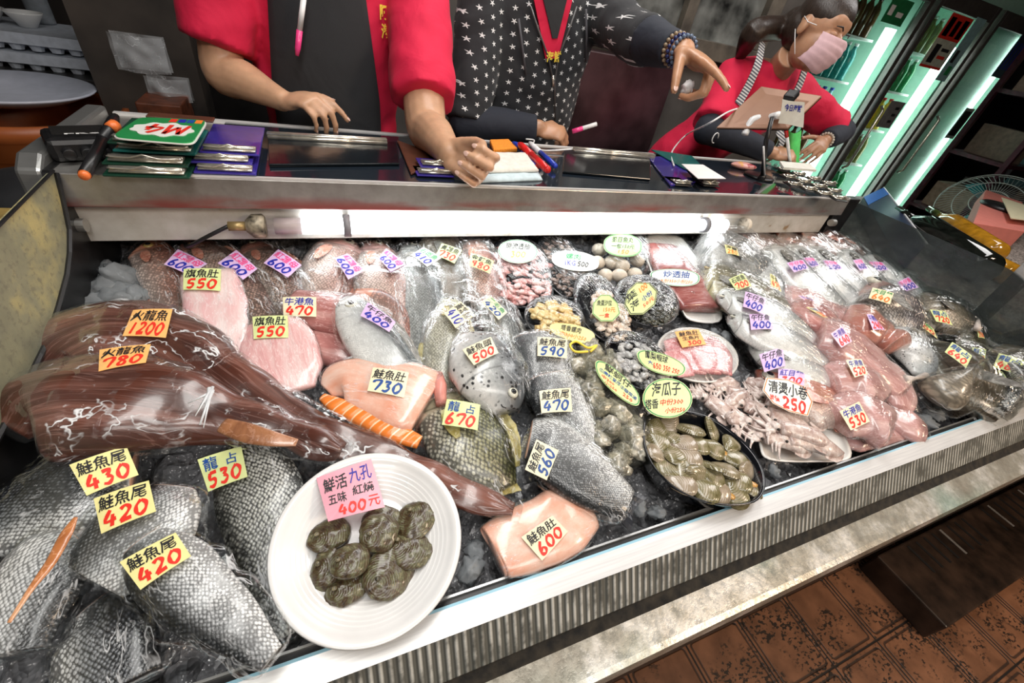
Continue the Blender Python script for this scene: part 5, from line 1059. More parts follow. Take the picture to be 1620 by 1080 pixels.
# loose ice lumps that show between the fish
ICL = NT('clear_ice_lump'); n = ICL.noise(ICL.obj(), 60, 4)
ICL.pbr((.40, .43, .45), .12, 0, ICL.bump(n.outputs[0], .6, .004), Transmission_Weight=.55, IOR=1.2)
rn = random.Random(3)
for k, (u, v, s) in enumerate([(165, 455, .026), (195, 440, .03), (185, 470, .028), (215, 465, .024), (150, 480, .02), (210, 490, .02), (170, 430, .018), (540, 545, .015), (552, 560, .012), (1150, 535, .014), (1130, 525, .012), (1425, 690, .02), (1445, 680, .018), (1462, 668, .022), (1478, 655, .018), (1430, 705, .014), (1460, 690, .016), (745, 900, .016), (750, 870, .014), (1010, 800, .014), (1040, 810, .012), (1225, 745, .012)]):
    V, F = blob(bed(u, v, .02), (s * 1.3, s, s * .7), frame(Vector((rn.uniform(-1, 1), rn.uniform(-1, 1), rn.uniform(-.4, .4)))), k, .6, 2.4, 16, 11)
    o = mesh('ice_lump', V, F, ICL.m, None, True); tag(o, 'clear jagged lump of ice lying loose on the ice bed', 'ice lump', 'loose ice lumps between the fish')
# ================================================================ THINGS ON THE SHELF
ZG = SZ + .0035
CHR = plain('scratched_chrome', (.78, .74, .64), .22, .75, nz=.15, scale=60, bump=.03)
def quadz(q, z): return [Pz(u, v, z) for u, v in q]
def clipboard(label, c, w_, l, z, colr, ang=0, group='clipboards on the shelf', clip_only=False, transp=False):
    """c: pixel of the middle of the clip edge (near side); board goes away from the viewer"""
    p = Pz(*c, z); X = Vector((math.cos(ang), math.sin(ang), 0)); Yv = Vector((-X.y, X.x, 0)); M = Matrix((X, Yv, (0, 0, 1))).transposed()
    e = empty('clipboard', p, label, 'clipboard', group)
    mb = MB(); mb.box(p + Yv * l / 2, (w_, l, .004), M); mb.build('board', colr, e, bevel=.0015)
    mb = MB(); r = .009
    for k in range(2): mb.tube([p + X * (-w_ * .42) + Yv * (.012 + .014 * k) + Vector((0, 0, .008 - .003 * k)), p + X * (w_ * .42) + Yv * (.012 + .014 * k) + Vector((0, 0, .008 - .003 * k))], .0052 - .001 * k, 10)
    mb.box(p + Yv * .02 + Vector((0, 0, .005)), (w_ * .86, .03, .003), M); mb.build('clip', CHR, e, True)
    mb = MB(); mb.tube([p + X * (w_ * .42 * s) + Yv * (.004 - .005 * (1 - abs(s)) ** .5) + Vector((0, 0, .012 + .006 * max(0, 1 - abs(s) * 2.5))) for s in [i / 10 - 1 for i in range(21)]], .0016, 6); mb.build('wire_lever', CHR, e, True)
    return e
GB = plain('dark_green_board', (.01, .05, .03), .25); BB = plain('blue_violet_board', (.045, .03, .28), .2, Coat_Weight=.6); TB = plain('teal_board', (.01, .12, .11), .25); WB = plain('brown_board', (.10, .035, .02), .35)
def stack(pts, colr, w_, l, lab, grp, dz=.011, ang=0):
    n = len(pts)
    for k, c in enumerate(pts): clipboard(lab % ('lowest' if k == 0 else 'second from bottom' if k == 1 else 'second from top' if k == n - 2 else 'topmost'), c, w_, l, ZG + .004 + dz * k, colr if not isinstance(colr, list) else colr[k], ang, grp)
stack([(233, 280), (231, 262), (246, 242), (238, 230)], [GB, GB, TB, GB], .118, .155, '%s clipboard of the stack under the green card', 'clipboards under the green card', .011)
stack([(357, 275), (351, 259), (364, 244)], BB, .098, .19, '%s blue violet clipboard with chrome clip beside the green card', 'blue violet clipboards left', .009)
# green and white rounded card with the red lettering, on the left stack
e = Item('menu_card', (255, 210), 'glossy green plastic card with red letters in a white cloud, lying on clipboards', 'card')
zc = ZG + .058; q = [(222, 188), (330, 193), (307, 231), (175, 220)]; Q = quadz(q, zc)
def qm(s, t, h=0): return (Q[0] * (1 - s) + Q[1] * s) * (1 - t) + (Q[3] * (1 - s) + Q[2] * s) * t + Vector((0, 0, h))
e.root.location = qm(.5, .5)
ro = [(.5 - .5 * math.copysign(abs(math.cos(a)) ** .25, math.cos(a)), .5 - .5 * math.copysign(abs(math.sin(a)) ** .25, math.sin(a))) for a in [2 * math.pi * k / 40 for k in range(40)]]
GRC = plain('glossy_green_card', (.02, .30, .08), .15, nz=.03, Coat_Weight=.6); WHC = plain('white_print', (.85, .85, .80), .2, nz=.02)
MB().prism([qm(.5 + (s - .5) * .97, .5 + (t - .5) * .97, .004) for s, t in ro][::-1], (0, 0, -.004)).build('card_base', GRC, e.root)
MB().prism([qm(s, t, .002) for s, t in ro][::-1], (0, 0, -.002)).build('white_rim', WHC, e.root)
cl = [(.5 + (.40 + .02 * math.cos(9 * a)) * math.cos(a), .55 + (.28 + .03 * math.cos(9 * a)) * math.sin(a)) for a in [2 * math.pi * k / 60 for k in range(60)]]
o = MB().prism([qm(s, t, .0048) for s, t in cl], (0, 0, -.0006)).build('white_cloud', WHC, e.root)
def flat_text(txt, f, ink, parent, name, s0, t0, s1, t1, h, flip=False, bold=.02):
    v, ff = glyphs(txt, bold)
    V = [f((s1 - (s1 - s0) * x) if flip else s0 + (s1 - s0) * x, (t1 - (t1 - t0) * y) if flip else t0 + (t1 - t0) * y, h) for x, y in v]
    return mesh(name, V, ff, INK[ink], parent, False)
v, ff = digits('M4', .15); mesh('red_letters', [qm(.80 - .60 * x + .05 * y, .76 - .40 * y, .0056) for x, y in v], ff, INK['r'], e.root, False)
for k, (a, c_) in enumerate([(.47, 'r'), (.60, 'b'), (.72, 'B'), (.84, 'o')]):
    MB().prism([qm(a, .06, .0046), qm(a + .10, .06, .0046), qm(a + .10, .2, .0046), qm(a, .2, .0046)], (0, 0, -.0004)).build('picture_square', INK[c_], e.root); 

# brown board behind
o = clipboard('brown board lying behind the green card at the shelf back', (285, 189), .11, .03, ZG + .045, WB, 0)
for ch in list(o.children):
    if ch.name.split('.')[0] != 'board': bpy.data.objects.remove(ch)
# walkie talkie and marker
BKP = plain('matte_black_plastic', (.012, .012, .013), .35, nz=.2)
p = Pz(143, 248, ZG); e = empty('two_way_radio', p, 'black hand held two way radio lying on the steel shelf end', 'radio')
X = (Pz(176, 212, ZG) - Pz(110, 214, ZG)).normalized(); Yv = Vector((-X.y, X.x, 0)); M = Matrix((X, Yv, (0, 0, 1))).transposed()
mb = MB(); mb.box(p + Yv * .02 + Vector((0, 0, .016)), (.098, .075, .038), M); mb.build('radio_body', BKP, e, bevel=.009)
for k in range(6): mb = MB(); mb.box(p + Yv * (.0 + .008 * k) + Vector((0, 0, .039)), (.07, .003, .002), M); mb.build('speaker_slot', plain('slot_black', (.004, .004, .004), .6), e)
for k in range(3): mb = MB(); mb.tube([p + X * (-.025 + .023 * k) - Yv * .012 + Vector((0, 0, .014)), p + X * (-.025 + .023 * k) - Yv * .032 + Vector((0, 0, .014))], .009, 12); mb.build('knob', BKP, e, True, bevel=.001)
mb = MB(); flat_text('FRS', lambda s, t, h: p + X * (-.02 + .045 * s) + Yv * (.002 - .006 * t - .006) + Vector((0, 0, .0405)), 'w', e, 'white_letters', 0, 0, 1, 1, 0)
def pen(name, label, pts, z, r, mats_, cat='pen', group=None):
    a = Pz(*pts[0], z[0]); b = Pz(*pts[1], z[1]); e = empty(name, a, label, cat, group); d = b - a
    mb = MB(); mb.tube([a, a + d * .55], r, 12); mb.build('barrel', mats_[0], e, True)
    mb = MB(); mb.tube([a + d * .55, a + d * .92, b], [r * 1.1, r * 1.05, r * .7], 12); mb.build('cap', mats_[1], e, True)
    mb = MB(); mb.tube([a - d.normalized() * .006, a], [r * .8, r * .95], 12); mb.build('end_plug', mats_[2], e, True); return e
ORP = plain('orange_plastic', (.85, .20, .05), .3); REP = plain('red_plastic', (.65, .02, .02), .25); BLP = plain('blue_plastic', (.02, .05, .45), .25); WHP = plain('white_plastic', (.8, .8, .8), .3); PKP = plain('pink_plastic', (.85, .06, .25), .25)
pen('marker_pen', 'black marker with orange end leaning on the two way radio', [(134, 276), (183, 184)], (ZG + .012, ZG + .045), .0085, (BKP, BKP, ORP), 'marker')
mb = MB(); a = Pz(175, 203, ZG + .04); mb.tube([a, a + Vector((.004, .014, .003))], .0095, 12); o = mb.build('orange_ring', ORP, bpy.data.objects['marker_pen'], True)
# dark glass trays with bright long handles (order trays)
def dtray(label, q, hq):
    Q_ = quadz(q, ZG + .001); e = empty('dark_glass_tray', sum(Q_, Vector()) / 4, label, 'tray', 'dark trays with bright bars')
    MB().prism(Q_[::-1], (0, 0, .006)).build('tray_plate', plain('dark_tray', (.006, .009, .012), .15), e, bevel=.0015)
    a, b = Pz(*hq[0], ZG + .016), Pz(*hq[1], ZG + .016); mb = MB(); mb.tube([a, b], .004, 10); mb.tube([a + Vector((0, .012, 0)), b + Vector((0, .012, 0))], .003, 10); mb.box((a + b) / 2 + Vector((0, .005, -.006)), ((b - a).length, .02, .008), frame(b - a, (0, 0, 1))); mb.build('chrome_bar', CHR, e, True)
dtray('dark glass tray with chrome bar in front of the pointing finger', [(424, 222), (628, 228), (632, 262), (426, 264)], [(422, 212), (612, 222)])
dtray('dark glass tray with chrome bar in front of the star patterned jacket', [(892, 246), (1028, 248), (1028, 286), (890, 274)], [(910, 235), (1036, 246)])
# partly hidden clipboards near the fist, cloth, sponge, pens
e_ = stack([(690, 279), (695, 266)], BB, .085, .06, '%s dark clipboard half under the hanging fist', 'clipboards under the fist', .01)
P4 = quadz([(628, 224), (672, 240), (686, 262), (650, 278)], ZG + .001)
e = empty('brown_plate', P4[0], 'brown round edged plate beside the bent elbow on the shelf', 'plate'); MB().prism([P4[0], P4[3], P4[2], P4[1]], (0, 0, .005)).build('plate_board', WB, e, bevel=.002)
CLO = plain('off_white_cloth', (.74, .70, .63), .85, nz=.06, scale=80, bump=.5); CLB = plain('pale_blue_cloth', (.55, .66, .70), .85, nz=.06, scale=80, bump=.5)
def cloth(label, q, z, h, m, seed):
    Qc = quadz(q, z); V, F = [], []; n = 24
    def f(s, t): return (Qc[0] * (1 - s) + Qc[1] * s) * (1 - t) + (Qc[3] * (1 - s) + Qc[2] * s) * t
    for lay in range(2):
        for j in range(n + 1):
            for i in range(n + 1):
                s, t = i / n, j / n; ed = min(s, 1 - s, t, 1 - t); p = f(s, t); rr = math.sqrt(min(1, ed * 14 + .0))
                V.append(p + Vector((0, 0, (h * (.35 + .65 * rr) + .002 * noise.noise(p * 40 + Vector((seed, 0, 0)))) if lay == 0 else 0)))
    k = n + 1
    for j in range(n):
        for i in range(n): a = j * k + i; F.append((a, a + k, a + k + 1, a + 1)); b = k * k + a; F.append((b, b + 1, b + k + 1, b + k))
    bd = list(range(k)) + [j * k + n for j in range(1, k)] + [n * k + i for i in range(n - 1, -1, -1)] + [j * k for j in range(n - 1, 0, -1)]
    F += [(bd[i], bd[(i + 1) % len(bd)], k * k + bd[(i + 1) % len(bd)], k * k + bd[i]) for i in range(len(bd))]
    tag(mesh('folded_cloth', V, F, m, None, True), label, 'cloth', 'folded cloths beside the fist')
cloth('pale blue folded cloth, the lower of the two beside the fist', [(758, 262), (848, 268), (858, 286), (752, 290)], ZG, .010, CLB, 1)
cloth('off white folded cloth on top of the pale blue one', [(760, 246), (832, 246), (852, 272), (764, 274)], ZG + .011, .012, CLO, 2)
Qs = quadz([(774, 227), (804, 226), (818, 241), (780, 243)], ZG); o = MB().prism(Qs[::-1], (0, 0, .012)).build('orange_sponge', plain('orange_sponge', (.85, .28, .02), .8, scale=200, bump=.8), None, bevel=.003); tag(o, 'flat orange sponge behind the folded cloths', 'sponge')
for k, (a, b, m_, wh) in enumerate([((866, 268), (822, 228), (REP, REP, REP), 'red marker on top of the pens beside the folded cloths'), ((858, 258), (812, 226), (BLP, BLP, WHP), 'blue marker left of the red one'), ((878, 262), (838, 226), (BLP, WHP, BLP), 'blue and white marker right of the red one'), ((850, 262), (826, 240), (BLP, BLP, REP), 'short dark blue marker under the red one')]):
    pen('marker_pen', wh, (a, b), (ZG + .012 + .010 * (k == 0), ZG + .012 + .010 * (k == 0)), .0075 + .002 * (k == 0), m_, 'marker')
# right end of the shelf
def qslab(name, label, cat, q, z, th, m, part='panel', **kw):
    Qp = quadz(q, z); e = empty(name, sum(Qp, Vector()) / 4, label, cat, **kw); MB().prism(Qp[::-1], (0, 0, th)).build(part, m, e, bevel=min(.002, th / 3)); return e
e = qslab('blue_board', 'translucent blue purple board flat on the shelf behind the white note', 'board', [(1024, 250), (1066, 250), (1100, 290), (1060, 296)], ZG, .006, BB)
e = qslab('teal_board', 'teal edged board lying under the charging cable', 'board', [(1030, 238), (1094, 248), (1128, 282), (1082, 268)], ZG + .007, .004, TB)
for k, c in enumerate([(1082, 294), (1126, 295), (1124, 288)]):
    clipboard(['clipboard at the shelf edge left of the white note', 'lower clipboard under the white note', 'upper clipboard carrying the white note'][k], c, .062, .07, ZG + .004 + .009 * (k == 2), BKP, -.08)
Qn = quadz([(1078, 260), (1112, 261), (1148, 283), (1104, 283)], ZG + .030); o = MB().prism(Qn[::-1], (0, 0, .0015)).build('white_note', plain('note_paper', (.82, .78, .76), .6, nz=.02), None); tag(o, 'white paper note held on the clipboard at the right shelf edge', 'note')
k = 0
names = ['front', 'second', 'third']
for j in range(3):
    for i in range(4):
        u, v = 1250 + i * 24 + j * -8, 288 + i * 7.5 - j * 12
        clipboard('dark clipboard in the tight cluster below the writing hands', (u + 10, v + 8), .045, .045, ZG + .006 + .004 * (3 - j), BKP, -.25, 'small clipboards below the writing hands')
# decorated phone / toy on the shelf
c_ = Pz(1176, 262, ZG + .012); V, F = blob(c_, (.052, .022, .012), frame(Vector((1, -.22, 0)), (0, 0, 1)), 3, .15, 1.5, 22, 12)
e = empty('patterned_pouch', c_, 'small pink pouch with flowers and a fruit lying on the shelf before the tablet arm', 'pouch')
t = NT('pink_flower_print'); n = t.noise(t.obj(), 34, 2); t.pbr(t.ramp(n.outputs[0], [(.36, (.85, .45, .10)), (.44, (.80, .40, .35)), (.56, (.80, .42, .38)), (.62, (.45, .05, .06))]), .35); mesh('pouch_body', V, F, t.m, e)
mb = MB(); mb.lathe(Pz(1200, 280, ZG), [(0, 0), (.05, 0), (.052, .004), (.045, .008), (0, .008)], 28); e2 = mb.build('dark_saucer', BKP, None, True); tag(e2, 'dark round base plate of the tablet arm near the shelf edge', 'base plate')
# tablet on a bent arm, with clip and paper note
b0 = Pz(1203, 285, ZG + .008); e = empty('tablet_holder', b0, 'black and white bent arm holder standing on the shelf', 'holder')
j1 = Py(1212, 222, .995); j2 = Py(1222, 185, 1.02); j3 = Py(1196, 205, 1.12)
mb = MB(); mb.lathe(b0, [(0, 0), (.012, 0), (.012, .012), (.008, .022), (0, .024)], 16); mb.build('ball_foot', BKP, e, True)
mb = MB(); mb.tube([b0 + Vector((0, 0, .014)), j1, j2], [.007, .0065, .006], 12); mb.build('arm_black', BKP, e, True)
mb = MB(); mb.tube([b0 + Vector((-.004, -.008, .02)), Py(1208, 232, .985)], .0026, 8); mb.build('arm_white_trim', WHP, e, True)
mb = MB(); mb.tube([Vector(q_) for q_ in crom([tuple(Py(1178, 213, 1.10)), tuple(Py(1190, 190, 1.11)), tuple(Py(1215, 186, 1.09)), tuple(Py(1232, 182, 1.05))], 6)], .011, 12); mb.build('cradle_arm', WHP, e, True)
Qt = [Py(1204, 139, 1.20), Py(1300, 154, 1.02), Py(1246, 206, 1.02), Py(1133, 204, 1.16)]
e = empty('tablet', sum(Qt, Vector()) / 4, 'rose gold tablet seen from behind, tilted on its arm in front of the woman', 'tablet'); nt = (Qt[1] - Qt[0]).cross(Qt[3] - Qt[0]).normalized()
if nt.dot(CAM - Qt[0]) < 0: nt = -nt
MB().prism(Qt, nt * .006).build('tablet_back', plain('rose_gold', (.24, .12, .07), .4, .2, nz=.03), e, bevel=.002)
MB().prism([p_ - nt * .0015 for p_ in Qt], nt * .001).build('screen', plain('screen_black', (.01, .01, .012), .1), e)
cq = sum(Qt, Vector()) / 4
e = empty('spring_clip', Py(1252, 150, 1.02), 'black clip on the tablet edge gripping a paper note', 'clip'); mb = MB(); mb.box(Py(1252, 151, 1.0), (.032, .03, .018), frame(Qt[1] - Qt[0], nt)); mb.build('clip_body', BKP, e, bevel=.004)
Qn = [Py(1238, 157, .985), Py(1274, 163, .975), Py(1270, 201, .985), Py(1231, 195, 1.0)]
e = empty('paper_note', sum(Qn, Vector()) / 4, 'crumpled white paper note with blue writing hanging from the clip', 'note'); nn = (Qn[1] - Qn[0]).cross(Qn[3] - Qn[0]).normalized()
if nn.dot(CAM - Qn[0]) < 0: nn = -nn
def nf(s, t, h=0): return (Qn[0] * (1 - s) + Qn[1] * s) * (1 - t) + (Qn[3] * (1 - s) + Qn[2] * s) * t + nn * (h + .003 * math.sin(s * 5 + t * 3))
V = [nf(i / 8, j / 8) for j in range(9) for i in range(9)]; V += [v - nn * .0008 for v in V]; F = [(j * 9 + i, j * 9 + i + 1, j * 9 + i + 10, j * 9 + i + 9) for j in range(8) for i in range(8)]; F += [tuple(81 + i for i in f)[::-1] for f in F]
mesh('paper', V, F, PAP['w'], e, True); flat_text('今日海鮮', nf, 'b', e, 'lettering', .12, .12, .9, .42, .0015)
mb = MB(); mb.tube([Vector(q_) for q_ in crom([tuple(Py(1166, 172, 1.18)), tuple(Py(1150, 178, 1.15)), tuple(Py(1120, 196, 1.12)), tuple(Pz(1085, 214, ZG + .02)), tuple(Pz(1063, 240, ZG + .008)), tuple(Pz(1066, 262, ZG + .012))], 8)], .0028, 8); tag(mb.build('charging_cable', WHP, None, True), 'white charging cable curving from the tablet down to the shelf', 'cable')
mb = MB(); mb.tube([Vector(q_) for q_ in crom([tuple(Pz(832, 220, ZG + .01)), tuple(Pz(845, 222, ZG + .008)), tuple(Pz(842, 232, ZG + .008)), tuple(Pz(862, 238, ZG + .005)), tuple(Pz(905, 236, ZG + .01))], 8)], .0022, 8); tag(mb.build('power_lead', WHP, None, True), 'thin white cord on the shelf behind the markers', 'cord')
# ================================================================ PEOPLE
def skinmat(name, c):
    t = NT(name); n = t.noise(t.obj(), 30, 4, .6); n2 = t.noise(t.obj(), 220, 3)
    col = t.ramp(n.outputs[0], [(.3, tuple(x * .78 for x in c)), (.7, c)]); t.pbr(col, .42, 0, t.bump(t.math('ADD', n.outputs[0], t.math('MULTIPLY', n2.outputs[0], .3)), .25, .002), Subsurface_Weight=.12, Subsurface_Radius=(.02, .008, .004), Subsurface_Scale=.4); return t.m
SK1 = skinmat('light_tan_skin', (.62, .36, .22)); SK2 = skinmat('brown_skin', (.48, .25, .14)); SK3 = skinmat('warm_tan_skin', (.50, .27, .16))
def fabric(name, c, sc=500, folds=9, fd=.012, rough=.8):
    t = NT(name); v = t.obj(); n = t.noise(v, folds, 3, .5, .6); w_ = t.noise(v, sc, 2)
    t.pbr(t.mix(t.math('MULTIPLY', w_.outputs[0], .4), c, tuple(x * .6 for x in c)), rough, 0, t.bump(t.math('ADD', n.outputs[0], t.math('MULTIPLY', w_.outputs[0], .03)), .7, fd), Sheen_Weight=.03); return t.m
RED = fabric('crimson_shirt', (.70, .006, .055)); APR = fabric('black_apron_cloth', (.022, .023, .026), 400, 6); DKC = fabric('dark_navy_ribbing', (.012, .016, .028), 700, 14, .006)
def organic(name, mb, mat, parent, vox=.005, it=6, fac=.6):
    o = mb.build(name, mat, parent, True)
    m = o.modifiers.new('union', 'REMESH'); m.mode = 'VOXEL'; m.voxel_size = vox; m.use_smooth_shade = True
    m = o.modifiers.new('soften', 'SMOOTH'); m.iterations = it; m.factor = fac
    return o
def limb(mb, pts, r, n=16):
    """tapered limb: tube plus round joints"""
    P = crom([tuple(p) + (q,) for p, q in zip(pts, r)], 6)
    mb.tube([Vector(p[:3]) for p in P], [p[3] for p in P], n)
    for p, q in ((pts[0], r[0]), (pts[-1], r[-1])): mb.ell(p, (q, q, q), None, 14, 9)
_tx = bpy.data.textures.new('cloth_folds', 'CLOUDS'); _tx.noise_scale = .09; _tx.noise_depth = 1
def creased(o, k=.022):
    m = o.modifiers.new('folds', 'DISPLACE'); m.texture = _tx; m.strength = k; m.mid_level = .5; m.texture_coords = 'GLOBAL'; return o
def hand(mb, W, F, N, side, curls, spread=(0, 0, 0, 0), thumb=(.6, .5, .2), s=1.0, thumbdir=None, nails=None):
    """W wrist, F towards the fingers, N back-of-hand normal, side +1 right hand / -1 left. curls: 4 x (knuckle, mid, tip) radians (index first)"""
    F = Vector(F).normalized(); N = Vector(N); N = (N - F * N.dot(F)).normalized(); T = N.cross(F) * side      # T points to the thumb side
    K = W + F * (.092 * s)
    M = Matrix((F, T, N)).transposed()
    mb.ell(W + F * .050 * s + T * .003 * s, (.052 * s, .038 * s, .0155 * s), M, 18, 12); mb.ell(W + F * .074 * s, (.026 * s, .040 * s, .0135 * s), M, 18, 12)
    mb.ell(W + F * .03 * s + T * .022 * s - N * .006 * s, (.034 * s, .016 * s, .015 * s), M, 14, 10)
    mb.ell(W + F * .03 * s - T * .02 * s - N * .005 * s, (.032 * s, .014 * s, .013 * s), M, 14, 10)
    L = [(.043, .026, .020), (.047, .030, .021), (.043, .028, .020), (.034, .021, .018)]; off = [.029, .0095, -.0105, -.0285]; back = [-.004, 0, -.004, -.012]; rr = [.0088, .0090, .0085, .0074]
    tips = []
    for k in range(4):
        p = K + T * off[k] * s + F * back[k] * s - N * .001; pts = [p - F * .03 * s, p]; a = 0; sp = spread[k]
        D = (F + T * sp).normalized(); Ax = D.cross(N).normalized()
        for j in range(3):
            a += curls[k][j]; d = D * math.cos(a) - N * math.sin(a); pts.append(pts[-1] + d * L[k][j] * s)
        r = rr[k] * s; R = [r * .9, r * 1.12, r * 1.02, r * .92, r * .80]
        # knuckle-by-knuckle tapered segments
        for j in range(4): mb.tube([pts[j], (pts[j] + pts[j + 1]) / 2, pts[j + 1]], [R[j], (R[j] + R[j + 1]) / 2 * .95, R[j + 1]], 12)
        for j in range(1, 5): mb.ell(pts[j], (R[j],) * 3, None, 12, 8)
        tips.append((pts[-1], d, (N * math.cos(a) + D * math.sin(a)).normalized(), R[4]))
    b = W + F * .022 * s + T * .026 * s - N * .006 * s; d0 = thumbdir or (F * .75 + T * .75 - N * .15).normalized(); d0 = Vector(d0).normalized(); pts = [b, b + d0 * .040 * s]; ref = -N * .6 - T * .8
    a = 0
    for j, l in ((0, .030), (1, .024)):
        a += thumb[j]; ax = (ref - d0 * ref.dot(d0)).normalized(); d = d0 * math.cos(a) + ax * math.sin(a); pts.append(pts[-1] + d * l * s)
    R = [.014 * s, .0115 * s, .0100 * s, .0082 * s]
    for j in range(3): mb.tube([pts[j], pts[j + 1]], [R[j], R[j + 1]], 12)
    for j in range(4): mb.ell(pts[j], (R[j],) * 3, None, 12, 8)
    tn = (N * .8 + T * .3); tn = (tn - d * tn.dot(d)).normalized(); tips.append((pts[-1], d, tn, R[3]))
    if nails is not None: nails += tips
    return T
NAIL = plain('finger_nail', (.72, .48, .40), .2, nz=.03)
def put_nails(nails, parent):
    for p, d, n, r in nails:
        mb = MB(); mb.ell(p + n * r * .78 - d * r * .1, (r * .85, r * .62, r * .16), frame(d, n), 12, 7); mb.build('finger_nail', NAIL, parent, True)
def head(mb, c, U, F, s=1.0, ears=True):
    U = Vector(U).normalized(); F = Vector(F); F = (F - U * F.dot(U)).normalized(); S = U.cross(F); M = Matrix((F, S, U)).transposed()
    def q(f, l, u): return c + (F * f + S * l + U * u) * s
    mb.ell(q(-.012, 0, .028), (.098 * s, .077 * s, .088 * s), M, 24, 16); mb.ell(q(.018, 0, -.035), (.072 * s, .062 * s, .078 * s), M, 22, 14); mb.ell(q(.052, 0, -.088), (.030 * s, .032 * s, .024 * s), M, 14, 9)
    mb.ell(q(.058, 0, .04), (.026 * s, .054 * s, .036 * s), M, 16, 10); mb.ell(q(.066, .03, -.015), (.022 * s, .022 * s, .022 * s), M, 12, 8); mb.ell(q(.066, -.03, -.015), (.022 * s, .022 * s, .022 * s), M, 12, 8)
    mb.tube([q(.085, 0, .012), q(.108, 0, -.022)], [.009 * s, .013 * s], 12); mb.ell(q(.105, 0, -.025), (.014 * s, .017 * s, .011 * s), M, 12, 8)
    for l, u in ((0, -.052), (0, -.063)): mb.ell(q(.088, l, u), (.010 * s, .024 * s, .006 * s), M, 12, 8)
    for sg in (1, -1):
        mb.ell(q(-.012, sg * .078, -.008), (.018 * s, .007 * s, .032 * s), M, 14, 9); mb.ell(q(-.008, sg * .082, -.008), (.012 * s, .006 * s, .024 * s), M, 12, 8)
    return q, M
def face_parts(q, M, s, parent, masked=False):
    if masked:
        for sg in (1, -1):
            mb = MB(); mb.ell(q(.080, sg * .031, .004), (.013 * s, .016 * s, .010 * s), M, 14, 9); mb.build('eyelid', SK3, parent, True)
            mb = MB(); mb.tube([q(.086, sg * .015, -.002), q(.0945, sg * .031, -.006), q(.082, sg * .047, -.002)], .0016 * s, 6); mb.build('eyelashes', plain('black_hair', (.012, .009, .008), .45), parent, True)
            mb = MB(); mb.tube([q(.092, sg * .014, .024), q(.094, sg * .032, .030), q(.083, sg * .05, .024)], [.002 * s, .003 * s, .0015 * s], 8); mb.build('eyebrow', plain('black_hair', (.012, .009, .008), .45), parent, True)
        return
    for sg in (1, -1):
        mb = MB(); mb.ell(q(.082, sg * .031, .004), (.012 * s, .015 * s, .0085 * s), M, 14, 9); mb.build('eye', plain('eye_white', (.7, .68, .65), .15), parent, True)
        mb = MB(); mb.ell(q(.0915, sg * .031, .002), (.004 * s, .0065 * s, .0065 * s), M, 12, 8); mb.build('iris', plain('dark_iris', (.02, .012, .008), .1), parent, True)
        mb = MB(); mb.tube([q(.092, sg * .014, .024), q(.094, sg * .032, .030), q(.083, sg * .05, .024)], [.002 * s, .003 * s, .0015 * s], 8); mb.build('eyebrow', plain('black_hair', (.012, .009, .008), .45), parent, True)
    if not masked:
        mb = MB(); mb.ell(q(.094, 0, -.0575), (.005 * s, .022 * s, .005 * s), M, 14, 8); mb.build('lips', plain('lips', (.5, .16, .14), .4), parent, True)
def tors(mb, sec, n=40):
    """stacked ellipses (x, y, z, rx, ry)"""
    S = crom(sec, 5); V = [Vector((x + rx * math.copysign(abs(math.cos(a)) ** .85, math.cos(a)), y + ry * math.sin(a), z)) for x, y, z, rx, ry in S for a in [2 * math.pi * k / n for k in range(n)]]
    F = [(i * n + k, i * n + (k + 1) % n, (i + 1) * n + (k + 1) % n, (i + 1) * n + k) for i in range(len(S) - 1) for k in range(n)] + [tuple(range(n))[::-1], tuple(range((len(S) - 1) * n, len(S) * n))]
    mb.add(V, F)
def hairmat(name, c):
    t = NT(name); v = t.obj(); n = t.noise(t.scalev(v, (120, 120, 14)), 3, 4); t.pbr(t.ramp(n.outputs[0], [(.3, tuple(x * .5 for x in c)), (.7, tuple(x * 1.8 for x in c))]), .38, 0, t.bump(n.outputs[0], .6, .002)); return t.m
HAIR = hairmat('dark_brown_hair', (.022, .013, .009))
TRS = fabric('dark_trousers', (.02, .02, .025), 400, 6)
def lower(body_mb, cx, cy, parent, hip=.17, wz=.98):
    """legs under the clothes and the trousers over them"""
    tr = MB(); tors(tr, [(cx, cy, wz, hip, .12), (cx, cy, .88, hip + .015, .13), (cx, cy, .78, hip, .13)])
    for sg in (1, -1):
        P_ = [(cx + sg * .09, cy, .84), (cx + sg * .10, cy, .48), (cx + sg * .10, cy + .02, .10)]; limb(body_mb, [Vector(p) for p in P_], [.085, .055, .04]); body_mb.ell((cx + sg * .10, cy - .04, .045), (.042, .12, .04), None, 14, 9)
        tr.tube([Vector(p) for p in P_], [.105, .075, .062], 18)
        sh = MB(); sh.ell((cx + sg * .10, cy - .05, .05), (.052, .14, .05), None, 18, 10); sh.build('shoe', BKP, parent, True)
    organic('trousers', tr, TRS, parent, .012, 4)

def imd(a, b, c): v = Vector((a, b, c)).normalized(); return Vector((_X.dot(v), _Y.dot(v), _Z.dot(v)))
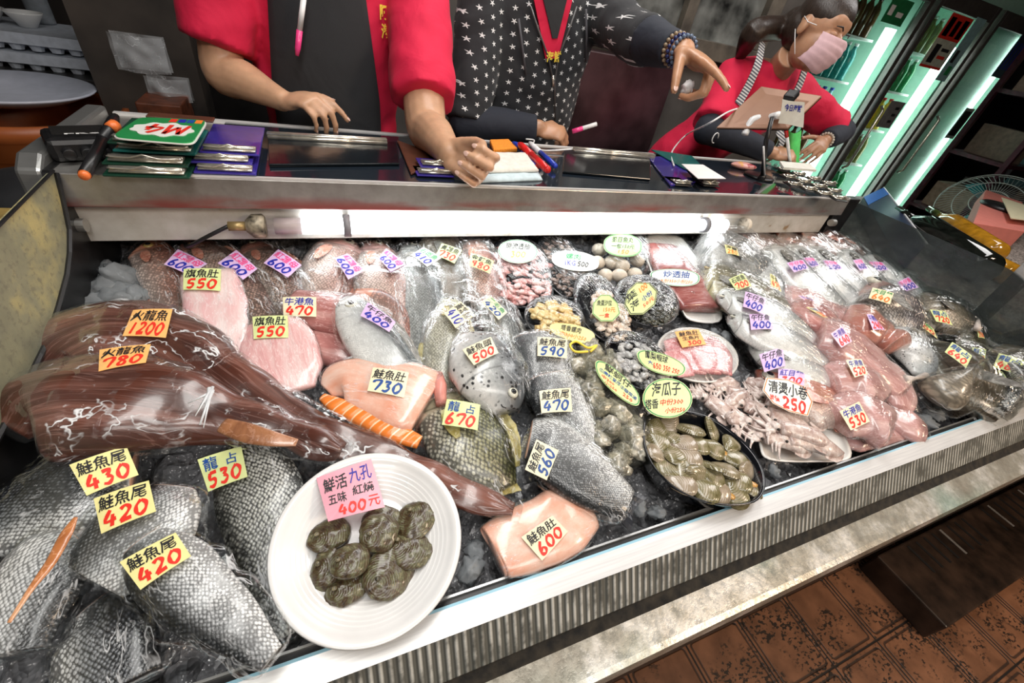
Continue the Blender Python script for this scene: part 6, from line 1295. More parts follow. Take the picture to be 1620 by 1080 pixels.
# ---- person 1: crimson shirt, black apron
px1, py1 = .055, 1.50
p1 = empty('person', (px1, py1, 0), 'person in crimson short sleeved shirt and black apron, one finger on the shelf', 'person')
b = MB(); nails = []
tors(b, [(px1, py1, .80, .16, .11), (px1, py1, 1.0, .155, .11), (px1, py1, 1.2, .175, .12), (px1, py1, 1.38, .19, .11), (px1, py1, 1.47, .13, .08), (px1, py1, 1.50, .06, .06)]); b.tube([(px1, py1, 1.46), (px1, py1 - .02, 1.58)], [.058, .052], 16)
sh_l, el_l, wr_l = Vector((-.155, 1.46, 1.40)), Py(352, 110, 1.40), Py(446, 158, 1.295)
limb(b, [sh_l, (sh_l + el_l) / 2, el_l, el_l.lerp(wr_l, .35), el_l.lerp(wr_l, .8), wr_l], [.055, .052, .046, .045, .031, .026])
tip = Pz(541, 205, ZG + .010); kn = Py(497, 158, 1.245)
Fh = (kn - wr_l).normalized(); s1 = .95
hand(b, wr_l, Fh, Vector((.1, -.35, 1)), 1, [(.55, .4, .2), (.85, .75, .4), (.95, .8, .4), (1.0, .75, .4)], (.05, 0, -.06, -.16), (.25, .3), s1, nails=nails)
sh_r, el_r, wr_r = Vector((.285, 1.46, 1.40)), Py(674, 196, 1.19), Py(710, 242, .985)
limb(b, [sh_r, (sh_r + el_r) / 2, el_r, el_r.lerp(wr_r, .4), el_r.lerp(wr_r, .85), wr_r], [.058, .056, .052, .047, .034, .029])
F2 = imd(.80, .52, -.25)
hand(b, wr_r, F2, imd(.375, -.05, .86), -1, [(.80, 1.45, .75), (.95, 1.45, .7), (1.0, 1.35, .7), (1.0, 1.2, .6)], (.05, 0, -.05, -.12), (.35, .45), 1.12, thumbdir=imd(.72, .22, -.62), nails=nails)
q, M = head(b, Vector((px1, py1 - .03, 1.67)), (0, -.12, 1), (.15, -1, -.35)); lower(b, px1, py1, p1, .17)
organic('body', b, SK1, p1, .0042, 4, .5); put_nails(nails, p1); face_parts(q, M, 1, p1)
h = MB(); h.ell(q(-.022, 0, .045), (.104, .086, .088), M, 20, 12); h.ell(q(-.05, 0, .0), (.07, .078, .075), M, 20, 12); organic('hair', h, HAIR, p1, .008)
c_ = MB(); tors(c_, [(px1, py1, .86, .185, .135), (px1, py1, 1.05, .180, .13), (px1, py1, 1.22, .200, .135), (px1, py1, 1.38, .215, .125), (px1, py1, 1.47, .15, .10), (px1, py1 - .01, 1.50, .085, .085)])
hem_l = sh_l.lerp(el_l, .86) + Vector((-.008, .0, .012)); hem_r = sh_r.lerp(el_r, .84)
c_.tube([sh_l + Vector((.06, 0, .01)), sh_l, (sh_l + hem_l) / 2, hem_l], [.08, .085, .082, .080], 22); c_.tube([sh_r + Vector((-.06, 0, .01)), sh_r, (sh_r + hem_r) / 2, hem_r], [.08, .087, .085, .083], 22)
creased(organic('shirt', c_, RED, p1, .008, 5))
# apron over the chest
def apron(parent, x0, x1, z0, z1, cx, cy, rx, ry, mat, name='apron', top_in=0):
    V, F = [], []; n, m = 16, 18
    for lay in (0, 1):
        for j in range(m + 1):
            z = z0 + (z1 - z0) * j / m; xa = x0 + top_in * max(0, (j / m - .6)); xb = x1 - top_in * max(0, (j / m - .6))
            for i in range(n + 1):
                x = xa + (xb - xa) * i / n; u = max(-.98, min(.98, (x - cx) / rx)); V.append(Vector((x, cy - (ry + .012 - .005 * lay) * math.sqrt(1 - u * u) - .004 * noise.noise(Vector((x * 9, z * 6, 0))), z)))
    k = n + 1; T_ = k * (m + 1)
    for j in range(m):
        for i in range(n): a = j * k + i; F.append((a, a + 1, a + k + 1, a + k)); F.append((T_ + a, T_ + a + k, T_ + a + k + 1, T_ + a + 1))
    bd = list(range(k)) + [j * k + n for j in range(1, m + 1)] + [m * k + i for i in range(n - 1, -1, -1)] + [j * k for j in range(m - 1, 0, -1)]
    F += [(bd[i], T_ + bd[i], T_ + bd[(i + 1) % len(bd)], bd[(i + 1) % len(bd)]) for i in range(len(bd))]
    return mesh(name, V, F, mat, parent, True)
apron(p1, -.098, .172, .62, 1.45, px1, py1, .212, .142, APR, top_in=.1)
# collar flap and embroidered characters on the right chest
st_ = lambda s, t, h: Vector((.178 + .048 * s, py1 - .137 * math.sqrt(max(.05, 1 - ((.178 + .048 * s - px1) / .22) ** 2)) - .009 - h, 1.345 - .075 * t))
for ch, a in (('阿居', (.0, .0, .9, .42)), ('海產', (.05, .5, 1.0, .95))): flat_text(ch, st_, 'y', p1, 'embroidered_characters', *a, .001, False, .03)
# pen hanging from the neck
e = empty('hanging_pen', Py(474, 30, 1.30), 'white and pink marker hanging by a cord in front of the black apron', 'marker')
a_, b_ = Py(474, 48, 1.325), Py(470, 88, 1.325); t_ = Py(484, -30, 1.325)
mb = MB(); mb.tube([a_, t_.lerp(a_, .35)], .0062, 12); mb.build('barrel', WHP, e, True); mb = MB(); mb.tube([a_, a_.lerp(b_, .7), b_], [.007, .0065, .004], 12); mb.build('cap', PKP, e, True)
mb = MB(); mb.tube([t_.lerp(a_, .35), t_, Vector((.06, 1.37, 1.50))], .0012, 6); mb.build('neck_cord', BKP, e, True)

# ---- person 2: black jacket with white stars
t = NT('black_jacket_with_white_stars'); v = t.obj(); sep = t.n('ShaderNodeSeparateXYZ', i_0=v); CS = .034
cx_ = t.math('DIVIDE', t.math('ADD', t.math('ADD', sep.outputs[0], t.math('MULTIPLY', sep.outputs[1], .35)), 5.0), CS); row = t.math('FLOOR', cx_); cz_ = t.math('ADD', t.math('DIVIDE', sep.outputs[2], CS * .9), t.math('MULTIPLY', t.math('MODULO', row, 2.0), .5))
fx = t.math('SUBTRACT', t.math('FRACT', cx_), .5); fz = t.math('SUBTRACT', t.math('FRACT', cz_), .5)
cell = t.n('ShaderNodeCombineXYZ', i_0=row, i_1=t.math('FLOOR', cz_)); wn = t.n('ShaderNodeTexWhiteNoise', noise_dimensions='3D', i_0=cell.outputs[0])
r_ = t.math('SQRT', t.math('ADD', t.math('MULTIPLY', fx, fx), t.math('MULTIPLY', fz, fz))); an = t.math('ADD', t.math('ARCTAN2', fz, fx), t.math('MULTIPLY', wn.outputs[0], 6.28))
kk = t.math('MULTIPLY', t.math('ABSOLUTE', t.math('SUBTRACT', t.math('FRACT', t.math('ADD', t.math('MULTIPLY', an, 5 / 6.28318), 10.0)), .5)), 2.0)
rad = t.math('MULTIPLY_ADD', t.math('POWER', kk, 1.6), .17, .075); star = t.math('LESS_THAN', r_, rad)
n = t.noise(v, 10, 3, .5, .6); w2 = t.noise(v, 500, 2)
t.pbr(t.mix(star, (.016, .017, .02), (.72, .72, .72)), .85, 0, t.bump(n.outputs[0], .7, .012), Sheen_Weight=.1); STAR = t.m
px2, py2 = .68, 1.56
p2 = empty('person', (px2, py2, 0), 'person in black jacket with white stars, arm stretched out pointing over the counter', 'person')
b = MB(); nails = []
tors(b, [(px2, py2, .80, .16, .11), (px2, py2, 1.0, .15, .11), (px2, py2, 1.2, .17, .12), (px2, py2, 1.40, .18, .11), (px2, py2, 1.49, .12, .08), (px2, py2, 1.52, .06, .06)]); b.tube([(px2, py2, 1.48), (px2, py2 - .02, 1.60)], [.055, .05], 16)
sA, eA, wA = Vector((.50, 1.54, 1.42)), Py(742, 196, 1.42), Py(852, 203, 1.335)
limb(b, [sA, (sA + eA) / 2, eA, eA.lerp(wA, .5), wA], [.05, .045, .04, .036, .026])
hand(b, wA, Py(905, 215, 1.30) - wA, Vector((0, -.55, 1)), 1, [(.9, 1.2, .7), (1.0, 1.3, .7), (1.0, 1.3, .7), (1.0, 1.2, .7)], (0, 0, 0, 0), (.5, .5), .92, nails=nails)
sB, eB, wB = Vector((.88, 1.54, 1.43)), Py(1012, 62, 1.25), Py(1080, 82, 1.04)
limb(b, [sB, (sB + eB) / 2, eB, eB.lerp(wB, .5), wB], [.05, .046, .042, .037, .030])
FB = imd(.46, .74, -.50)
hand(b, wB, FB, imd(.345, -.70, -.42), -1, [(.10, .12, .1), (1.05, 1.35, .5), (1.15, 1.35, .5), (1.2, 1.3, .5)], (.10, 0, 0, 0), (.1, .25), 1.16, thumbdir=imd(-.28, .90, -.30), nails=nails)
q, M = head(b, Vector((px2, py2 - .03, 1.69)), (0, -.1, 1), (.3, -1, -.3)); lower(b, px2, py2, p2, .165)
organic('body', b, SK2, p2, .0042, 4, .5); put_nails(nails, p2); face_parts(q, M, 1, p2)
h = MB(); h.ell(q(-.022, 0, .045), (.106, .088, .09), M, 20, 12); h.ell(q(-.05, 0, -.03), (.07, .082, .10), M, 20, 12); organic('hair', h, HAIR, p2, .008)
c_ = MB(); tors(c_, [(px2, py2, .84, .20, .15), (px2, py2, 1.05, .195, .145), (px2, py2, 1.22, .205, .15), (px2, py2, 1.40, .215, .135), (px2, py2, 1.49, .16, .11), (px2, py2, 1.52, .095, .085)])
def lerp3(a, b, k): return a + (b - a) * k
c_.tube([sA + Vector((.06, 0, .01)), sA, (sA + eA) / 2, eA + Vector((-.004, 0, .008))], [.08, .082, .074, .066], 22); c_.tube([sB + Vector((-.06, 0, .01)), sB, (sB + eB) / 2, eB, eB.lerp(wB, .25)], [.08, .082, .072, .064, .058], 22)
creased(organic('jacket', c_, STAR, p2, .008, 5))
cu = MB(); cu.tube([eA.lerp(wA, -.18), eA.lerp(wA, .1), eA.lerp(wA, .6), eA.lerp(wA, .97)], [.052, .058, .050, .040], 22); cu.ell(eA.lerp(wA, -.05), (.056, .056, .054), None, 16, 10); creased(organic('ribbed_sleeve', cu, DKC, p2, .007, 4), .008)
cu = MB(); cu.tube([eB.lerp(wB, .22), eB.lerp(wB, .5), eB.lerp(wB, .84)], [.060, .052, .043], 22); creased(organic('ribbed_sleeve', cu, DKC, p2, .006, 4), .008)
# open neck: red shirt triangle, dark undershirt, zip, drawstrings
def chest(px_, py_, rx, ry, off): return lambda x, z: Vector((x, py_ - (ry) * math.sqrt(max(.05, 1 - ((x - px_) / rx) ** 2)) - off, z))
ch = chest(px2, py2, .218, .152, .004)
def patch(name, pts, m, parent, f, off=.002):
    N = 10; V = []; a, b_, c2, d2 = pts
    for j in range(N + 1):
        for i in range(N + 1):
            s, t = i / N, j / N; x = (a[0] * (1 - s) + b_[0] * s) * (1 - t) + (d2[0] * (1 - s) + c2[0] * s) * t; z = (a[1] * (1 - s) + b_[1] * s) * (1 - t) + (d2[1] * (1 - s) + c2[1] * s) * t; V.append(f(x, z) - Vector((0, off, 0)))
    n0 = len(V); V += [p + Vector((0, .004, 0)) for p in V]; k = N + 1; F = []
    for j in range(N):
        for i in range(N): q_ = j * k + i; F.append((q_, q_ + k, q_ + k + 1, q_ + 1)); F.append((n0 + q_, n0 + q_ + 1, n0 + q_ + k + 1, n0 + q_ + k))
    return mesh(name, V, F, m, parent, True)
def xz(u, v, y=1.41): p = Py(u, v, y); return (p.x, p.z)
patch('red_shirt_front', [xz(842, -20), xz(910, -20), xz(882, 92), xz(862, 92)], RED, p2, ch, .0); patch('dark_collar', [xz(852, -30), xz(902, -30), xz(880, 60), xz(872, 60)], APR, p2, ch, .004)
for a in ([(840, 10), (850, 45), (866, 90), (874, 130)], [(912, 10), (898, 50), (882, 90), (876, 130), (878, 190)]):
    mb = MB(); mb.tube([ch(*xz(*p_)) - Vector((0, .003, 0)) for p_ in a], .0028, 8); mb.build('zip_edge', plain('zip_grey', (.12, .12, .12), .35, .4), p2, True)
for a in ([(822, 30), (826, 70), (831, 118)], [(928, 15), (932, 60), (934, 100)]):
    mb = MB(); mb.tube([ch(*xz(*p_)) - Vector((0, .006, 0)) for p_ in a], .0038, 8); mb.build('drawstring', plain('grey_cord', (.08, .08, .09), .7), p2, True)
mb = MB(); mb.tube([ch(*xz(873, 118)) - Vector((0, .006, 0)), ch(*xz(873, 136)) - Vector((0, .006, 0))], .004, 8); mb.build('zip_pull', CHR, p2, True)
ff = lambda s, t, h: ch(*xz(862 + 24 * s, 80 + 18 * t)) - Vector((0, .006, 0)); flat_text('海鮮', ff, 'y', p2, 'embroidered_characters', 0, 0, 1, 1, 0)
pn = empty('marker_pen', Py(905, 210, 1.29), 'white marker with pink band held in the fist of the star jacket person', 'marker')
a_, b_ = Py(912, 206, 1.285), Py(944, 196, 1.27); mb = MB(); mb.tube([a_, b_], .0065, 12); mb.build('barrel', WHP, pn, True); mb = MB(); mb.tube([a_.lerp(b_, -.2), a_.lerp(b_, .3)], .0072, 12); mb.build('band', PKP, pn, True)
# bead bracelets on the stretched wrist
for k, (fr, m_) in enumerate([(.93, plain('dark_blue_bead', (.02, .03, .12), .12)), (1.02, plain('blue_grey_bead', (.10, .14, .22), .12)), (.86, plain('clear_brown_bead', (.30, .22, .14), .12))]):
    c0_ = eB.lerp(wB, fr); d_ = (wB - eB).normalized(); u_ = d_.orthogonal().normalized(); s_ = d_.cross(u_); e = empty('bead_bracelet', c0_, ['dark blue', 'blue grey', 'clear brown'][k] + ' bead bracelet on the stretched out wrist', 'bracelet', 'bead bracelets on the stretched wrist')
    rb = .034 + .002 * (k == 2)
    mb = MB()
    for i in range(20): a = 2 * math.pi * i / 20; mb.ell(c0_ + (u_ * math.cos(a) + s_ * math.sin(a)) * rb, (.0053,) * 3, None, 10, 7)
    mb.build('beads', m_, e, True)
V, F = blob(Py(1088, 138, .975), (.016, .012, .016), None, 4, .5, 2, 16, 10); tag(mesh('white_tissue', V, F, plain('tissue', (.85, .85, .86), .8, scale=60, bump=.8), None, True), 'crumpled white tissue held in the pointing hand', 'tissue')

# ---- person 3: masked woman writing
p3r = Vector((1.62, 1.62, 0))
p3 = empty('person', p3r, 'person with ponytail and pink face mask in crimson shirt and striped straps, writing', 'person')
b = MB(); nails = []
hc = Py(1293, 52, 1.36); Uh = (Py(1345, -12, 1.30) - Py(1250, 112, 1.33)).normalized(); Fc = imd(.52, .42, -.75)
nb_ = hc - Uh * .10 - Vector(Fc).normalized() * .05; chest_c = Py(1212, 150, 1.46)
tors(b, [(1.60, 1.66, .80, .15, .11), (1.60, 1.64, 1.0, .15, .11), (chest_c.x, 1.58, 1.15, .16, .11), (chest_c.x + .01, 1.54, 1.28, .17, .10), (chest_c.x + .02, 1.52, 1.36, .12, .08), (chest_c.x + .03, 1.50, 1.40, .06, .06)])
b.tube([Vector((chest_c.x + .03, 1.50, 1.34)), nb_.lerp(hc, .3)], [.055, .048], 16)
q, M = head(b, hc, Uh, Fc, 1.0)
sC, eC, wC = Vector((chest_c.x - .13, 1.53, 1.32)), Py(1120, 205, 1.40), Py(1222, 242, 1.27)
sD, eD, wD = Vector((chest_c.x + .20, 1.53, 1.31)), Py(1330, 208, 1.44), Py(1306, 222, 1.36)
limb(b, [sC, (sC + eC) / 2, eC, eC.lerp(wC, .5), wC], [.048, .044, .04, .034, .025]); limb(b, [sD, (sD + eD) / 2, eD, eD.lerp(wD, .5), wD], [.048, .044, .038, .032, .025])
hand(b, wC, Py(1252, 246, 1.235) - wC, Vector((-.1, -.5, 1)), 1, [(.7, .9, .4), (.9, 1.0, .5), (1.0, 1.1, .5), (1.0, 1.1, .5)], (0,) * 4, (.4, .4), .9, nails=nails)
hand(b, wD, Py(1274, 258, 1.24) - wD, Vector((.2, -.6, 1)), -1, [(.45, .35, .2), (.5, .4, .2), (.6, .45, .25), (.65, .5, .3)], (.1, .02, -.06, -.14), (.2, .2), .92, nails=nails)
lower(b, 1.60, 1.68, p3, .16); organic('body', b, SK3, p3, .0042, 4, .5); put_nails(nails, p3); face_parts(q, M, .97, p3, True)
h = MB(); h.ell(q(-.016, 0, .048), (.098, .083, .086), M, 22, 14); h.ell(q(-.06, 0, -.005), (.062, .076, .075), M, 20, 12)
pt_ = [q(-.11, 0, .01), q(-.16, .02, -.02), Py(1196, 48, 1.46), Py(1180, 72, 1.50), Py(1168, 96, 1.54)]; limb(h, pt_, [.045, .042, .040, .032, .014]); organic('hair', h, HAIR, p3, .006)
# face mask: curved pleated shell over nose and chin
Vm, Fm = [], []; n, m = 24, 14
for lay in (0, .0015):
    for j in range(m + 1):
        u_ = .006 - .112 * j / m
        for i in range(n + 1):
            a = (i / n - .5) * 2.3; prof_ = .124 + .010 * math.sin(math.pi * j / m) - .030 * (j / m) ** 2 + .0022 * math.sin(j * 2.1)
            Vm.append(q((prof_ - .0) * math.cos(a * .82) - .004 - lay, .081 * math.sin(a), u_ - .012 * abs(math.sin(a)) * (j / m - .5) * 2 * -1))
k = n + 1; T_ = k * (m + 1)
for j in range(m):
    for i in range(n): a = j * k + i; Fm.append((a, a + 1, a + k + 1, a + k)); Fm.append((T_ + a, T_ + a + k, T_ + a + k + 1, T_ + a + 1))
mesh('face_mask', Vm, Fm, plain('pale_pink_mask', (.74, .50, .54), .7, nz=.04, scale=60), p3, True)
for sg in (1, -1):
    for u_ in (.002, -.09): mb = MB(); mb.tube([q(.035, sg * .080, u_), q(.0, sg * .086, u_ * .6 + .0), q(-.026, sg * .086, -.008 + (.02 if u_ > -.05 else -.02))], .0014, 6); mb.build('ear_loop', WHP, p3, True)
c_ = MB(); tors(c_, [(1.60, 1.66, .86, .175, .135), (1.60, 1.64, 1.0, .175, .135), (chest_c.x, 1.58, 1.15, .185, .135), (chest_c.x + .02, 1.54, 1.28, .20, .125), (chest_c.x + .03, 1.52, 1.37, .16, .10), (chest_c.x + .03, 1.50, 1.395, .08, .08)])
hC = sC.lerp(eC, .9); hD = sD.lerp(eD, .9)
c_.tube([sC + Vector((.06, 0, .01)), sC, (sC + hC) / 2, hC], [.07, .078, .074, .074], 20); c_.tube([sD + Vector((-.06, 0, .01)), sD, (sD + hD) / 2, hD], [.07, .078, .074, .072], 20)
creased(organic('shirt', c_, RED, p3, .008, 5))
cu = MB(); cu.tube([hC.lerp(eC, -.5), eC, eC.lerp(wC, .5), eC.lerp(wC, .93)], [.056, .055, .048, .04], 20); cu.ell(eC, (.055,) * 3, None, 16, 10); creased(organic('black_sleeve', cu, DKC, p3, .007, 4), .008)
cu = MB(); cu.tube([hD.lerp(eD, -.5), eD, eD.lerp(wD, .5), eD.lerp(wD, .90)], [.056, .056, .050, .04], 20); cu.ell(eD, (.056,) * 3, None, 16, 10); creased(organic('black_sleeve', cu, DKC, p3, .007, 4), .008)
for uv_ in ((1131, 218), (1186, 238)):
    pp = Py(*uv_, 1.32); mb = MB(); mb.tube([pp + Vector((.013 * math.cos(a), -.002, .018 * math.sin(a))) for a in [k * .45 for k in range(12)]], .0022, 6); o = mb.build('printed_swirl', WHP, p3, True)
t = NT('striped_strap'); sp = t.n('ShaderNodeSeparateXYZ', i_0=t.obj()); sv = t.math('SINE', t.math('MULTIPLY', t.math('ADD', sp.outputs[2], t.math('MULTIPLY', sp.outputs[0], .3)), 2 * math.pi / .010)); t.pbr(t.mix(t.step(sv, -.2, .2), (.70, .70, .70), (.10, .11, .14)), .8); STRP = t.m
def strap(pp, w_):
    V, F = [], []; P_ = [Vector(x) for x in crom([tuple(p) for p in pp], 8)]
    for lay in (0, .003):
        for i, p in enumerate(P_):
            d = (P_[min(i + 1, len(P_) - 1)] - P_[max(0, i - 1)]).normalized(); s_ = d.cross(Vector((0, -1, .3))).normalized(); V += [p - s_ * w_ / 2 + Vector((0, lay, 0)), p + s_ * w_ / 2 + Vector((0, lay, 0))]
    n = len(P_); F = [(2 * i, 2 * i + 1, 2 * i + 3, 2 * i + 2) for i in range(n - 1)] + [(2 * n + 2 * i, 2 * n + 2 * i + 2, 2 * n + 2 * i + 3, 2 * n + 2 * i + 1) for i in range(n - 1)]
    mesh('apron_strap', V, F, STRP, p3, True)
strap([Py(1207, 66, 1.455), Py(1200, 100, 1.40), Py(1185, 135, 1.39), Py(1168, 165, 1.38)], .036); strap([Py(1275, 105, 1.395), Py(1268, 128, 1.385), Py(1258, 150, 1.38)], .034); strap([Py(1232, 205, 1.38), Py(1238, 220, 1.38), Py(1235, 232, 1.38)], .036)
e = empty('bead_bracelet', wD, 'clear bead bracelet on the wrist of the writing woman', 'bracelet'); d_ = (wD - eD).normalized(); u_ = d_.orthogonal().normalized(); s_ = d_.cross(u_); mb = MB()
for i in range(18): a = 2 * math.pi * i / 18; mb.ell(wD + (u_ * math.cos(a) + s_ * math.sin(a)) * .029, (.0058,) * 3, None, 10, 7)
mb.build('beads', plain('clear_bead', (.55, .50, .42), .08), e, True)
e = empty('marker_pen', Py(1245, 220, 1.22), 'white marker with red tip held by the writing hand', 'marker'); a_, b_ = Py(1243, 202, 1.235), Py(1250, 258, 1.21); mb = MB(); mb.tube([a_, b_], .006, 12); mb.build('barrel', WHP, e, True); mb = MB(); mb.tube([a_.lerp(b_, -.15), a_.lerp(b_, .25)], .0066, 12); mb.build('cap', REP, e, True)
e = empty('green_leaflet', Py(1258, 222, 1.28), 'bright green curled paper held between the writing hands', 'paper'); V = []; 
for j in range(7):
    for i in range(9): s, t_ = i / 8, j / 6; p = Py(1246 + 22 * s - 4 * t_, 205 + 52 * t_ + 6 * math.sin(s * 3), 1.285 - .03 * math.sin(math.pi * s)); V.append(p)
n0 = len(V); V += [p + Vector((0, .0015, 0)) for p in V]; F = [(j * 9 + i, j * 9 + i + 1, j * 9 + i + 10, j * 9 + i + 9) for j in range(6) for i in range(8)]; F += [tuple(n0 + i for i in f)[::-1] for f in F]; mesh('paper_sheet', V, F, plain('bright_green_paper', (.12, .75, .18), .5), e, True)
e = empty('order_pad', Pz(1262, 262, ZG + .02), 'white order pad being written on beside the small clipboards', 'pad'); Q_ = quadz([(1232, 258), (1280, 262), (1290, 272), (1238, 268)], ZG + .02); MB().prism(Q_[::-1], (0, 0, .008)).build('pad_sheets', PAP['w'], e)
# ================================================================ BACKGROUND
GLASSY = NT('clear_door_glass'); _g = GLASSY.n('ShaderNodeBsdfGlossy', i_0=(.9, .95, .93), i_1=.04); _t = GLASSY.n('ShaderNodeBsdfTransparent', i_0=(.86, .95, .91)); _m = GLASSY.n('ShaderNodeMixShader', i_0=.07)
GLASSY.t.links.new(_t.outputs[0], _m.inputs[1]); GLASSY.t.links.new(_g.outputs[0], _m.inputs[2]); GLASSY.t.links.new(_m.outputs[0], GLASSY.out.inputs[0]); GLS = GLASSY.m
MINT = plain('mint_fridge_lining', (.42, .70, .57), .4, nz=.04); GRF = plain('grey_brown_frame', (.085, .078, .072), .4, .2, nz=.1); WTB = emit('fridge_tube', (.92, 1, .97), 9); DGR = plain('dark_grey_metal', (.03, .03, .03), .4)
FY = 2.6
fr = empty('drinks_fridge', (4.6, FY + .3, 0), 'tall glass door drinks fridge glowing mint green behind the masked woman', 'fridge')
m = MB(); m.bb((3.2, FY + .62, .1), (5.95, FY + .66, 2.1)); m.bb((3.2, FY, .0), (5.95, FY + .66, .12)); m.bb((3.2, FY, 2.0), (5.95, FY + .66, 2.15)); m.bb((3.2, FY, .1), (3.26, FY + .66, 2.1)); m.bb((5.89, FY, .1), (5.95, FY + .66, 2.1)); m.build('cabinet', MINT, fr)
for x in (4.22, 5.08): m = MB(); m.bb((x, FY + .05, .12), (x + .02, FY + .62, 2.0)); m.build('divider', MINT, fr)
for i, (xa, xb) in enumerate([(3.27, 4.20), (4.26, 5.05), (5.12, 5.87)]):
    d = MB(); w_ = .045
    for a_, b_ in (((xa, .12), (xa + w_, 2.0)), ((xb - w_, .12), (xb, 2.0)), ((xa + w_, .12), (xb - w_, .12 + w_)), ((xa + w_, 1.9), (xb - w_, 2.0))): d.bb((a_[0], FY - .05, a_[1]), (b_[0], FY - .005, b_[1]))
    dd = d.build('door_frame', GRF, fr, bevel=.003)
    g_ = MB(); g_.bb((xa + w_, FY - .03, .165), (xb - w_, FY - .026, 1.9)); g_.build('door_glass', GLS, dd)
    h_ = MB(); hx = xa + .06; h_.tube([(hx, FY - .06, .75), (hx, FY - .09, .78), (hx, FY - .09, 1.22), (hx, FY - .06, 1.25)], .012, 8); h_.build('door_handle', CHR, dd, True)
    if i < 2:
        tb = MB(); tb.bb((xb - .20, FY + .02, .2), (xb - .12, FY + .06, 1.72)); tb.build('light_strip', WTB, fr)
        for z in (.42, .74, 1.04, 1.34, 1.62): s_ = MB(); s_.bb((xa + .03, FY + .08, z), (xb - .22, FY + .60, z + .015)); s_.build('shelf', WHP, fr)
    else:
        pb = MB(); pb.bb((xa + .08, FY + .05, .2), (xb - .06, FY + .07, 1.95)); pb.build('inner_panel', MINT, fr)
        tb = MB(); tb.bb((xb - .09, FY + .02, .2), (xb - .07, FY + .04, 1.9)); tb.build('light_strip', WTB, fr)
# printed notices on the doors
def notice(label, x, z, w_, h_, m_, marks, y=FY - .055):
    e = empty('door_sticker', (x, y, z), label, 'sticker'); MB().bb((x - w_ / 2, y, z - h_ / 2), (x + w_ / 2, y + .003, z + h_ / 2)).build('sheet', m_, e)
    for a, b_, c_, d_, ink in marks: MB().bb((x - w_ / 2 + w_ * a, y - .001, z + h_ / 2 - h_ * b_), (x - w_ / 2 + w_ * c_, y, z + h_ / 2 - h_ * d_)).build('printed_block', INK[ink], e)
notice('red and white printed notice at the top of the middle fridge door', 4.62, 1.72, .30, .34, plain('cream_notice', (.62, .66, .55), .5), [(.0, 0, 1, .45, 'r'), (.08, .06, .3, .4, 'w'), (.4, .1, .6, .38, 'w'), (.7, .06, .92, .4, 'w'), (.15, .55, .4, .9, 'k'), (.5, .6, .85, .66, 'k'), (.5, .74, .85, .8, 'r'), (0, .95, 1, 1, 'r')])
notice('pale blue picture notice right of the red printed one', 4.87, 1.70, .14, .42, plain('pale_blue_notice', (.30, .52, .55), .5), [(.2, .5, .5, .7, 'k'), (.4, .75, .8, .9, 'g')])
notice('grey square label on the middle fridge door', 4.52, 1.20, .20, .20, plain('grey_notice', (.22, .22, .22), .5), [(.55, .2, .8, .3, 'k'), (.55, .45, .8, .55, 'k'), (.55, .7, .8, .8, 'k')])
notice('dark framed label on the right fridge door', 5.62, 1.22, .15, .26, plain('pale_frame', (.4, .5, .45), .5), [(.1, .1, .9, .9, 'k')])
notice('dark blue printed sheet at the top of the right fridge door', 5.66, 1.75, .22, .30, plain('navy_notice', (.04, .06, .09), .5), [(.15, .15, .25, .8, 'b'), (.4, .15, .5, .8, 'b'), (.65, .15, .75, .8, 'b')])
notice('green picture sheet at the top of the left fridge door', 3.86, 1.80, .24, .14, plain('green_notice', (.02, .20, .07), .5), [(.1, .3, .3, .7, 'w'), (.5, .5, .8, .7, 'w')])
# bottles and cartons, one thing each
def prof_mesh(nm, prof, mats_, split):
    mb = MB(); n0 = 0
    mb.lathe((0, 0, 0), prof[:split + 1], 12); mb.cur = 1; mb.lathe((0, 0, 0), prof[split:], 12)
    me = bpy.data.meshes.new(nm); me.from_pydata(mb.v, [], mb.f); me.polygons.foreach_set('use_smooth', [True] * len(mb.f)); me.polygons.foreach_set('material_index', mb.mi)
    for q_ in mats_: me.materials.append(q_)
    return me
BOTP = [(0, 0), (.034, 0), (.036, .01), (.036, .15), (.030, .18), (.014, .21), (.014, .225), (.016, .226), (.016, .245), (0, .245)]
kinds = [('teal', (.03, .30, .30), WHP), ('yellow', (.72, .52, .04), REP), ('brown', (.12, .05, .02), BKP), ('green', (.03, .28, .10), WHP), ('clear blue', (.25, .50, .60), BLP), ('olive', (.22, .20, .06), WHP)]
ORD = ['bottom', 'second', 'middle', 'fourth', 'top']
for di, (xa, xb) in enumerate([(3.36, 3.96), (4.34, 4.80)]):
    for si, z in enumerate((.435, .755, 1.055, 1.355, 1.635)):
        nm, c_, cm = kinds[(si * 2 + di * 3) % 6]; me = prof_mesh('drink_bottle', BOTP, [plain(nm + '_drink', c_, .15, nz=.2, scale=30), cm], 7)
        n_ = 7 if di == 0 else 5
        for k in range(n_):
            o = bpy.data.objects.new('drink_bottle', me); COL.objects.link(o); o.location = (xa + .04 + (xb - xa - .06) * k / (n_ - 1), FY + .16, z + .001)
            tag(o, '%s drink bottle on the %s shelf behind the %s fridge door' % (nm, ORD[si], ['left', 'middle'][di]), 'bottle', '%s bottles on the %s shelf, %s door' % (nm, ORD[si], ['left', 'middle'][di]))

